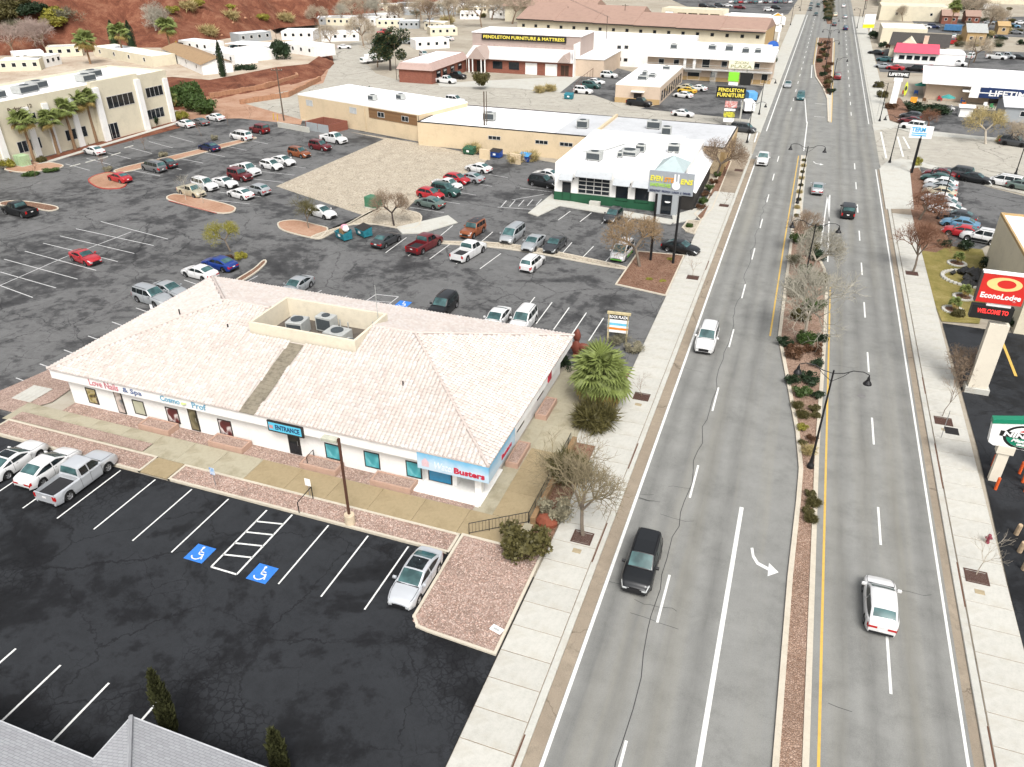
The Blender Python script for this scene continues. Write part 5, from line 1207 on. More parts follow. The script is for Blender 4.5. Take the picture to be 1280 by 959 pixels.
for k in range(4): hb.win(hb.L*(.27+.18*k), .6, hb.L*(.27+.18*k)+hb.L*.15, 3.9, frame=W_OCHRE, m=M_WIN, bars=2)
hb.win(hb.L*.06, 2.6, hb.L*.2, 4.2, frame=W_DARK, m=mat('sign_white',(.8,.8,.78),.5,var=0), name='shop_sign')
wb2 = B('white_roof_shop', 'long low white-roofed shop beside the mall car park', 'building', G2(902,30), G2(952,33)); wb2.flat(3.5, 12, W_WHITE, W_ROOF, para=.1)
# =================================================================== right side buildings
mo = B('motel_building', 'cream motel wing with white flat roof at the right picture edge', 'building', (23.6,101.5), (23.6,82.0)); mo.flat(6.2, 24, W_CREAM, W_ROOF, para=.3, cap=W_OCHRE)
ls = B('kayak_store', 'low store with broad white roof, blue fascia and kayaks outside', 'building', (26.2,214), (52,212)); lo_ = ls.o
MB().box(0,0,-.1,ls.L,18,3.6).build('wall', W_PEACH, lo_); MB().add([(-1.2,-2.2,3.9),(13,-2.2,3.9),(13,-2.9,3.9),(ls.L+1,-2.9,3.9),(ls.L+1,19,4.9),(-1.2,19,4.9),(-1.2,-2.2,3.7),(13,-2.2,3.7),(13,-2.9,3.7),(ls.L+1,-2.9,3.7)],[(0,1,2,3,4,5),(6,7,1,0),(7,8,2,1),(8,9,3,2)]).build('roof', W_ROOF, lo_)
MB().box(12.5,-3.0,2.6,ls.L+.5,-2.7,3.85).build('fascia', mat('navy_fascia',(.02,.05,.14),.5), lo_)
x_l = ls.loc(1262,109,-3)[0]
MB().box(x_l-5.5,-3.15,1.6,x_l+6.5,-3.02,3.75).build('banner', mat('banner_navy',(.012,.03,.10),.5), lo_)
letter('LIFETIME', 1.4, MAT['sign_white'], lo_, (x_l+.6,-3.17,2.65), width=8.5, height=1.25, bold=.03)
MB().box(x_l-7.5,-3.16,1.5,x_l-5.6,-3.02,3.8).build('banner', MAT['sign_white'], lo_)
aw_ = MB().box(7.5,-3.2,2.6,15.5,0,2.8).build('canopy', W_WHITE, lo_)
for k in range(5): ls.win(13.5+k*2.4, .1, 15.5+k*2.4, 2.5, -.0, frame=W_DARK)
pkb = B('pink_roof_shop', 'white shop with bright pink metal mansard roof', 'building', (22.6,273.5), (41.5,272.5))
MB().box(0,0,-.1,pkb.L,12,3.0).build('wall', W_WHITE, pkb.o); MB().box(11.5,-.1,3.0,pkb.L,12,3.2).build('roof', W_ROOF, pkb.o)
MB().add([(-.5,-.8,3.0),(12,-.8,3.0),(11.6,3.2,5.2),(0,3.2,5.2),(12,8,3.2),(-.5,8,3.2)],[(0,1,2,3),(1,4,2),(0,3,5),(3,2,4,5)]).build('pink_roof', W_PINK, pkb.o)
for k in range(5): pkb.win(1.2+k*2.1, 1.0, 2.9+k*2.1, 2.3, frame=W_WHITE)
dh = B('dark_roof_house', 'house with dark shingle roof, tan gable and chimney behind the pink roof', 'house', (21.8,286), (37.5,284)); dho = dh.o
MB().box(0,0,-.1,dh.L,14,3.6).build('wall', W_CREAM, dho); MB().add([(-.6,-.8,3.6),(dh.L+.6,-.8,3.6),(dh.L+.6,7,6.6),(-.6,7,6.6),(dh.L+.6,14.8,3.6),(-.6,14.8,3.6)],[(0,1,2,3),(3,2,4,5)]).build('roof', W_SHING, dho)
MB().add([(2,-1.4,3.3),(8.4,-1.4,3.3),(5.2,-1.4,5.9),(2,4,3.3),(8.4,4,3.3),(5.2,5,5.9)],[(0,1,2),(0,2,5,3),(1,4,5,2)]).build('gable', W_CREAM, dho); MB().box(9,-1,0,10.3,.4,6.6).build('chimney', W_PEACH, dho)
def simple(name, label, cat, TLpx, BRpx, depth, h, wall, roof, gable=False, wins=3, z=0):
    q0, q1 = G2(*TLpx, z), G2(*BRpx, z)
    if TLpx[0] > 1000: q1 = (q1[0] if name != 'tan_store' else q1[0]+3, q0[1]); 
    b = B(name, label, cat, q0, q1, z=z); L = b.L
    if gable:
        MB().box(0,0,-.4,L,depth,h).build('wall', wall, b.o)
        MB().add([(-.4,-.4,h-.05),(L+.4,-.4,h-.05),(L+.4,depth/2,h+depth*.16),(-.4,depth/2,h+depth*.16),(L+.4,depth+.4,h-.05),(-.4,depth+.4,h-.05)],[(0,1,2,3),(3,2,4,5)]).build('roof', roof, b.o)
        MB().add([(0,0,h-.06),(0,depth,h-.06),(0,depth/2,h+depth*.15),(L,0,h-.06),(L,depth,h-.06),(L,depth/2,h+depth*.15)],[(0,2,1),(3,4,5)]).build('gable', wall, b.o)
    else: b.flat(h, depth, wall, roof, para=.2)
    for k in range(wins): x = L*(k+.5)/wins; b.win(x-.55, h*.4, x+.55, h*.4+1.1, frame=W_WHITE)
    return b
simple('tan_store', 'tan flat-roofed store with pale parapet behind the dark-roof house', 'building', (1099,55),(1140,52), 18, 5.0, W_CREAM, W_ROOF, wins=0)
simple('tan_store', 'wide tan store with orange arched entry at the top right', 'building', (1098,25),(1176,29), 20, 5.5, W_CREAM, W_CREAM, wins=2)
MB()
simple('big_box_store', 'big pale warehouse store along the top right', 'building', (1100,8),(1200,15), 60, 8, W_CREAM, W_ROOF, wins=0)
simple('orange_house', 'orange rendered house with pale gable roof', 'house', (1206,56),(1236,62), 14, 4.0, W_OCHRE, W_AC, True, 2)
simple('orange_shed', 'small orange shed at the dealer yard', 'shed', (1246,43),(1262,45), 8, 3.0, W_OCHRE, W_OCHRE, True, 1)
simple('brick_house', 'low brick house behind the tan store', 'house', (1176,30),(1196,31), 12, 3.2, W_BRICK, W_TERRA, True, 2)
simple('brick_house', 'low brick house under the leafless trees, top right', 'house', (1206,30),(1224,31), 12, 3.0, W_BRICK, W_TERRA, True, 2)
simple('grey_shed', 'grey shed roof at the right edge below the kayak store', 'shed', (1252,152),(1300,156), 9, 3.0, W_GREY, W_GROOF, True, 1)
simple('garden_shed', 'small white garden shed on display by the kayak store', 'shed', (1198,146),(1214,147), 2.4, 2.0, W_WHITE, W_ROOF, True, 0)
simple('big_box_store', 'long grey-roofed store far off at the top right corner', 'building', (1215,4),(1300,8), 30, 6, W_CREAM, W_GROOF, wins=0)
# trailer park (on the terrace, 3 m up)
TZ = 2.0
homes = [((118,70),(192,84),7,'white mobile home with dark porch windows behind the office roof',W_CREAM,W_ROOF),((0,90),(52,88),7,'white mobile home at the left edge with a shaded porch',W_CREAM,W_ROOF),((52,86),(78,80),6,'white mobile home left of the round green tree',W_WHITE,W_ROOF),
  ((205,72),(254,94),8,'white mobile home with tan shingle roof beside the slender cypress',W_WHITE,mat('tan_shingle',(.30,.20,.11),.9,var=.2)),((255,74),(295,82),7,'white mobile home right of the slender cypress',W_WHITE,W_ROOF),((294,72),(318,77),7,'short white trailer above the round hedge',W_WHITE,W_ROOF),
  ((352,65),(393,71),8,'white mobile home beside the round dark tree',W_WHITE,W_ROOF),((352.5,50),(392,50),9,'long white mobile home above the round dark tree',W_WHITE,W_ROOF),((402,52),(449,51),9,'white mobile home with dark porch at the street bend',W_WHITE,W_ROOF),((395,31),(455,30),8,'grey-white trailer behind the long mobile home',W_GREY,W_ROOF),
  ((462,28),(498,26),8,'white trailer among bare trees, left of the big evergreen',W_WHITE,W_ROOF),((505,19),(570,18),9,'pale trailer roof among bare trees at the top',W_GREY,W_ROOF),((520,62),(562,60),8,'white trailer behind the furniture store wing',W_WHITE,W_ROOF),((538,45),(572,44),8,'cream trailer above the furniture store wing',W_CREAM,W_ROOF),
  ((575,24),(600,24),9,'white trailer behind the name board, left',W_WHITE,W_ROOF),((612,22),(650,24),9,'white trailer behind the name board, right',W_WHITE,W_ROOF)]
homes += [((20,80),(58,77),6,'white trailer roof behind the left edge porch',W_WHITE,W_ROOF),((60,72),(104,70),6,'pale trailer under the pinkish bare trees',W_CREAM,W_GROOF),((225,62),(262,66),6,'white trailer behind the tan shingle roof',W_WHITE,W_ROOF),((300,54),(340,50),6,'grey trailer behind the carport',W_GREY,W_ROOF)]
hr_ = random.Random(44); wn_ = ['pale','white','cream','grey']; pl_ = ['left','middle','right']
for k in range(16):
    x = 405+hr_.uniform(0,12)+(k%8)*29; y = (13,36)[k//8]+hr_.uniform(-5,4); 
    if 560 < x and y > 30: y = 14
    homes.append(((x,y),(x+hr_.uniform(22,34),y+hr_.uniform(-1,1)),7,f'small {wn_[k%4]} trailer, {["upper","lower"][k//8]} row of the far trailer park, {["first","second","third","fourth","fifth","sixth","seventh","eighth"][k%8]} from the left',(W_CREAM,W_WHITE,W_CREAM,W_GREY)[k%4],(W_ROOF,W_GROOF,W_ROOF,W_ROOF)[k%4]))
for q in homes:
    zz = TZ if q[0][0] < 353 else 0
    simple('mobile_home', q[3], 'mobile home', q[0], q[1], q[2], 2.55, q[4], q[5], q[0] == (205,72), 4, zz)
cp = B('carport', 'long white carport roof over dark parked cars', 'carport', G2(288,66,TZ), G2(345,70,TZ), z=TZ)
MB().box(-1,-.6,2.5,cp.L+1,7,2.65).build('roof', W_ROOF, cp.o)
for k in range(6): put('post', MB().box(-.07,-.07,0,.07,.07,2.5).mesh('post', W_WHITE), cp.o, (k*cp.L/5, 0, 0))
# ------------------------------------------------------------------ terrain: trailer-park terrace, bank and red hillside
from mathutils import noise as mnoise
def fbm(x, y, s=1.0, o=4):
    v = 0; a = 1
    for k in range(o): v += a*mnoise.noise(Vector((x*s, y*s, 3.7+k))); s *= 2.1; a *= .5
    return v
def loft(name, A, Bp, rows, m, amp=.3, nz=.3, smooth=None, sub=6):
    """rough earth surface between two surveyed polylines"""
    def dens(P):
        out = []
        for a, c in zip(P[:-1], P[1:]):
            for k in range(sub): out.append(Vector(a).lerp(Vector(c), k/sub))
        out.append(Vector(P[-1])); return out
    a, c = dens(A), dens(Bp); vs = []; fs = []; n = len(a)
    for r_ in range(rows+1):
        t = r_/rows
        for i in range(n):
            p = a[i].lerp(c[i], t); w = math.sin(math.pi*t)*amp; p = p + Vector((0,0,fbm(p.x,p.y,nz)*w)); vs.append(p)
    for r_ in range(rows):
        for i in range(n-1): fs.append((r_*n+i, r_*n+i+1, (r_+1)*n+i+1, (r_+1)*n+i))
    return struct(name, MB().add(vs, fs), m, smooth=60)
edge = [G(x,y,TZ) for x, y in ((-260,150),(0,112),(120,106),(215,96),(262,100),(300,93),(345,84),(385,80),(399,70),(394,52),(345,42))]
toe = [G(x,y,-.1) for x, y in ((-260,170),(0,135),(150,128),(226,140),(270,126),(312,117),(362,108),(402,96),(419,80),(413,60),(362,46))]
loft('earth_bank', toe, edge, 8, M_RED, .9, .25)
struct('terrace', MB().add([tuple(p) for p in edge] + [tuple(G(x,y,TZ)) for x, y in ((335,34),(320,8),(300,6),(100,10),(-260,20))], [tuple(range(len(edge)+5))]), soil('terrace_ground',(.30,.22,.16),(.42,.35,.27),(.50,.44,.36),.15,.3))
# low sandstone walls stepping down the bank
for pts, hh in ((((262,120),(330,108),(372,96),(366,88)),.7),(((300,127),(360,118),(400,98)),.6),(((228,131),(262,125)),1.0)):
    b = MB(); P = [G(*q,.6) for q in pts]
    for a, c in zip(P[:-1], P[1:]):
        d = (c-a); n = max(1,int(d.length/1.1)); d.z = 0; u = d.normalized(); w = Vector((-u.y,u.x,0))*.3
        for k in range(n):
            p = a+(c-a)*(k/n); q = a+(c-a)*((k+.94)/n); z = hh*rnd.uniform(.8,1.15)
            b.prism([(p+w)[:2],(q+w)[:2],(q-w)[:2],(p-w)[:2]], -.6, .5+z)
    o = b.build('retaining_wall', mat('red_sandstone',(.36,.19,.11),.95,var=.3,ns=1.5,bump=.4,bs=5)); tag(o, {4:'long low sandstone retaining wall along the red bank',3:'lower sandstone wall along the pink dirt verge',2:'short sandstone wall beside the green bush'}[len(pts)], 'wall')
yb_ = G(300,140); 
# hillside
foot = [(-330,110),(-150,86),(0,70),(60,68),(110,66),(165,60),(225,60),(262,52),(310,44),(350,34),(400,30),(440,22),(475,14),(520,6),(570,-2),(640,-8)]
fv = []; RWS = 44
FP = []
for a, c in zip(foot[:-1], foot[1:]):
    for k in range(6): t = k/6; FP.append(G(a[0]+(c[0]-a[0])*t, a[1]+(c[1]-a[1])*t, TZ if a[0] < 400 else 0))
hf = []
for r_ in range(RWS):
    d = 2.2*r_ + .09*r_*r_
    for p in FP:
        u = Vector((p.x, p.y, 0)).normalized(); q = p + u*d
        rise = .30*d + 5*min(1, d/26)*(.5+.5*math.sin(q.x*.045+1.0)) 
        rise += (fbm(q.x,q.y,.035)*5.5 + fbm(q.x+50,q.y,.16)*2.6)*min(1, d/16) + abs(fbm(q.x,q.y,.07))*2.2*min(1,d/20)
        fv.append((q.x, q.y, p.z - .3 + max(-.2,rise)))
n = len(FP)
for r_ in range(RWS-1):
    for i in range(n-1): hf.append((r_*n+i, r_*n+i+1, (r_+1)*n+i+1, (r_+1)*n+i))
hill = struct('hillside', MB().add(fv, hf), M_RED, smooth=80)
def hillpt(px, py):
    """point of the hillside seen at a surveyed bearing"""
    d = (_fw*FPX + _rt*(px-640.0) - _up*(py-479.5)).normalized(); c = Vector((0,0,HCAM)); best = None
    for v in fv:
        w = Vector(v)-c; t = w.dot(d)
        if t > 0:
            e = (w-d*t).length/t
            if best is None or e < best[0]: best = (e, v)
    return Vector(best[1])
# ------------------------------------------------------------------ plants
def leafmat(name, c, var=.5, trans=.25):
    if name in MAT: return MAT[name]
    t = NT(name); n = t.noise(1.3, 3, .6); oi = t.n.new('ShaderNodeObjectInfo'); n2 = t.noise(9, 2)
    f = t.math('ADD', t.math('MULTIPLY', n.outputs[0], .5), t.math('MULTIPLY', n2.outputs[0], .5))
    t.set(t.ramp(f, [(.3, tuple(x*(1-var) for x in c)), (.5, c), (.7, tuple(min(1,x*(1+var)) for x in c))]), .6, 0, .3)
    MAT[name] = t.m; return t.m
F_OLIVE = leafmat('foliage_olive', (.085,.075,.025)); F_GREEN = leafmat('foliage_green', (.05,.085,.02)); F_DARK = leafmat('foliage_dark', (.018,.035,.014)); F_YEL = leafmat('foliage_yellow', (.24,.22,.035))
F_RUST = leafmat('foliage_rust', (.10,.05,.025)); F_GREY = leafmat('foliage_grey', (.15,.14,.09)); F_PALM = leafmat('palm_frond', (.16,.195,.055), .45); F_PALMD = leafmat('palm_frond_dry', (.26,.19,.06), .4); F_STRAW = leafmat('straw_grass', (.36,.29,.13)); F_VAR = leafmat('foliage_variegated', (.24,.22,.15), .6)
K_BARK = mat('grey_bark', (.16,.13,.10), .95, var=.3, ns=3); K_PALE = mat('pale_bark', (.42,.37,.30), .95, var=.25, ns=3); K_TWIG = mat('twig_brown', (.22,.16,.11), .95, var=.3, ns=3); K_RED = mat('twig_red', (.20,.10,.06), .95, var=.3, ns=3); K_PALM = mat('palm_bark', (.24,.15,.085), .95, var=.35, ns=4, bump=.4, bs=8)
K_WHITE = mat('white_twigs', (.33,.31,.25), .95, var=.2, ns=3); K_DARK = mat('dark_bark',(.045,.035,.03),.95,var=.3,ns=3)
def shrub_mesh(key, m, n=1300, leaf=.16, up=.25, flat=.85, seed=1, core=True, spiky=False):
    r_ = random.Random(seed); b = MB()
    lobes = [(Vector((r_.uniform(-.62,.62), r_.uniform(-.62,.62), r_.uniform(.25,.85))), r_.uniform(.2,.48)) for _ in range(14)]
    for _ in range(n):
        c, rr = r_.choice(lobes); d = Vector((r_.gauss(0,1), r_.gauss(0,1), r_.gauss(0,1)+.2)).normalized()
        p = c + d*rr*(r_.random()**.35); p.z = max(.03, p.z*flat)
        s = leaf*r_.uniform(.6,1.3); u = (d + Vector((r_.uniform(-.8,.8), r_.uniform(-.8,.8), r_.uniform(-.4,1)))).normalized(); w = u.orthogonal().normalized(); w.rotate(Matrix.Rotation(r_.uniform(0,6.28),3,u))
        if spiky: b.add([p-w*s*.12, p+w*s*.12, p+u*s*2.2],[(0,1,2)])
        else: b.add([p-w*s*.4, p+u*s*.55-w*s*.1, p+w*s*.4+u*s*.3, p-u*s*.4],[(0,3,2,1)])
    if core:
        for c, rr in lobes[:9]:
            q = rr*.72
            b.add([(c.x-q,c.y,c.z*flat),(c.x+q,c.y,c.z*flat),(c.x,c.y-q,c.z*flat),(c.x,c.y+q,c.z*flat),(c.x,c.y,max(0,(c.z-q)*flat)),(c.x,c.y,(c.z+q)*flat)],[(0,2,5),(2,1,5),(1,3,5),(3,0,5),(2,0,4),(1,2,4),(3,1,4),(0,3,4)])
    return b.mesh(key, m)
SH = {}
for k, (m, n, lf, sp) in {'olive':(F_OLIVE,2600,.13,False),'green':(F_GREEN,2200,.13,False),'dark':(F_DARK,2200,.12,False),'yellow':(F_YEL,1600,.13,False),'rust':(F_RUST,2200,.12,False),'grey':(F_GREY,1500,.14,True),'straw':(F_STRAW,900,.3,True),'var':(F_VAR,2600,.11,False),'spike':(F_OLIVE,2600,.22,True)}.items():
    SH[k] = [shrub_mesh('shrub_'+k+str(i), m, n, lf, seed=11*i+len(k), spiky=sp, core=k not in ('straw','grey')) for i in range(2)]
def shrub(px, py, r_, h, kind, label, z=0.0, at=None, group=None, name='shrub'):
    p = at if at is not None else G(px, py, z)
    o = put(name, rnd.choice(SH[kind]), None, (p[0],p[1],p[2] if len(p) > 2 else z), rnd.uniform(0,6.28), (r_,r_,h))
    return tag(o, label, 'bush' if name == 'shrub' else 'grass clump', group)
# bare trees -------------------------------------------------------
def bare_tree(seed, H=6.0, trunk=1.7, spread=.55, levels=6, r0=.12, kids=(4,4,4,4,3,3), upb=.25, thin=.62):
    r_ = random.Random(seed); tr = MB(); cr = MB()
    def grow(p, d, L, rad, lv):
        steps = 2 if lv < 4 else 1; q = p
        for s_ in range(steps):
            d2 = (d + Vector((r_.gauss(0,.12), r_.gauss(0,.12), r_.gauss(0,.06)+.05*upb))).normalized(); e = q + d2*L/steps
            (tr if lv < 2 else cr).tube(q, e, rad*(1-.3*s_/steps), rad*(1-.3*(s_+1)/steps), 6 if lv < 2 else (4 if lv < 3 else 3), cap=False); q, d = e, d2
        if lv >= levels: return
        for k in range(kids[lv]):
            az = 2*math.pi*(k + r_.random()*.7)/kids[lv]; u = d.orthogonal().normalized(); u.rotate(Matrix.Rotation(az,3,d))
            nd = (d*(1-spread*r_.uniform(.5,1.0)) + u*spread*r_.uniform(.7,1.25) + Vector((0,0,upb*r_.random()))).normalized()
            st = q if lv == 0 or r_.random() < .5 else p.lerp(q, r_.uniform(.45,.95))
            grow(st, nd, L*r_.uniform(.62,.84), max(.0075, rad*thin), lv+1)
    grow(Vector((0,0,-.1)), Vector((0,0,1)), trunk, r0, 0)
    zmax = max(v[2] for v in tr.v + cr.v); s = H/zmax
    for b in (tr, cr): b.v = [(x*s, y*s, z*s) for x, y, z in b.v]
    return tr, cr
TREES = {k: bare_tree(sd, 6.0, *a, thin=.62) for k, (sd, a) in {'a':(3,(1.7,.55)),'b':(8,(1.5,.62)),'c':(21,(1.9,.48)),'d':(33,(1.2,.7))}.items()}
SAP = {k: bare_tree(sd, 3.0, 1.6, .4, 4, .045, (3,3,3,3)) for k, sd in (('s',5),('t',9))}
TM = {}
def tree(px, py, h, kind, bark, twig, label, z=0.0, at=None, group='bare winter trees', wide=1.0):
    src = SAP if kind in SAP else TREES; base = 3.0 if kind in SAP else 6.0
    key = (kind, bark.name, twig.name)
    if key not in TM: TM[key] = (src[kind][0].mesh('trunk', bark), src[kind][1].mesh('crown', twig))
    p = at if at is not None else G(px, py, z); s = h/base
    o = thing('bare_tree', label, 'tree', (p[0],p[1],p[2] if len(p) > 2 else z), rnd.uniform(0,6.28), group); o.scale = (s*wide, s*wide, s)
    put('trunk', TM[key][0], o); put('crown', TM[key][1], o); return o
# fan palms ---------------------------------------------------------
def frond_mesh(seed, m, L=1.5, n=17):
    """fan leaf: stalk, pleated half-disc, split drooping tips"""
    r_ = random.Random(seed); b = MB(); P = L*.62; Rf = L*.62; b.tube((0,0,0),(0,P,.02),.03,.016,4,cap=False); hs = R(235)/(n-1)/2
    for k in range(n):
        a = R(-117.5 + 235*k/(n-1)); l = Rf*(.86+.14*math.cos(a*.6))*r_.uniform(.92,1.06); c = Vector((0,P,.02))
        def q(an, rr, z): return c + Vector((math.sin(an)*rr, math.cos(an)*rr, z))
        dz = -.10*L*abs(math.sin(a))
        b.add([c, q(a-hs,l*.58,-.02*L+dz*.4), q(a,l*.62,.045*L+dz*.4)],[(0,1,2)]); b.add([c, q(a,l*.62,.045*L+dz*.4), q(a+hs,l*.58,-.02*L+dz*.4)],[(0,1,2)])
        e = q(a,l,-.16*L*r_.uniform(.7,1.5)+dz); b.add([q(a-hs*.95,l*.58,-.02*L+dz*.4), e, q(a,l*.62,.045*L+dz*.4)],[(0,1,2)]); b.add([q(a,l*.62,.045*L+dz*.4), e, q(a+hs*.95,l*.58,-.02*L+dz*.4)],[(0,1,2)])
    return b.mesh('frond', m)
FRG = [frond_mesh(i, F_PALM) for i in range(3)]; FRD = [frond_mesh(i+7, F_PALMD) for i in range(2)]
def palm_crown_mesh(seed, n=34):
    r_ = random.Random(seed); b = MB()
    for k in range(n):
        el = R(r_.uniform(-55,80)); az = r_.uniform(0,6.28); src = FRG[k%3] if el > R(-20) else FRD[k%2]
        M = Matrix.Rotation(az,4,'Z') @ Matrix.Rotation(el,4,'X') @ Matrix.Rotation(r_.uniform(-.4,.4),4,'Y')
        vs = [M @ v.co for v in src.vertices]; b.add(vs, [tuple(p.vertices) for p in src.polygons], 0 if el > R(-20) else 1)
    return b.mesh('crown', [F_PALM, F_PALMD])
PCR = [palm_crown_mesh(i) for i in range(3)]
def palm(base, top, label, z=0, s=1.0, at=None, h=None):
    p = at if at is not None else G(*base, z)
    if h is None:
        best = None
        for k in range(10,140):
            hz_ = k*.1; d = Vector((p.x,p.y,z+hz_-HCAM)); w = d.dot(_fw); yy = 479.5 - FPX*d.dot(_up)/w; e = abs(yy-top[1])
            if best is None or e < best[0]: best = (e, hz_)
        h = best[1]
    o = thing('fan_palm', label, 'palm tree', (p.x,p.y,z), rnd.uniform(0,6.28), 'fan palms'); t = MB(); n = 9
    for k in range(n): t.tube((.03*math.sin(k),.03*math.cos(k*1.7),h*k/n-.05),(.03*math.sin(k+1),.03*math.cos((k+1)*1.7),h*(k+1)/n),(.30-.1*k/n)*(1.0 if k else 1.15),.27-.1*k/n,8,cap=False)
    t.tube((0,0,h-.9),(0,0,h+.1),.42,.3,8); t.build('trunk', K_PALM, o)
    put('crown', rnd.choice(PCR), o, (0,0,h), 0, s); return o
def cypress(at, h, r_, label, fol=None):
    rr = random.Random(int(h*100)); b = MB()
    for _ in range(int(900+h*120)):
        t = rr.random()**.8; a = rr.uniform(0,6.28); rad = r_*min(1, 3.2*(1-t))*(.55+.45*min(1,t*6))*rr.uniform(.7,1.05); p = Vector((rad*math.cos(a), rad*math.sin(a), t*h)); s = .22*rr.uniform(.6,1.3)
        u = Vector((math.cos(a)*.4+rr.uniform(-.3,.3), math.sin(a)*.4+rr.uniform(-.3,.3), 1)).normalized(); w = u.orthogonal().normalized(); w.rotate(Matrix.Rotation(rr.uniform(0,6.28),3,u))
        b.add([p-w*s*.35,p+w*s*.35,p+u*s*1.3],[(0,1,2)])
    b.lathe([(r_*.55,.05),(r_*.72,h*.2),(r_*.6,h*.5),(r_*.3,h*.82),(.02,h*.97)],8)
    o = thing('cypress', label, 'cypress', at, 0, 'slender cypresses'); b.build('foliage', fol or F_DARK, o); MB().tube((0,0,-.1),(0,0,.5),.12,n=6).build('trunk', K_DARK, o); return o
NUM = ['first','second','third','fourth','fifth','sixth','seventh','eighth','ninth','tenth','eleventh','twelfth','thirteenth','fourteenth','fifteenth','sixteenth']
# near planting
tree(729,671,7.2,'a',K_BARK,mat('twig_olive',(.20,.165,.10),.95,var=.3),'bare branching street tree in the near left footway grate')
tree(800,334,6.8,'b',K_BARK,mat('twig_ochre',(.26,.18,.10),.95,var=.3),'bare tree in the corner bark bed between sign posts')
tree(1003,424,9.4,'a',K_PALE,K_WHITE,'big pale bare tree at the wide end of the median', wide=.95)
tree(1012,345,6.5,'b',K_PALE,K_WHITE,'pale bare tree second along the median, below the lamp', wide=.8)
tree(1001,318,6.0,'c',K_PALE,K_TWIG,'twiggy bare tree third along the median', wide=.8)
tree(1141,341,6.6,'c',K_BARK,K_RED,'reddish bare street tree beside the motel lawn')
tree(1149,275,5.0,'d',K_BARK,K_RED,'low reddish bare tree beside the motel bark bed')
tree(887,202,7.0,'b',K_BARK,K_TWIG,'bare tree against the ochre warehouse end wall', at=(-11.7,129.2,0))
tree(493,283,5.2,'b',K_DARK,K_TWIG,'dark-stemmed pale bush tree beside the gravel lot bins')
tree(288,314,4.2,'b',K_BARK,F_YEL,'yellowish sapling in the island behind the tiled roof')
tree(386,286,4.6,'a',K_BARK,F_OLIVE,'thin olive sapling in the island by the lone white sedan')
tree(233,251,4.4,'s',K_PALE,K_WHITE,'pale stem left on the red-edged island'); tree(254,255,4.4,'t',K_PALE,K_WHITE,'pale stem right on the red-edged island')
tree(802,497,2.6,'s',K_TWIG,K_TWIG,'tiny sapling in the grate below the fan palm'); tree(866,347,2.6,'t',K_TWIG,K_TWIG,'tiny sapling in the grate by the bark bed'); tree(905,257,2.6,'s',K_TWIG,K_TWIG,'tiny sapling in the grate by the restaurant hedge')
tree(1190,524,4.0,'s',K_BARK,K_TWIG,'thin bare sapling by the black and white route sign', at=(15.2,G(1190,524).y,.12)); tree(1228,722,3.6,'t',K_PALE,K_PALE,'thin bare sapling nearest on the right footway', at=(15.2,G(1228,722).y,.12))
tree(1200,475,3.6,'d',K_BARK,K_TWIG,'scrubby bare tree at the foot of the red lodge sign', at=(17.3,G(1200,475).y,.1))
tree(1232,180,7.0,'b',K_PALE,F_STRAW,'straw coloured bare tree across the side street'); tree(1195,172,4.0,'d',K_RED,K_RED,'dark red twiggy tree behind the term sign',at=G(1160,160))
for q in ((44,231,'small bare red sapling beside the green box'),(131,222,'small pale bush sapling on the round red-kerbed island'),(181,196,'pale sapling between the minivan and the office'),(252,178,'thin sapling beside the navy sedan'),(285,165,'thin sapling beside the white minivan'),(312,158,'thin sapling by the rock garden')): tree(q[0],q[1]-8,3.2,'s',K_TWIG,K_RED,q[2])
# far bare trees
for q in ((20,72,11,'a','pinkish bare tree left above the trailers'),(62,68,11,'b','wide pinkish bare tree above the trailer porch'),(45,66,10,'c','pinkish bare tree between two others above the trailers')): tree(q[0],q[1],q[2],q[3],K_TWIG,mat('pinkish_twigs',(.36,.28,.24),.95,var=.2),q[4],TZ)
p = hillpt(193,40); tree(0,0,13,'b',K_PALE,K_WHITE,'white bare tree on the foot of the red hill',at=(p.x,p.y,p.z-3.5))
for q in ((415,62,9,'a','bare tree before the long trailer porch'),(455,58,10,'b','grey bare tree left of the big evergreen'),(472,84,10,'c','bare tree leaning over the parked van at the bend'),(400,35,9,'b','greenish bare tree under the red slope'),(520,30,11,'a','bare tree above the evergreen'),(560,34,13,'c','forked bare tree left behind the name board'),(602,34,14,'a','tall bare tree behind the name board'),(640,30,14,'b','tall bare tree right behind the name board'),(575,10,12,'b','bare tree at the top above the trailers'),(620,8,12,'a','bare tree at the top edge, mid left'),(455,22,10,'d','bare tree at the foot of the red slope'),(500,12,11,'b','bare tree at the top, left of the green one'),(690,12,9,'d','bare tree behind the terracotta hall'),
          (1217,78,8,'b','leafy brown tree right of the pink-roof shop'),(1205,22,10,'a','bare tree left in the top right gardens'),(1232,40,11,'b','wide bare tree in the top right gardens'),(1222,28,10,'c','bare tree between the brick houses'),(1245,38,9,'d','bare tree by the orange shed'),(1128,27,7,'b','bare tree before the orange arched store'),(1264,182,5,'d','scrub tree at the right edge of the side street')): tree(q[0],q[1],q[2],q[3],K_TWIG,mat('far_twigs',(.36,.30,.22),.95,var=.25),q[4])
tr_ = random.Random(77)
for k in range(18):
    x, y = 400+k*14+tr_.uniform(-5,5), tr_.uniform(10,44); 
    if x > 545: y = tr_.uniform(4,26)
    tree(x, y, tr_.uniform(8,12), 'abcd'[k%4], K_TWIG, (MAT['far_twigs'],K_TWIG,K_WHITE)[k%3], ('tan','brown','pale grey')[k%3]+' bare tree between the far trailers, '+['first','second','third','fourth','fifth','sixth'][k//3]+' of its colour from the left', group='bare trees between the trailers')
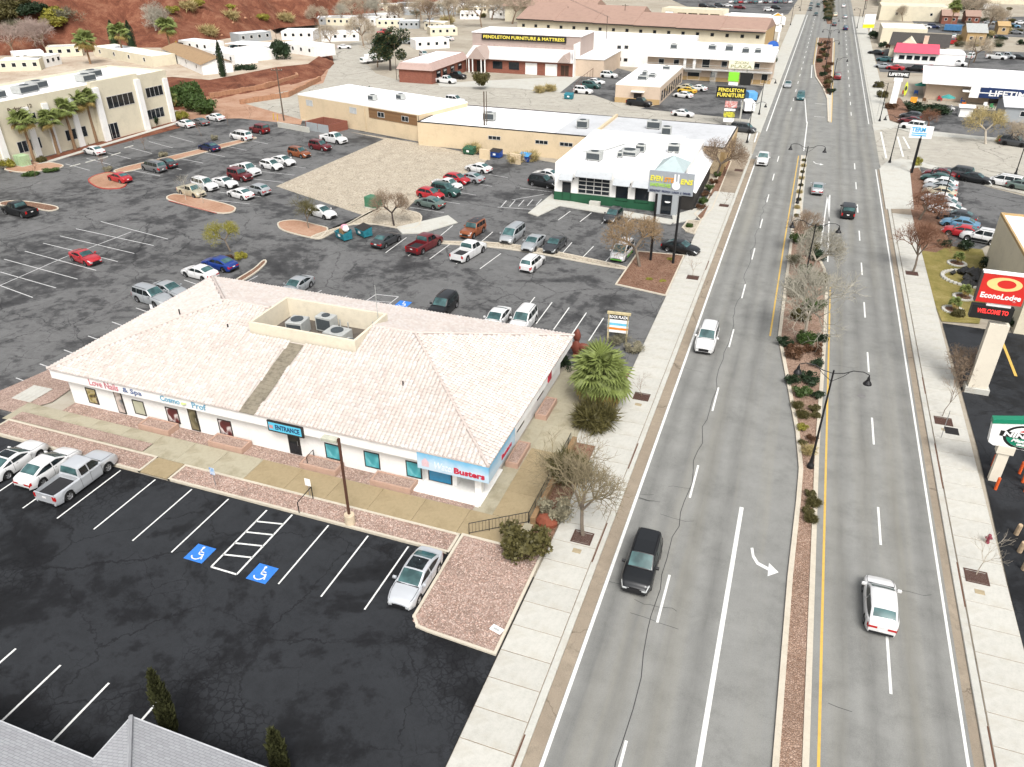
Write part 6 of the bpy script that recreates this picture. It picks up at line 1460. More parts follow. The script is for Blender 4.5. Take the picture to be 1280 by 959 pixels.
# palms
for b_, t_, l in (((37,202),(26,152),'fan palm leftmost along the office front'),((67,192),(60,151),'second fan palm along the office front'),((88,186),(80,138),'third fan palm along the office front'),((103,180),(92,128),'fourth fan palm along the office front'),((115,177.5),(110,124),'tallest fan palm left of the office entrance'),((207.5,148),(203,122),'fan palm right of the office entrance')): palm(b_, t_, l, s=1.3, at=G(*b_)+Vector((1.2,0,0)))
for q in ((113,80,6,'round green fan palm above the office roof'),(155,72,6.5,'fan palm between two dark cypresses'),(214,66,7,'brown-trunked fan palm by the yellow digger')): palm(q[:2], None, q[3], z=TZ, h=q[2], s=1.9)
palm((1246,70), None, 'fan palm near the tan store, top right', at=G(1187,36), h=8, s=1.6)
# big near fan palm, every frond its own
bp = thing('fan_palm', 'broad bright green fan palm beside the shop building', 'palm tree', (-12.1,54.6,0), 0, 'fan palms'); MB().lathe([(.55,0),(.5,.8),(.45,2.2),(.3,2.7)],10).build('trunk', K_PALM, bp)
rr = random.Random(5)
for k in range(64):
    el = R(-55 + 130*(k/63)**.85); az = k*2.399; f = put('frond', (FRG[k%3] if el > R(-22) else FRD[k%2]), bp, (0,0,2.5+.6*(k/63)), 0, 1.55*rr.uniform(.8,1.1)); f.rotation_euler = (el, rr.uniform(-.3,.3), az)
# shrubs round the ramp and footway
shrub(741,533,1.75,1.9,'spike','dark olive bush below the fan palm'); shrub(657,690,2.0,2.0,'olive','big olive bush at the foot of the ramp railing'); shrub(694,650,1.35,1.75,'var','mottled pinkish bush between ramp wall and street tree'); shrub(712,600,1.6,1.7,'spike','grey-brown bush behind the near street tree'); shrub(792,440,1.1,1.0,'var','clipped grey hedge beside the plaza directory sign', group=None); shrub(703,462,1.0,1.1,'dark','dark bush tucked behind the fan palm by the wall')
shrub(775,430,1.2,.9,'grey','pale spiky plant left of the clipped grey hedge')
# restaurant hedge
for k in range(8): shrub(874+k*4.3,262-k*8.2,.8,.8,('rust','green')[k%2],'low '+('rusty','green')[k%2]+' hedge bush, number '+['one','two','three','four','five','six','seven','eight'][k]+' from the entrance along the restaurant wall', group='restaurant hedge')
shrub(905,196,1.3,1.5,'green','round green bush at the far end of the restaurant hedge'); shrub(862,284,.6,.5,'green','low green plant in the small kerbed bed')
for q in ((812,350,'weedy green tuft left in the corner bark bed'),(828,352,'weedy green tuft right in the corner bark bed'),(838,325,'green tuft at the footway side of the bark bed')): shrub(q[0],q[1],.5,.22,'yellow',q[2],group='weeds')
# median planting
mp = [(984,432,.95,'dark'),(1008,428,1.1,'green'),(1026,426,.8,'dark'),(990,445,1.15,'rust'),(1016,442,.95,'rust'),(1022,458,.75,'dark'),(989,478,.8,'dark'),(1014,478,1.05,'dark'),(1001,494,.9,'green'),(1020,496,.65,'dark'),(996,509,.5,'spike'),(1017,513,.55,'olive'),(1003,522,.55,'spike'),(1019,521,.45,'olive'),(1003,537,.55,'yellow'),(1013,551,.5,'rust'),(1003,556,.4,'olive'),(1010,566,.6,'straw'),(1012,619,.45,'olive'),(1016,631,.5,'spike'),(1010,641,.5,'olive'),(1013,652,.48,'spike')]
wd = {'dark':'dark green','green':'mid green','rust':'rust brown','spike':'grey spiky','olive':'olive','yellow':'yellow green','straw':'straw coloured'}
od = ['first','second','third','fourth','fifth','sixth','seventh','eighth']; cnt = {}
for (x, y, r_, k) in mp:
    c = cnt.get(k,0); cnt[k] = c+1
    shrub(x, y, r_, r_*.95, k, f'{wd[k]} bush on the near median, {od[c]} of its colour counting from the bare tree', z=.09, group='near median bushes')
for k in range(12):
    y = 78+k*2.6; shrub(0,0,1.15+.3*math.sin(k*2.1),1.15,('olive','green','grey','dark')[k%4],'low '+('olive','green','grey spiky','dark')[k%4]+' bush among the pale median trees, '+NUM[k]+' from the near end', at=(3.4+1.3*math.sin(k*1.9),y,.09), group='median bushes under the bare trees')
for k in range(9):
    y = 112+k*4; shrub(0,0,.45,.45,('olive','straw')[k%2],'small '+('olive','straw')[k%2]+' tuft on the narrow median strip, '+NUM[k]+' from the bushes', at=(1.5,y,.1), group='tufts on the narrow median strip')
for k in range(16):
    y = 214+k*6.5; x0 = interp([(205,4.6),(222,3.2),(238,1.2),(260,.2),(330,0)],y); shrub(0,0,1.25,1.1,('dark','rust','olive','rust')[k%4],('dark','rust brown','olive','rust brown')[k%4]+' bush on the planted far median, '+NUM[k]+' from its near end', at=(x0+1.2+(5-x0-1.2)*rnd.random(),y,.09), group='far median bushes')
for k in range(14): 
    q = G(1035+rnd.uniform(-4,4), 3+k*1.8); shrub(0,0,2.0,1.8,('olive','dark','grey')[k%3],('olive','dark','grey')[k%3]+' bush on the farthest median, '+NUM[k]+' from the top', at=(q.x,q.y,.1), group='farthest median bushes')
# motel garden
for q in ((1180,309,1.0,1.0,'dark','dark round bush left at the motel lot edge'),(1204,311,1.1,1.1,'dark','dark round bush right at the motel lot edge'),(1233,334,1.2,1.4,'dark','dark round bush against the motel wall'),(1196,395,.7,.8,'olive','small bush at the lower lawn corner'),(1270,410,1.4,1.2,'dark','dark bush behind the red lodge sign')): shrub(*q)
for q, l in (((1196,330),'small palm in a stone ring at the top of the lawn'),((1204,372),'small palm in a stone ring in the middle of the lawn'),((1191,388),'small palm in a stone ring at the bottom of the lawn')):
    p = G(*q); o = thing('small_palm', l, 'palm tree', (p.x,p.y,.02), 0, 'small lawn palms'); MB().lathe([(.13,0),(.1,.6),(.09,.8)],7).build('trunk', K_PALM, o); put('crown', PCR[0], o, (0,0,.85), 0, .42)
    rg = thing('stone_ring', 'pale stone ring edging round the ' + l.split(' in a')[0] + l.split('ring')[1], 'edging', (p.x,p.y,.0), 0, 'lawn stone rings'); b = MB()
    for k in range(20): a = k*.314; b.bbox(.95*math.cos(a)-.16,.95*math.sin(a)-.14,0,.95*math.cos(a)+.16,.95*math.sin(a)+.14,.17,.03)
    b.build('edging_stones', M_CONC, rg); MB().lathe([(.85,.0),(.8,.06)],16).build('mulch', M_MULCH, rg)
wf = thing('rock_waterfall', 'dark rock pile water feature with curved pale edging on the motel lawn', 'rock garden', G(1217,350), 0); rk = MB(); r_ = random.Random(4)
for k in range(60):
    a = r_.uniform(0,6.28); d = r_.uniform(0,2.4); s = r_.uniform(.3,.7); c = Vector((d*math.cos(a)*1.2, d*math.sin(a), max(.0,.9-.3*d)))
    rk.add([c+Vector((r_.uniform(-s,s)*.3+x*s,r_.uniform(-s,s)*.3+y*s,z*s)) for x, y, z in ((-1,0,0),(1,0,0),(0,-1,0),(0,1,0),(0,0,-1),(0,0,1))],[(0,2,5),(2,1,5),(1,3,5),(3,0,5),(2,0,4),(1,2,4),(3,1,4),(0,3,4)])
rk.build('rocks', mat('dark_rock',(.03,.03,.03),.6,var=.5,ns=2), wf); eg = MB()
for k in range(26): a = 1.6+k*.16; eg.bbox(3.3*math.cos(a)-.2,2.6*math.sin(a)-.2,0,3.3*math.cos(a)+.2,2.6*math.sin(a)+.2,.25,.04)
eg.build('edging', M_CONC, wf)
# office planting
for q in ((8,210,1.7,1.5,'yellow','yellow round bush at the left edge of the office lot'),(52,203,1.0,1.0,'olive','olive bush between the first office palms'),(40,219,1.5,.5,'green','flat green groundcover left on the office island'),(64,214,1.6,.5,'green','flat green groundcover right on the office island'),(176,162,1.2,1.3,'green','clipped round bush left of the office entrance bay end'),(191,157,1.6,1.9,'dark','clipped dark round bush right of the entrance bay'),(229,150,1.8,1.8,'yellow','yellow green bush at the office corner'),(135,214,.9,.8,'var','pale bush at the left end of the long island'),(205,196,.9,.9,'var','pale grey bush on the long red-kerbed island'),(268,175,.9,.9,'var','pale grey bush near the white minivan')): shrub(*q)
for k, q in enumerate(((232,132,3.6,4.2),(246,138,3.2,3.6),(256,142,3.0,2.8),(240,124,3.2,4.0))): shrub(*q, 'green', ['tall','wide','low','rear'][k]+' part-shaded bright green bush beside the office end wall', group='big bushes at the office end')
for q in ((283,326,.9,.7,'rust','rusty grass clump in the island behind the tiled roof'),(300,323,1.0,.8,'yellow','yellow grass clump in the island behind the tiled roof')): shrub(*q)
# mid-distance evergreens
p = G(603,112); shrub(0,0,2.6,3.2,'olive','round olive tree at the furniture store kerb', at=(p.x,p.y,.9)); shrub(508,100,2.0,2.2,'dark','dark round bush at the brick wing corner'); shrub(456,108,2.6,2.6,'dark','dark bush behind the tan workshop roof', at=G(456,122))
shrub(350,74,3.6,5.2,'dark','large round dark tree beside the white carport', z=TZ); shrub(308,92,3.2,2.4,'dark','clipped dark hedge below the short trailer', z=TZ-1); shrub(398,68,2.2,2.6,'dark','dark round bush at the street bend')
for q in ((590,193,'orange'),(645,205,'orange'),(662,203,'x'),(675,118,'x'),(688,116,'x')): shrub(q[0],q[1]-2,1.5,1.3,'straw',{590:'straw brush left of the blue bin enclosure',645:'straw brush right of the blue bin enclosure',662:'straw brush behind the bright blue bin',675:'dry brush left by the teal bin',688:'dry brush right by the teal bin'}[q[0]])
ev = thing('evergreen_tree', 'large dark evergreen tree at the street bend', 'tree', G(488,88), 0); MB().tube((0,0,-.1),(.2,0,5),.35,.2,8).build('trunk', K_DARK, ev)
b = MB(); r_ = random.Random(9)
for k in range(16):
    c = Vector((r_.uniform(-4.2,4.2), r_.uniform(-3,3), r_.uniform(4,10))); rad = r_.uniform(1.2,2.2)
    for _ in range(330):
        d = Vector((r_.gauss(0,1),r_.gauss(0,1),r_.gauss(0,1))).normalized(); p = c+d*rad*r_.random()**.4; s = .42*r_.uniform(.6,1.3); w = d.orthogonal().normalized()
        b.add([p-w*s*.5,p+d*s*.6,p+w*s*.5,p-d*s*.4],[(0,1,2,3)], 0 if r_.random() < .8 else 1)
b.build('crown', [F_DARK, F_OLIVE], ev)
p = G(279,96,TZ); cypress((p.x,p.y,TZ-1), 9.5, .85, 'slender dark cypress beside the tan-roofed trailer')
for q, l in (((146,66),'dark cypress left of the fan palm above the office'),((167,66),'dark cypress right of the fan palm above the office')): p = G(*q,TZ); cypress((p.x,p.y,TZ), 9, 1.3, l)
cypress((-24.3,16.9,0), 4.9, .36, 'slender cypress at the grey roof edge, left of two', leafmat('foliage_cypress', (.045,.048,.018))); cypress((-17.9,17.0,0), 3.5, .36, 'slender cypress at the bottom edge, right of two', leafmat('foliage_cypress', (.045,.048,.018)))
# hill scrub
for k, q in enumerate(((10,30),(35,26),(60,24),(82,22),(5,20),(45,18),(70,34),(20,38),(250,6),(237,14),(287,12),(290,22),(215,12),(262,40),(330,24),(360,26),(20,10))):
    p = hillpt(*q); r_ = 5.0 if q[0] < 90 else 3.0; shrub(0,0,r_,r_*.8,('olive','dark','yellow','grey')[k%4] if q[0] < 90 else ('yellow','straw')[k%2],(('olive','dark','yellow','grey')[k%4] if q[0] < 90 else ('yellow','straw coloured')[k%2])+' scrub bush on the red hillside, '+(['in the middle left of the thicket','in the upper middle of the thicket','in the middle of the thicket','at the right end of the thicket','at the left picture edge','in the upper thicket','at the lower right of the thicket','at the lower left of the thicket','below the top edge, left of two','left of the yellow one','near the top edge, right','below the top right one','nearest the white bare tree','lowest on the slope','above the carport','right of the carport one','at the very top left'][k]), at=(p.x,p.y,p.z-.5), group='hillside thicket' if q[0] < 90 else 'hillside scrub')
for k in range(26):
    q = (rnd.uniform(250,560), rnd.uniform(2,46)); 
    p = hillpt(*q); s = rnd.uniform(.4,.9); b = MB().add([(x*s+rnd.uniform(-.2,.2),y*s,z*s*.7) for x, y, z in ((-1,0,0),(1,0,0),(0,-1,0),(0,1,0),(0,0,-1),(0,0,1))],[(0,2,5),(2,1,5),(1,3,5),(3,0,5),(2,0,4),(1,2,4),(3,1,4),(0,3,4)])
    o = b.build('boulder', MAT['red_sandstone']); o.location = p; tag(o, 'pale sandstone boulder lying on the red slope', 'boulder', 'boulders on the red slope')
def brush(name, label, spots, kinds, sizes):
    b = MB(); ms = []
    for k, q in enumerate(spots):
        me = SH[kinds[k % len(kinds)]][k % 2]; m = me.materials[0]
        if m not in ms: ms.append(m)
        s_ = sizes*rnd.uniform(.7,1.2); a = rnd.uniform(0,6.28); ca, sa = math.cos(a)*s_, math.sin(a)*s_
        b.add([(q.x+v.co.x*ca-v.co.y*sa, q.y+v.co.x*sa+v.co.y*ca, v.co.z*s_*.8) for v in me.vertices], [tuple(p.vertices) for p in me.polygons], ms.index(m))
    return tag(b.build(name, ms), label, 'undergrowth', kind='stuff')
brush('undergrowth', 'grey dry brush growing among the far trailers', [G(575+rnd.uniform(-60,70), rnd.uniform(4,30)) for k in range(26)], ('grey','olive','straw'), 2.5)
brush('undergrowth', 'mixed garden brush among the houses at the top right', [G(rnd.uniform(1185,1290), rnd.uniform(12,60)) for k in range(26)], ('grey','olive','straw','dark'), 1.9)
for q in ((1090,48,2.2,2.6,'dark','dark tree beside the house-shaped sign on the right'),(1104,60,1.6,2.0,'dark','dark bush left of the dark-roof house'),(1112,62,1.5,1.8,'rust','rusty bush before the dark-roof house'),(1205,14,5,6,'dark','dark tree left at the top right'),(1218,12,4.5,5.5,'dark','dark tree right at the top right'),(1097,110,1.4,1.6,'olive','scrub bush by the kayak store footway, upper'),(1103,122,1.5,1.6,'olive','scrub bush by the kayak store footway, lower'),(1113,136,1.6,1.2,'rust','rusty bush at the lifetime post foot'),(1150,140,3.2,2.0,'dark','long dark hedge behind the term sign, left'),(1170,142,3.0,1.9,'dark','long dark hedge behind the term sign, right'),(1146,207,.9,1.5,'yellow','small yellow green shrub at the term sign post'),(966,78,1.3,1.8,'dark','dark bush below the round blue sign on the left footway'),(960,90,1.2,1.6,'green','round green bush at the plaza corner'),(1253,178,1.2,1.0,'straw','straw clump at the right side street')): shrub(*q)
# fine gravel stones scattered on the near beds (uncountable)
b = MB(); r_ = random.Random(12)
for (x0, y0, x1, y1, n, z) in ((-16.3,27.6,-11.1,35.4,2600,.09),(-39,33.9,-16.9,35.4,2200,.09),(-57,33.9,-42.2,35.4,900,.09),(-54,38.3,-17.5,39.5,1600,.03)):
    for _ in range(n):
        c = Vector((r_.uniform(x0,x1), r_.uniform(y0,y1), z)); s = r_.uniform(.03,.075); a = r_.uniform(0,6.28); ca, sa = math.cos(a)*s, math.sin(a)*s
        b.add([c+Vector((ca,sa,0)),c+Vector((-sa,ca,0)),c+Vector((-ca,-sa,0)),c+Vector((sa,-ca,0)),c+Vector((0,0,s*.8))],[(0,1,4),(1,2,4),(2,3,4),(3,0,4)], r_.randrange(3))
o = b.build('gravel_stones', [mat('stone_pink',(.40,.28,.23),.9), mat('stone_brown',(.27,.175,.135),.9), mat('stone_pale',(.45,.35,.30),.9)]); tag(o, 'loose pink gravel stones on the planting beds', 'gravel', kind='stuff')
# ------------------------------------------------------------------ street furniture
M_BLK = mat('black_iron', (.014,.014,.015), .5, .3, var=.2)
def bell(b, p, s=1.0):
    b.lathe([(.02,0),(.05,-.12),(.09,-.2),(.12,-.42),(.27,-.62),(.30,-.72)], 12, p)
def lamp(at, h, arms, label, ang=0.0, base=True):
    o = thing('street_lamp', label, 'street lamp', at, ang, 'black bell street lamps'); b = MB()
    b.tube((0,0,0),(0,0,h),.095,.06,10); b.build('post', M_BLK, o); MB().lathe([(.26,0),(.24,.25),(.15,.45),(.11,1.0)],12).build('base', M_BLK, o)
    for s in arms:
        a = MB(); a.path([(0,0,h-.25),(s*.7,0,h-.12),(s*1.25,0,h+.18),(s*1.9,0,h+.22),(s*2.3,0,h+.05)],.035,6); a.path([(0,0,h-.9),(s*.7,0,h-.35),(s*1.0,0,h-.02)],.02,5)
        q = a.build('arm', M_BLK, o); c = MB(); bell(c, (s*2.3,0,h+.05)); c.build('lamp_head', M_BLK, o)
    return o
def gtop(px, py, z): p = G(px, py, z); return (p.x, p.y, .1)
lamp((5.1,51.4,.1), 8.4, (-1,1), 'twin-arm black street lamp on the near median')
p = gtop(1020,281,8.3); lamp((min(max(p[0],3),4.6),p[1],.1), 8.3, (-1,1), 'twin-arm black street lamp rising from the median bare trees')
p = gtop(1013,184,8.3); lamp((1.4,p[1],.1), 8.3, (-1,1), 'twin-arm black street lamp at the narrow median nose')
p = gtop(1040,73,8.3); lamp((5.2,p[1],.1), 8.3, (1,), 'one-armed black street lamp on the planted far median')
for q, l in (((1034,52),'third'),((1033,38),'second'),((1029,24),'farthest')): p = gtop(*q,8.3); lamp((3.4,p[1],.1), 8.3, (-1,1), f'twin-arm black street lamp, {l} from the top of the far median')
lamp((15.4,148.0,.13), 7.6, (-1,), 'black street lamp at the right corner of the side street'); lamp((15.2,183.2,.12), 7.6, (-1,), 'black street lamp across the side street, right footway')
lamp((*G2(933.7,179),.12), 7.2, (1,), 'black street lamp on the left footway at the side street mouth'); lamp((*G2(948.7,144),.12), 7.2, (1,), 'black street lamp beside the plaza pylon')
lamp((*G2(1172,274),.03), 6.8, (-1,), 'black lamp post standing among the motel cars'); lamp((*G2(1269,219),.1), 6.4, (-1,), 'black street lamp at the right edge of the side street')
for q, l in (((1071,36),'right footway, far up, lower'),((1082,12),'right footway, far up, upper'),((965,60),'left footway beside the round blue sign'),((988,32),'left footway near the mall car park'),((1000,14),'left footway at the top of the picture')): lamp((*G2(*q),.12), 7.2, (-1 if q[0] > 1050 else 1,), 'black street lamp on the ' + l)
def pole(px, py, h, label, arm=True, r_=.16):
    p = G(px, py); o = thing('utility_pole', label, 'utility pole', (p.x,p.y,0), R(10), 'wooden utility poles'); MB().tube((0,0,-.1),(0,0,h),r_,r_*.7,8).build('post', mat('pole_wood',(.10,.075,.055),.95,var=.3,ns=3), o)
    if arm:
        MB().box(-1.2,-.06,h-.6,1.2,.06,h-.45).build('crossarm', MAT['pole_wood'], o); b = MB()
        for x in (-1.1,-.5,.5,1.1): b.tube((x,0,h-.45),(x,0,h-.25),.04,n=5)
        b.build('insulator', M_CONC, o)
    return o
pole(355,151,10.5,'wooden utility pole by the red bank with crossarm'); pole(606,186,10,'double wooden utility pole behind the gravel lot',False); pole(609,186,10,'second post beside the double wooden pole',False,.1); pole(756,80,13,'tall utility pole at the pipe fence',False,.13); pole(779,46,11,'utility pole before the long hall'); pole(709,40,9,'dark utility pole behind the name board',False); pole(347,60,7,'short pole behind the round dark tree',False,.08); pole(1209,88,9,'utility pole right of the pink-roof shop',False,.1); pole(1231,20,9,'utility pole in the top right gardens',False,.1); pole(496,100,9,'pale pole in front of the evergreen',False,.08)
wr = MB(); 
for dz, dx in ((0,0),(.0,.6),(-.4,1.1)):
    a = G(756,80)+Vector((dx,0,12.8+dz)); c = G(640,-6)+Vector((dx,0,16+dz))
    pts = [a.lerp(c,t/10)-Vector((0,0,1.6*math.sin(math.pi*t/10))) for t in range(11)]; wr.path(pts,.03,3)
tag(wr.build('overhead_wire', M_BLK), 'thin overhead wires running from the pipe fence pole over the terracotta roofs', 'wire')
# front lot light pole
lp = thing('parking_light', 'brown parking lot light pole on a round concrete base', 'light pole', (*G2(438,655),.08), 0); MB().lathe([(.36,0),(.36,.75),(.33,.8)],14).build('base', mat('lamp_base_concrete',(.55,.45,.32),.9), lp); MB().box(-.07,-.07,.8,.07,.07,7.0).build('post', mat('bronze_post',(.10,.045,.028),.6,.2,var=.3), lp); MB().bbox(-1.2,-.22,6.7,-.1,.22,6.95,.04).build('lamp_head', mat('lamp_head_grey',(.45,.45,.36),.5), lp)
# pylon and board signs ------------------------------------------------------
def board(o, x0, z0, x1, z1, m, t=.3, name='sign_panel', y=0.0):
    return MB().box(x0,y-t/2,z0,x1,y+t/2,z1).build(name, m, o)
SR = mat('sign_red',(.55,.025,.02),.4,var=.05); SW = MAT['sign_white']; SK = MAT['sign_black']
es = B('lodge_sign', 'tall red lodge sign on a broad cream post with led message board', 'sign', (18.4,68.2), (30,68.2)); eo = es.o
MB().box(-.75,-.35,0,.75,.35,6.6).build('post', mat('cream_post',(.62,.57,.47),.8,var=.08), eo); MB().bbox(-.95,-.55,-.05,.95,.55,.55,.04).build('footing', M_CONC, eo)
xa, za = es.loc(1228.5,341,-.3); xb, zb2 = es.loc(1221.5,377,-.3); z_t, z_b = za, zb2; xL = (xa+xb)/2; xR = xL+3.35
board(eo, xL, z_b, xR, z_t, SR, .5); board(eo, xL-.08, z_t, xR+.08, z_t+.14, SW, .56, 'sign_cap')
board(eo, xL-.12, z_b, xL, z_t, mat('sign_edge_dark',(.05,.04,.04),.5), .52, 'sign_edge')
letter('EconoLodge', 1, SW, eo, ((xL+xR)/2,-.26,z_b+(z_t-z_b)*.25), width=2.95, height=.62, bold=.03)
lg = MB(); n = 28; cx_, cz_ = (xL+xR)/2, z_b+(z_t-z_b)*.68; v = []
for i in range(n):
    a = 2*math.pi*i/n; v += [(cx_+1.28*math.cos(a),-.262,cz_+.58*math.sin(a)),(cx_+.15+.68*math.cos(a),-.262,cz_+.02+.36*math.sin(a))]
lg.add(v,[(2*i,2*((i+1)%n),2*((i+1)%n)+1,2*i+1) for i in range(n)]); lg.build('emblem', mat('emblem_gold',(.80,.55,.22),.4,var=.1), eo)
board(eo, xL+.9, z_b-.3, xL+2.7, z_b, SW, .3, 'sign_bracket')
board(eo, xL-.1, z_b-1.45, xL+3.0, z_b-.3, SK, .6, 'message_board')
t = NT('led_red'); t.set((.6,.02,.02), .5); t.b.inputs['Emission Color'].default_value = (1,.05,.04,1); t.b.inputs['Emission Strength'].default_value = 1.0; LED = t.m
letter('WELCOME TO', .5, LED, eo, (xL+1.5,-.31,z_b-.75), width=2.3, height=.4, bold=.01)
ns = B('restaurant_sign', 'rounded white and green restaurant sign on a cream post', 'sign', (*G2(1241,600),), (30,G2(1241,600)[1])); no = ns.o
MB().box(-.35,-.2,0,.35,.2,3.2).bbox(-.55,-.3,2.5,.55,.3,3.2,.05).build('post', MAT['cream_post'], no)
xl, zt_ = ns.loc(1238,523,-.2); x2, zb3 = ns.loc(1236,555,-.2); W_ = 4.2; xl = (xl+x2)/2
pts = [(xl+.15,zb3+.2),(xl+.5,zb3),(xl+W_-.5,zb3),(xl+W_-.15,zb3+.2),(xl+W_,zt_-.3),(xl+W_/2,zt_+.1),(xl,zt_-.3)]
b = MB(); nn = len(pts); b.add([(x,-.25,z) for x, z in pts]+[(x,.25,z) for x, z in pts],[tuple(range(nn)),tuple(range(2*nn-1,nn-1,-1))]+[(i,nn+i,nn+(i+1)%nn,(i+1)%nn) for i in range(nn)]); b.build('sign_panel', SW, no)
SG = mat('sign_green',(.01,.20,.11),.4,var=.05)
b = MB(); q = [(xl-.05,zt_-.34),(xl-.05,zt_-.02),(xl+W_/2,zt_+.42),(xl+W_+.05,zt_-.02),(xl+W_+.05,zt_-.34),(xl+W_/2,zt_+.08)]; m_ = len(q); b.add([(x,-.3,z) for x, z in q]+[(x,.3,z) for x, z in q],[tuple(range(m_-1,-1,-1)),tuple(range(m_,2*m_))]+[(i,(i+1)%m_,m_+(i+1)%m_,m_+i) for i in range(m_)]); b.build('sign_cap', SG, no)
cx_, cz_ = xl+W_*.52, (zb3+zt_)/2-.05; b = MB(); n = 32; v = []
for i in range(n): a = 2*math.pi*i/n; v += [(cx_+1.32*math.cos(a),-.256,cz_+.98*math.sin(a)),(cx_+1.12*math.cos(a),-.256,cz_+.82*math.sin(a))]
b.add(v,[(2*i,2*((i+1)%n),2*((i+1)%n)+1,2*i+1) for i in range(n)]); b.build('emblem_ring', SK, no)
b = MB().add([(cx_+1.1*math.cos(-math.pi*i/14),-.2555,cz_-.1+.7*math.sin(-math.pi*i/14)) for i in range(15)],[tuple(range(14,-1,-1))]); b.build('emblem_field', SG, no)
MB().box(cx_-1.55,-.262,cz_-.12,cx_+1.55,-.257,cz_+.33).build('name_band', SK, no)
letter("NINFA'S", .5, SW, no, (cx_,-.285,cz_+.1), width=2.7, height=.4, bold=.02, shear=.1); letter('Mexican', .3, SW, no, (cx_,-.285,cz_-.3), width=1.5, height=.26, shear=.3); letter('GRILL', .2, SW, no, (cx_,-.285,cz_-.6), width=.7, height=.16)
MB().add([(cx_-.45,-.262,cz_+.42),(cx_+.45,-.262,cz_+.42),(cx_+.1,-.262,cz_+.75)],[(0,1,2)]).build('emblem_peak', SR, no)
M_ORB = mat('orange_bollard',(.62,.10,.02),.6,var=.15)
for q, l in (((1240,583),'behind the cream sign post'),((1244,612),'right of the cream sign post'),((1274,592),'upper left of the three at the right edge'),((1278,603),'middle of the three at the right edge'),((1281,615),'lower of the three at the right edge')):
    o = MB().lathe([(.11,0),(.11,1.0),(.06,1.08)],10).build('bollard', M_ORB); p = G(*q); o.location = (p.x,p.y,0.01); tag(o, 'orange safety bollard '+l, 'bollard', 'orange bollards')
# even-handed sandwich sign on two dark posts
ss = B('sandwich_sign', 'grey sandwich shop sign with yellow lettering on two black posts', 'sign', (*G2(813,326),), (*G2(841,330),)); so = ss.o
for x in (0, ss.L): MB().tube((x,0,0),(x,0,8.3),.16,.14,8).build('post', M_BLK, so)
x0, z1 = ss.loc(812,213,-.2); x1, z0 = ss.loc(866,240,-.2); z0 = ss.loc(811,240,-.2)[1]
board(so, x0, z0, x1, z1, mat('sign_steel',(.34,.37,.40),.5,.2,var=.12,ns=1), .3); w_ = x1-x0; h_ = z1-z0
yl = mat('letter_yellow',(.75,.68,.06),.5,var=0); og = mat('letter_orange',(.70,.30,.03),.5,var=0); gl = mat('letter_green',(.35,.62,.06),.5,var=0); bl = mat('letter_navy',(.03,.04,.10),.5,var=0)
letter('EVEN', 1, yl, so, (x0+w_*.17,-.2,z0+h_*.66), width=w_*.28, height=h_*.24, bold=.03, shear=.12); letter('STE', 1, og, so, (x0+w_*.45,-.2,z0+h_*.64), width=w_*.22, height=h_*.22, bold=.03, shear=.12); letter('ENS', 1, yl, so, (x0+w_*.84,-.2,z0+h_*.62), width=w_*.27, height=h_*.24, bold=.03, shear=.12)
letter('SANDWICHES', 1, gl, so, (x0+w_*.27,-.2,z0+h_*.37), width=w_*.46, height=h_*.16, bold=.02); letter('BREAKFAST  BRUNCH  LUNCH  &  DINNER', 1, bl, so, (x0+w_*.5,-.2,z0+h_*.1), width=w_*.92, height=h_*.1, bold=.01)
b = MB().lathe([(.02,-.02),(.48,-.02),(.48,.02),(.02,.02)],14); b2 = MB(); b2.v = [(x, z-.22, y) for x, y, z in b.v]; b2.f = b.f; b2.m = b.m
b2.box(-.3,-.25,.2,-.1,-.2,1.3); b2.box(.1,-.25,.2,.3,-.2,1.3); hd = b2.build('hand_emblem', SW, so); hd.location = (x0+w_*.62,0,z0+h_*.42)
# plaza pylon
zs = B('plaza_pylon', 'stacked plaza pylon sign with black furniture board and green and black panels', 'sign', (-14.6,168.5), (-11.0,168.5)); zo2 = zs.o
for x in (.2,2.6): MB().box(x-.15,-.15,0,x+.15,.15,12.4).build('post', M_CONC, zo2)
def zb4(TL, BR, m, nm='sign_panel', y=-.3, t=.3):
    x0, z1 = zs.loc(*TL, y); x1, z0 = zs.loc(*BR, y); q = board(zo2, x0, z0, x1, z1, m, t, nm, y); return x0, z0, x1, z1
a = zb4((912,75),(942,87), mat('sign_cream',(.72,.70,.55),.5,var=.04)); gg = mat('letter_olive',(.32,.32,.18),.5,var=0)
letter('ZION', .8, gg, zo2, ((a[0]+a[2])/2,-.47,a[1]+(a[3]-a[1])*.72), width=(a[2]-a[0])*.55, height=(a[3]-a[1])*.32); letter('PLAZA', .8, gg, zo2, ((a[0]+a[2])/2,-.47,a[1]+(a[3]-a[1])*.27), width=(a[2]-a[0])*.85, height=(a[3]-a[1])*.36)
zb4((911.5,90),(923,102), mat('sign_lime',(.22,.62,.04),.5,var=.1)); zb4((911,102.5),(922,107), SW); zb4((926,91),(938,107), SK)
a = zb4((896.5,107.5),(931,124), SK, y=-.5); letter('PENDLETON', .8, M_SY, zo2, ((a[0]+a[2])/2,-.67,a[1]+(a[3]-a[1])*.7), width=(a[2]-a[0])*.86, height=(a[3]-a[1])*.32, bold=.02); letter('FURNITURE', .8, M_SY, zo2, ((a[0]+a[2])/2,-.67,a[1]+(a[3]-a[1])*.26), width=(a[2]-a[0])*.92, height=(a[3]-a[1])*.34, bold=.02)
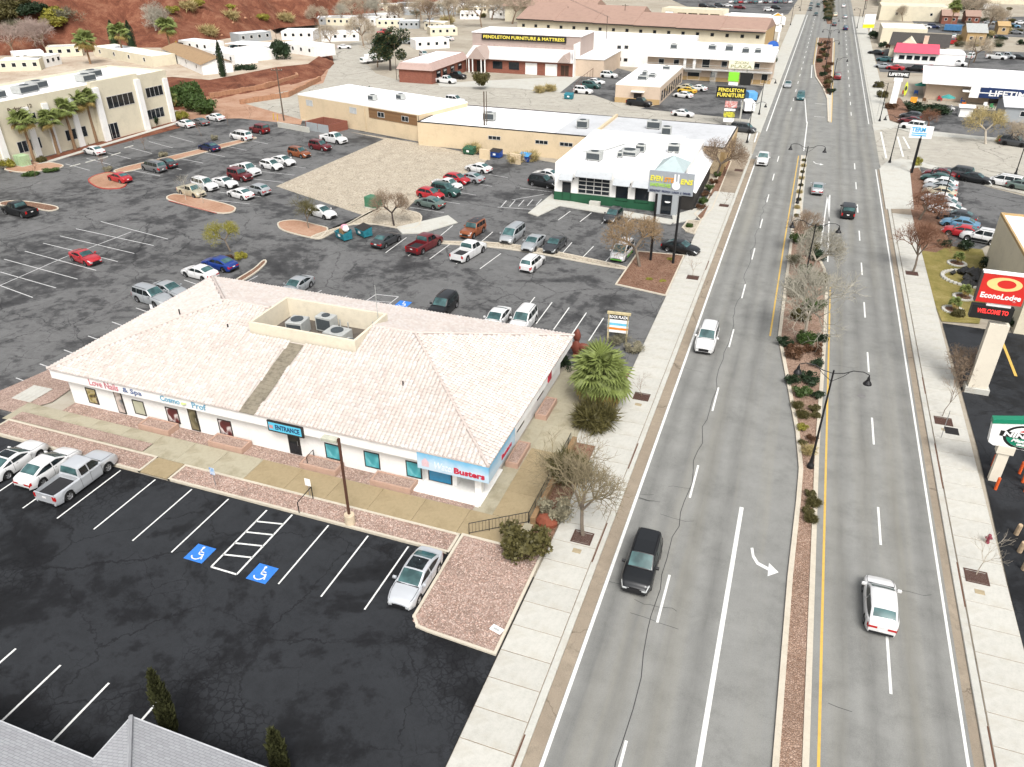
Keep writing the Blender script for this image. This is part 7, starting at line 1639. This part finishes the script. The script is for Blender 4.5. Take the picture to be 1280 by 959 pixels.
zb4((907,126),(921,135), poster('pylon_red_print',[(.6,.55,.53),(.5,.12,.10),(.65,.6,.58)],1.5)); zb4((905.5,135.5),(919,139), SW); zb4((905,139.5),(918,147), poster('pylon_yellow_print',[(.06,.06,.05),(.62,.58,.05),(.1,.1,.08)],1.5)); zb4((904.5,147.5),(917,153), SW)
# other signs
ts = B('spray_sign', 'white pest control sign with blue lettering on a black post', 'sign', (18.5,142.6), (30,142.6)); to_ = ts.o; MB().tube((0,0,0),(0,0,6.2),.22,.2,10).build('post', M_BLK, to_)
x0, z1 = ts.loc(1139.5,157,-.2); x1, z0 = ts.loc(1164,174,-.2); board(to_, x0, z0, x1, z1, SW, .35); SB = mat('letter_skyblue',(.05,.38,.72),.5,var=0); letter('TERM', 1, SB, to_, ((x0+x1)/2-.45,-.21,z0+(z1-z0)*.7), width=(x1-x0)*.62, height=(z1-z0)*.36, bold=.03)
for k in range(2): MB().box(x0+.3,-.2,z0+(z1-z0)*(.18+.17*k),x0+(x1-x0)*.75,-.18,z0+(z1-z0)*(.27+.17*k)).build('text_line', SB, to_)
lf = B('lifetime_sign', 'white name sign on a tall white flat post by the kayak store', 'sign', (18.6,201.5), (30,201.5)); lo2 = lf.o; MB().box(-.7,-.25,0,.7,.25,6.0).build('post', SW, lo2)
x0, z1 = lf.loc(1111,89,-.3); x1, z0 = lf.loc(1136,98,-.3); board(lo2, x0, z0, x1, z1, SK, .4); letter('LIFETIME', 1, SW, lo2, ((x0+x1)/2,-.23,(z0+z1)/2), width=(x1-x0)*.9, height=(z1-z0)*.5, bold=.04); MB().box(-.9,-.3,z0-.8,.9,.3,z0).build('sign_base', SW, lo2)
rs_ = B('directory_sign', 'white tenant directory sign with blue and orange stripes by the fan palm', 'sign', (*G2(760,425),), (*G2(786,428),)); r2 = rs_.o
x0, z1 = rs_.loc(760.5,390.5,-.1); x1, z0 = rs_.loc(784.5,418,-.1); W2 = x1-x0; H2 = z1-z0
for x in (x0+.1, x1-.1): MB().box(x-.08,-.08,0,x+.08,.08,z1).build('post', mat('sign_frame_tan',(.50,.42,.24),.7), r2)
board(r2, x0-.1, z1-.14, x1+.15, z1+.06, MAT['sign_frame_tan'], .3, 'sign_cap')
for f0_, f1_, m, nm in ((.68,.93,SK,'title_panel'),(.50,.665,SW,'tenant_panel'),(.38,.49,mat('sign_sky',(.15,.50,.68),.5,var=.2,ns=3),'tenant_panel'),(.27,.37,SW,'tenant_panel'),(.16,.26,mat('sign_orange',(.75,.22,.02),.5,var=.1),'tenant_panel'),(.02,.15,SW,'tenant_panel')): board(r2, x0, z0+H2*f0_, x1, z0+H2*f1_, m, .16, nm)
letter('ROCK PLAZA', 1, SW, r2, ((x0+x1)/2,-.1,z0+H2*.8), width=W2*.88, height=H2*.14, bold=.03)
hs_ = B('house_sign', 'white house-shaped sign with orange peak on the left footway', 'sign', (*G2(972,52),), (*G2(980,52),)); ho = hs_.o; MB().box(-.3,-.3,0,.3,.3,9).build('post', SW, ho)
x0, z1 = hs_.loc(961,22,-.3); x1, z0 = hs_.loc(981,31,-.3); pk = hs_.loc(970,16,-.3)[1]; b = MB(); q = [(x0,z0),(x1,z0),(x1,z1),((x0+x1)/2,pk),(x0,z1)]; b.add([(x,-.3,z) for x, z in q]+[(x,.3,z) for x, z in q],[(0,1,2,3,4),(9,8,7,6,5)]+[(i,5+i,5+(i+1)%5,(i+1)%5) for i in range(5)]); b.build('sign_panel', SW, ho); MB().box(x0+1,-.4,z0-2.2,x1-1,.2,z0-.4).build('sign_panel', SW, ho)
MB().add([((x0+x1)/2-1.6,-.32,pk-1.0),((x0+x1)/2+1.6,-.32,pk-1.0),((x0+x1)/2,-.32,pk-.1)],[(0,1,2)]).build('peak', og, ho)
rd = B('oval_sign', 'round topped blue and white sign with green base on the left footway', 'sign', (*G2(966,76),), (*G2(972,76),)); ro2 = rd.o; MB().box(-.25,-.2,0,.25,.2,5).build('post', M_BLK, ro2)
x0, z1 = rd.loc(960,53,-.2); x1, z0 = rd.loc(973,60,-.2); cx_ = (x0+x1)/2
MB().add([(cx_+(x1-x0)/2*math.cos(math.pi*i/10),-.25,z0+.4+(z1-z0)*math.sin(math.pi*i/10)) for i in range(11)]+[(cx_+(x1-x0)/2*math.cos(math.pi*i/10),.25,z0+.4+(z1-z0)*math.sin(math.pi*i/10)) for i in range(11)],[tuple(range(11)),tuple(range(21,10,-1))]+[(i,11+i,12+i,i+1) for i in range(10)]).build('sign_panel', mat('sign_blue',(.03,.12,.45),.5), ro2)
board(ro2, x0, z0-.3, x1, z0+.4, SW, .5); board(ro2, x0, z0-1.2, x1, z0-.3, mat('letter_rose_red',(.5,.06,.08),.5), .45); board(ro2, x0-.1, z0-3.2, x1+.1, z0-1.4, mat('sign_dark_green',(.01,.07,.05),.5), .5)
ys_ = B('yellow_sign', 'tall white sign with yellow foot panel on the far right footway', 'sign', (*G2(1087,44),), (*G2(1093,44),)); yo = ys_.o; MB().box(-.3,-.2,0,.3,.2,5).build('post', SW, yo)
x0, z1 = ys_.loc(1082,18,-.2); x1, z0 = ys_.loc(1092,35,-.2); zm = ys_.loc(1082,30.5,-.2)[1]; board(yo, x0, zm, x1, z1, SW, .5); board(yo, x0, z0, x1, zm, mat('sign_bright_yellow',(.80,.72,.02),.5,var=0), .5)
bs_ = thing('round_red_sign', 'round red sign on a pole at the far right footway', 'sign', G(1078,22), 0); MB().tube((0,0,0),(0,0,8),.15,n=6).build('post', M_BLK, bs_); b = MB().lathe([(1.9,-.3),(1.9,.3)],16); b.v = [(x,z,y+9) for x,y,z in b.v]; b.build('sign_panel', SR, bs_)
# small signs
def smallsign(q, h, w, label, m, at=None, pan=.6, rz=0):
    p = at or G(*q); o = thing('post_sign', label, 'sign', (p[0],p[1],.08), rz, None); MB().tube((0,0,0),(0,0,h),.03,n=6).build('post', M_RIM, o); MB().box(-w/2,-.04,h-pan,w/2,-.01,h).build('sign_panel', m, o); return o
smallsign((270,608),1.6,.42,'small blue and white accessible parking sign left of the hand rail', poster('badge_print',[(.05,.2,.55),(.6,.65,.7),(.08,.3,.6)],2.5)); smallsign((388,622),1.6,.45,'small white accessible parking sign right of the hand rail', SW)
rt_ = smallsign((1187,551),2.6,.95,'black and white square route sign on the right footway', SK, (14.75,G2(1187,551)[1]), .95); MB().lathe([(.34,-.01),(.34,.01)],14).build('emblem', SW, rt_); rt_.children[-1].rotation_euler = (math.pi/2,0,0); rt_.children[-1].location = (0,-.05,2.12)
smallsign((1096,146),5.5,.25,'thin white pole on the far right footway', SW, None, .4)
for k, q in enumerate(((139,456),(156,447),(193,398),(244,383))): smallsign(q,1.5,.35,'little white bay sign behind the tiled roof, '+['nearest','second','third','farthest']  [k]+' from the corner', SW, None, .5)
tg = thing('small_ground_sign', 'small white notice lying on the near gravel bed', 'sign', (*G2(621,789),.14), R(-15)); MB().box(-.38,-.22,0,.38,.22,.02).build('sign_panel', SW, tg); MB().box(-.2,-.1,.021,.2,.06,.024).build('print', W_AC, tg)
# railings, ramp wall, steps
def railing(pts, h, label, bal=.22):
    o = thing('railing', label, 'railing', (pts[0][0],pts[0][1],.1), 0, 'ramp railings'); b = MB(); s = MB(); P = [Vector((p[0]-pts[0][0],p[1]-pts[0][1],0)) for p in pts]
    for a, c in zip(P[:-1], P[1:]):
        b.tube(a+Vector((0,0,h)),c+Vector((0,0,h)),.03,n=5); b.tube(a+Vector((0,0,.12)),c+Vector((0,0,.12)),.025,n=5); n = max(1,int((c-a).length/bal))
        for k in range(n+1): q = a.lerp(c,k/n); (b if k % 6 == 0 else s).tube(q+Vector((0,0,0 if k % 6 == 0 else .12)),q+Vector((0,0,h)),.028 if k % 6 == 0 else .012,n=4)
    b.build('rail', M_BLK, o); q = s.build('balusters', M_BLK, o); q['kind'] = 'stuff'
railing([(-16.1,35.75),(-12.75,38.2)],.95,'black railing at the ramp turn beside the olive bush'); railing([(-12.72,38.2),(-12.72,48.3)],.95,'black railing along the ramp on the street side')
hr = thing('handrail', 'slanted black handrail beside the hatched bay', 'handrail', (-28.0,33.7,.1), 0); MB().path([(0,0,0),(0,0,.95),(.1,1.6,1.15),(.1,1.6,.1)],.035,6).build('rail', M_BLK, hr)
h2 = thing('handrail', 'short black handrail at the entrance door step', 'handrail', (-30.4,38.5,.1), 0); MB().path([(0,0,0),(0,0,.9),(0,.9,.95),(0,.9,.1)],.03,6).build('rail', M_BLK, h2)
rw = MB(); 
for k in range(9): rw.bbox(-12.64,38.2+k*1.15,-.05,-12.28,38.2+(k+.97)*1.15,.62+rnd.uniform(-.02,.02),.03)
tag(rw.build('ramp_wall', mat('brown_block',(.24,.15,.075),.9,var=.3,ns=2)), 'low brown block wall between ramp and planting strip', 'wall')
rbk = thing('red_boulder', 'smooth red slab boulder beside the mottled bush', 'boulder', G(683,655), 0); MB().lathe([(.75,0),(.8,.25),(.55,.55),(.2,.68)],9).build('stone', mat('red_rock',(.20,.055,.028),.8,var=.3), rbk); rbk.scale = (1,.7,1.2)
# red rock sculpture
sc_ = thing('rock_sculpture', 'rust red petal-shaped sculpture behind the fan palm', 'sculpture', (-16.3,62.3,-.5), 0); sc_.scale = (.72,.72,.72); RR_ = mat('rust_sculpture',(.15,.04,.025),.6,var=.25,ns=1)
def petal(p, d, L, w, th):
    d = Vector(d).normalized(); u = Vector((0,-1,0)); s = d.cross(u).normalized(); b = MB(); v = []; N = 9
    for i in range(N+1):
        t = i/N; rw_ = w*math.sin(math.pi*min(1,.12+.88*t))**.8+.02
        for k in range(8): a = 2*math.pi*k/8; v.append(Vector(p)+d*L*t + s*rw_*math.cos(a) + u*th*math.sin(a)*(.4+math.sin(math.pi*t)))
    return b.add(v,[(i*8+k,i*8+(k+1)%8,(i+1)*8+(k+1)%8,(i+1)*8+k) for i in range(N) for k in range(8)])
for p, d, L, w in (((0,0,1.0),(0,0,1),2.3,.62),((0,0,2.0),(-1,0,.35),2.2,.5),((0,0,2.0),(1,0,.3),1.9,.55),((0,0,2.9),(.05,0,1),1.9,.5)): petal(p, d, L, w, .28).build('petal', RR_, sc_, 60)
MB().lathe([(.5,0),(.4,1.1)],10).build('base', RR_, sc_)
# bins
def dumpster(q, rz, m, lid, label, open_=False, z=0):
    p = G(*q); o = thing('dumpster', label, 'dumpster', (p.x,p.y,.02), R(rz)); w, d, h = 2.0, 1.4, 1.35
    b = MB().add([(-w/2,-d/2+.15,.15),(w/2,-d/2+.15,.15),(w/2,d/2,.15),(-w/2,d/2,.15),(-w/2,-d/2,1.0),(w/2,-d/2,1.0),(w/2,d/2,h),(-w/2,d/2,h)],[(0,3,2,1),(0,1,5,4),(1,2,6,5),(2,3,7,6),(3,0,4,7)]+([] if open_ else [(4,5,6,7)])); b.build('bin_body', m, o)
    r_ = MB(); r_.box(-w/2-.05,-d/2-.06,.93,w/2+.05,-d/2,1.05); r_.box(-w/2-.07,-.1,.5,-w/2,.3,.75); r_.box(w/2,-.1,.5,w/2+.07,.3,.75); r_.build('rim', m, o)
    wh_ = MB()
    for x in (-w/2+.2,w/2-.2):
        for y in (-d/2+.3,d/2-.2): wh_.tube((x-.04,y,.09),(x+.04,y,.09),.09,n=8)
    wh_.build('caster', M_TYRE, o)
    if not open_: MB().add([(-w/2-.03,-d/2-.05,1.06),(w/2+.03,-d/2-.05,1.06),(w/2+.03,d/2+.03,h+.06),(-w/2-.03,d/2+.03,h+.06),(-w/2-.03,-d/2-.05,1.02),(w/2+.03,-d/2-.05,1.02),(w/2+.03,d/2+.03,h+.02),(-w/2-.03,d/2+.03,h+.02)],[(0,1,2,3),(4,5,1,0),(5,6,2,1),(7,3,2,6),(4,0,3,7)]).build('lid', lid, o)
    else:
        MB().bbox(-.5,-.3,.6,.3,.5,1.5,.1).build('cardboard', mat('cardboard',(.28,.18,.09),.9), o); MB().lathe([(.3,1.2),(.5,1.5),(.45,1.8),(.2,1.95)],9,(.1,.2,0)).build('rubbish_bag', mat('pink_bag',(.62,.30,.36),.6,var=.5,ns=2), o); MB().lathe([(.3,1.2),(.45,1.45),(.3,1.85)],9,(.6,.1,0)).build('rubbish_bag', SW, o)
    MB().box(-.25,-d/2+.02,.5,.25,-d/2+.06,.85).build('sticker', SW, o)
TB = mat('teal_bin',(.02,.16,.20),.5,var=.4,ns=2); BB = mat('blue_bin',(.012,.06,.28),.5,var=.3,ns=2); GB2 = mat('green_bin',(.02,.09,.05),.5,var=.3,ns=2)
dumpster((430,299),-28,TB,W_DARK,'overfilled open teal dumpster by the gravel island',True); dumpster((455,295),-28,TB,W_DARK,'teal dumpster with black lid beside the dark grey sedan'); dumpster((620,197),-8,BB,W_DARK,'dark blue dumpster inside the block enclosure'); dumpster((656,202),-8,BB,mat('sky_lid',(.06,.30,.60),.5),'bright blue dumpster with sky blue lid'); dumpster((587,193),-8,GB2,GB2,'green dumpster left of the block enclosure'); dumpster((711,124),0,TB,TB,'teal dumpster at the furniture lot fence end')
ec = thing('block_enclosure', 'pale block bin enclosure behind the gravel lot', 'wall', G(606,199), R(-10)); 
for x in (0,6.2): MB().box(x-1.0,-.2,-.1,x+1.0,.2,1.7).build('wall', W_TAN, ec)
def cabinet(q, w, d, h, m, label, rz=0):
    p = G(*q); o = thing('utility_cabinet', label, 'utility cabinet', (p.x,p.y,.02), R(rz)); MB().bbox(-w/2,-d/2,.1,w/2,d/2,h,.05).build('cabinet_body', m, o); MB().box(-w/2-.1,-d/2-.1,0,w/2+.1,d/2+.1,.12).build('plinth', M_CONC, o); MB().box(-.01,-d/2-.012,.2,.01,-d/2+.01,h-.1).build('door_seam', W_DARK, o)
cabinet((467,259),2.0,1.5,1.6,mat('green_cabinet',(.05,.16,.09),.6),'green transformer cabinet at the gravel lot corner',-10); cabinet((30,207),2.0,1.6,1.8,mat('pale_green_cabinet',(.33,.45,.26),.7),'pale green transformer cabinet below the first office palm',-10)
bk = thing('brick_bin_store', 'low brick bin store with grey gate beside the tan workshop', 'wall', G(398,165), R(-14))
MB().box(-3.5,0,-.1,-3.2,5,1.7).box(3.0,0,-.1,3.3,5,1.7).box(-3.2,4.7,-.1,3.0,5,1.7).build('wall', W_BRICK, bk); MB().box(-3.2,-.1,0,-.1,.0,1.6).build('gate', W_GREY, bk); MB().box(.1,-.1,0,3.0,.0,1.6).build('gate', W_GREY, bk)
for k, q in enumerate(((342,150),(347,151))): o = MB().lathe([(.1,0),(.1,1.3),(.05,1.36)],8).build('bollard', mat('yellow_bollard',(.55,.36,.06),.7)); o.location = G(*q); o.rotation_euler = (0,R(6),0); tag(o, ['left','right'][k]+' leaning yellow bollard beside the power pole', 'bollard', 'yellow bollards')
lw = MB().box(0,0,-.1,.3,9,1.0); o = lw.build('concrete_wall', M_CONC); p = G(386,166); o.location = p; o.rotation_euler = (0,0,R(76)); tag(o, 'low concrete wall from the power pole to the brick bin store', 'wall')
# pipe fence by the furniture lot
pf = thing('pipe_fence', 'rusty pipe fence round the lot beside the furniture store', 'fence', (0,0,0), 0); FM = mat('rusty_pipe',(.10,.05,.03),.8,var=.3)
P = [G(*q) for q in ((718,118),(726,108),(757,84),(772,82))]
for a, c in zip(P[:-1], P[1:]):
    MB().tube(a+Vector((0,0,2.2)),c+Vector((0,0,2.2)),.05,n=5).build('rail', FM, pf)
    n = max(1,int((c-a).length/3.5))
    for k in range(n+1): q = a.lerp(c,k/n); MB().tube(q,q+Vector((0,0,2.3)),.05,n=5).build('post', FM, pf)
# traffic things
hy = thing('hydrant', 'small dark red hydrant on the right footway', 'hydrant', (16.3,G2(1251,684)[1],.12), 0); MB().lathe([(.14,0),(.14,.1),(.1,.12),(.1,.5),(.13,.55),(.1,.68),(.03,.75)],10).build('barrel', mat('hydrant_red',(.20,.03,.05),.6), hy); MB().box(-.2,-.06,.35,.2,.06,.47).build('nozzle', MAT['hydrant_red'], hy)
for q, l in (((1270,668),'upper weathered log post at the right picture edge'),((1274,690),'middle weathered log post at the right picture edge'),((1279,712),'lower weathered log post at the right picture edge')):
    o = MB().lathe([(.16,0),(.15,.9),(.13,.95)],9).build('log_post', mat('weathered_log',(.42,.31,.20),.9,var=.3,ns=4)); o.location = G(*q); o.rotation_euler = (R(8),0,0); tag(o, l, 'post', 'log posts')
yl_ = MB().box(0,0,0,.25,9,.012); o = yl_.build('yellow_bay_line', M_YEL); o.location = G(1268,470,.02); o.location.z = .018; o['kind'] = 'structure'
# kayaks, parasols, playsets at the store
def kayak(at, m, label, lean=70, rz=0, L=3.2):
    b = MB(); v = []; N = 10
    for i in range(N+1):
        t = i/N; w = .38*math.sin(math.pi*t)**.6+.01
        for k in range(8): a = 2*math.pi*k/8; v.append((w*math.cos(a), L*(t-.5), .18*math.sin(a)*math.sin(math.pi*t)**.5+.03*(2*t-1)**2))
    b.add(v,[(i*8+k,i*8+(k+1)%8,(i+1)*8+(k+1)%8,(i+1)*8+k) for i in range(N) for k in range(8)]); o = thing('kayak', label, 'kayak', at, 0, 'kayaks at the store'); h = b.build('hull', m, o, 50); h.rotation_euler = (R(lean),0,R(rz)); c = MB().lathe([(.22,0),(.26,.05)],10).build('cockpit', W_DARK, h); c.scale = (1,2.2,1); c.location = (0,.1,.17)
for q, c, l in (((1167,119),(.50,.68,.05),'lime green kayak leaning on the store wall'),((1174,120),(.25,.24,.35),'grey purple kayak between the lime and blue ones'),((1181,120.5),(.02,.13,.55),'blue kayak leaning on the store wall'),((1130,121),(.55,.62,.05),'lime kayak standing near the white sign post')): p = G(*q); kayak((p.x,p.y,1.8), mat('kayak_%d'%q[0],c,.4,var=.1), l, 78)
for q, c, l in (((1149,117),(.03,.22,.17),'teal parasol near the kayaks, left'),((1201,122),(.03,.22,.17),'teal parasol near the kayaks, right'),((1222,118),(.25,.36,.33),'pale green parasol by the store canopy'),((1182,133),(.04,.24,.22),'teal folded parasol beside the picket display')):
    p = G(*q); o = thing('parasol', l, 'parasol', p, 0, 'display parasols'); MB().tube((0,0,0),(0,0,2.4),.03,n=5).build('pole', W_AC, o); MB().lathe([(1.6,1.9),(1.2,2.15),(.1,2.6)],8).build('canopy', mat('parasol_%d'%q[0],c,.7), o)
dr = random.Random(31); dn = ['red','grey','brown','white','blue','orange','green']; dc = [(.4,.03,.04),(.2,.2,.2),(.2,.12,.07),(.7,.7,.68),(.03,.1,.35),(.55,.15,.03),(.05,.2,.08)]
for k in range(26):
    c = k % 7; p = G(1128+dr.uniform(0,140), 112+dr.uniform(4,32)); o = thing('display_item', f'small {dn[c]} garden display item in front of the kayak store', 'garden furniture', (p.x,p.y,.02), dr.uniform(0,3), f'{dn[c]} garden display items'); m = mat('display_'+dn[c],dc[c],.6)
    MB().bbox(-.45,-.4,.4,.45,.4,.5,.02).build('top', m, o); MB().box(-.45,.34,.5,.45,.4,1.1).build('back', m, o)
    for x in (-.38,.38):
        for y in (-.33,.33): MB().box(x-.04,y-.04,0,x+.04,y+.04,.4).build('leg', m, o)
orp = thing('orange_playset', 'orange plastic chair stack before the kayaks', 'garden furniture', G(1141,131), 0); MB().bbox(-.7,-.6,.4,.7,.6,.6,.05).build('seat', og, orp); MB().box(-.7,.5,.6,.7,.65,1.6).build('back', og, orp); MB().box(-.65,-.55,0,-.5,.55,.4).box(.5,-.55,0,.65,.55,.4).build('leg', og, orp)
# parked trailers and box truck below the pylon
def box_vehicle(q, rz, L, W, H, m, label, cab=False, z=0, cat='trailer', name='box_trailer'):
    p = G(*q); o = thing(name, label, cat, (p.x,p.y,.02), R(rz)); MB().bbox(-W/2,-L/2,.6,W/2,L/2,H,.06).build('box_body', m, o); MB().box(-W/2+.2,-L/2+.1,.35,W/2-.2,L/2+(.9 if cab else .6),.6).build('chassis', W_DARK, o)
    if cab: MB().bbox(-W/2+.1,L/2+.05,.5,W/2-.1,L/2+1.7,H*.72,.2).build('cab', SW, o); MB().box(-W/2+.2,L/2+1.66,H*.42,W/2-.2,L/2+1.72,H*.66).build('windshield', M_GLASS, o)
    for x in (-W/2+.15,W/2-.15):
        for y in (-L*.22,L*.5 if cab else -L*.05):
            w = put('wheel', car_meshes('suv')['tyre'], o, (x,y,.38))
box_vehicle((934,140),15,4.5,2.2,2.4,SW,'white box truck parked below the plaza pylon',True,cat='truck',name='box_truck'); box_vehicle((938,127),20,3.2,2.0,2.2,mat('sky_box',(.10,.32,.60),.5),'blue fronted trailer behind the white box truck'); box_vehicle((1190,40),80,6,2.3,2.6,mat('trailer_blue',(.05,.16,.32),.5),'blue and white camper trailer in the row behind the tan store'); box_vehicle((1237,13),60,6,2.3,2.8,SW,'white box truck at the top right',True,cat='truck',name='box_truck'); box_vehicle((470,78),150,6.5,2.2,2.4,SW,'white van parked under the big evergreen',True,cat='van',name='parked_van'); box_vehicle((800,20),95,9,2.4,2.6,SW,'white flatbed truck behind the long hall',True,cat='truck',name='box_truck')
dg_ = thing('digger', 'small yellow digger parked by the trailer terrace', 'digger', G(226,66,TZ), R(60)); YD = mat('digger_yellow',(.6,.38,.02),.5); MB().box(-1,-1.3,.9,1,1.1,1.8).build('body', YD, dg_); MB().box(-.6,-1,1.8,.6,.3,2.9).build('cab', W_DARK, dg_); MB().path([(0,1,1.5),(0,2.6,3),(0,3.8,1.4)],.16,6).build('boom', YD, dg_); MB().box(-1.1,-1.3,0,-.6,1.4,.8).box(.6,-1.3,0,1.1,1.4,.8).build('track', W_DARK, dg_)
# litter and drain covers
dc_ = MB().lathe([(.34,0),(.34,.012)],16)
for q, l in (((1077,495),'on the right carriageway below the lamp arm'),((49,229),'in the lot below the office island')):
    o = dc_.build('manhole_cover', mat('iron_cover',(.16,.155,.15),.7)); p = G(*q); o.location = (p.x,p.y,.009); tag(o, 'round iron manhole cover '+l, 'manhole cover', 'manhole covers')
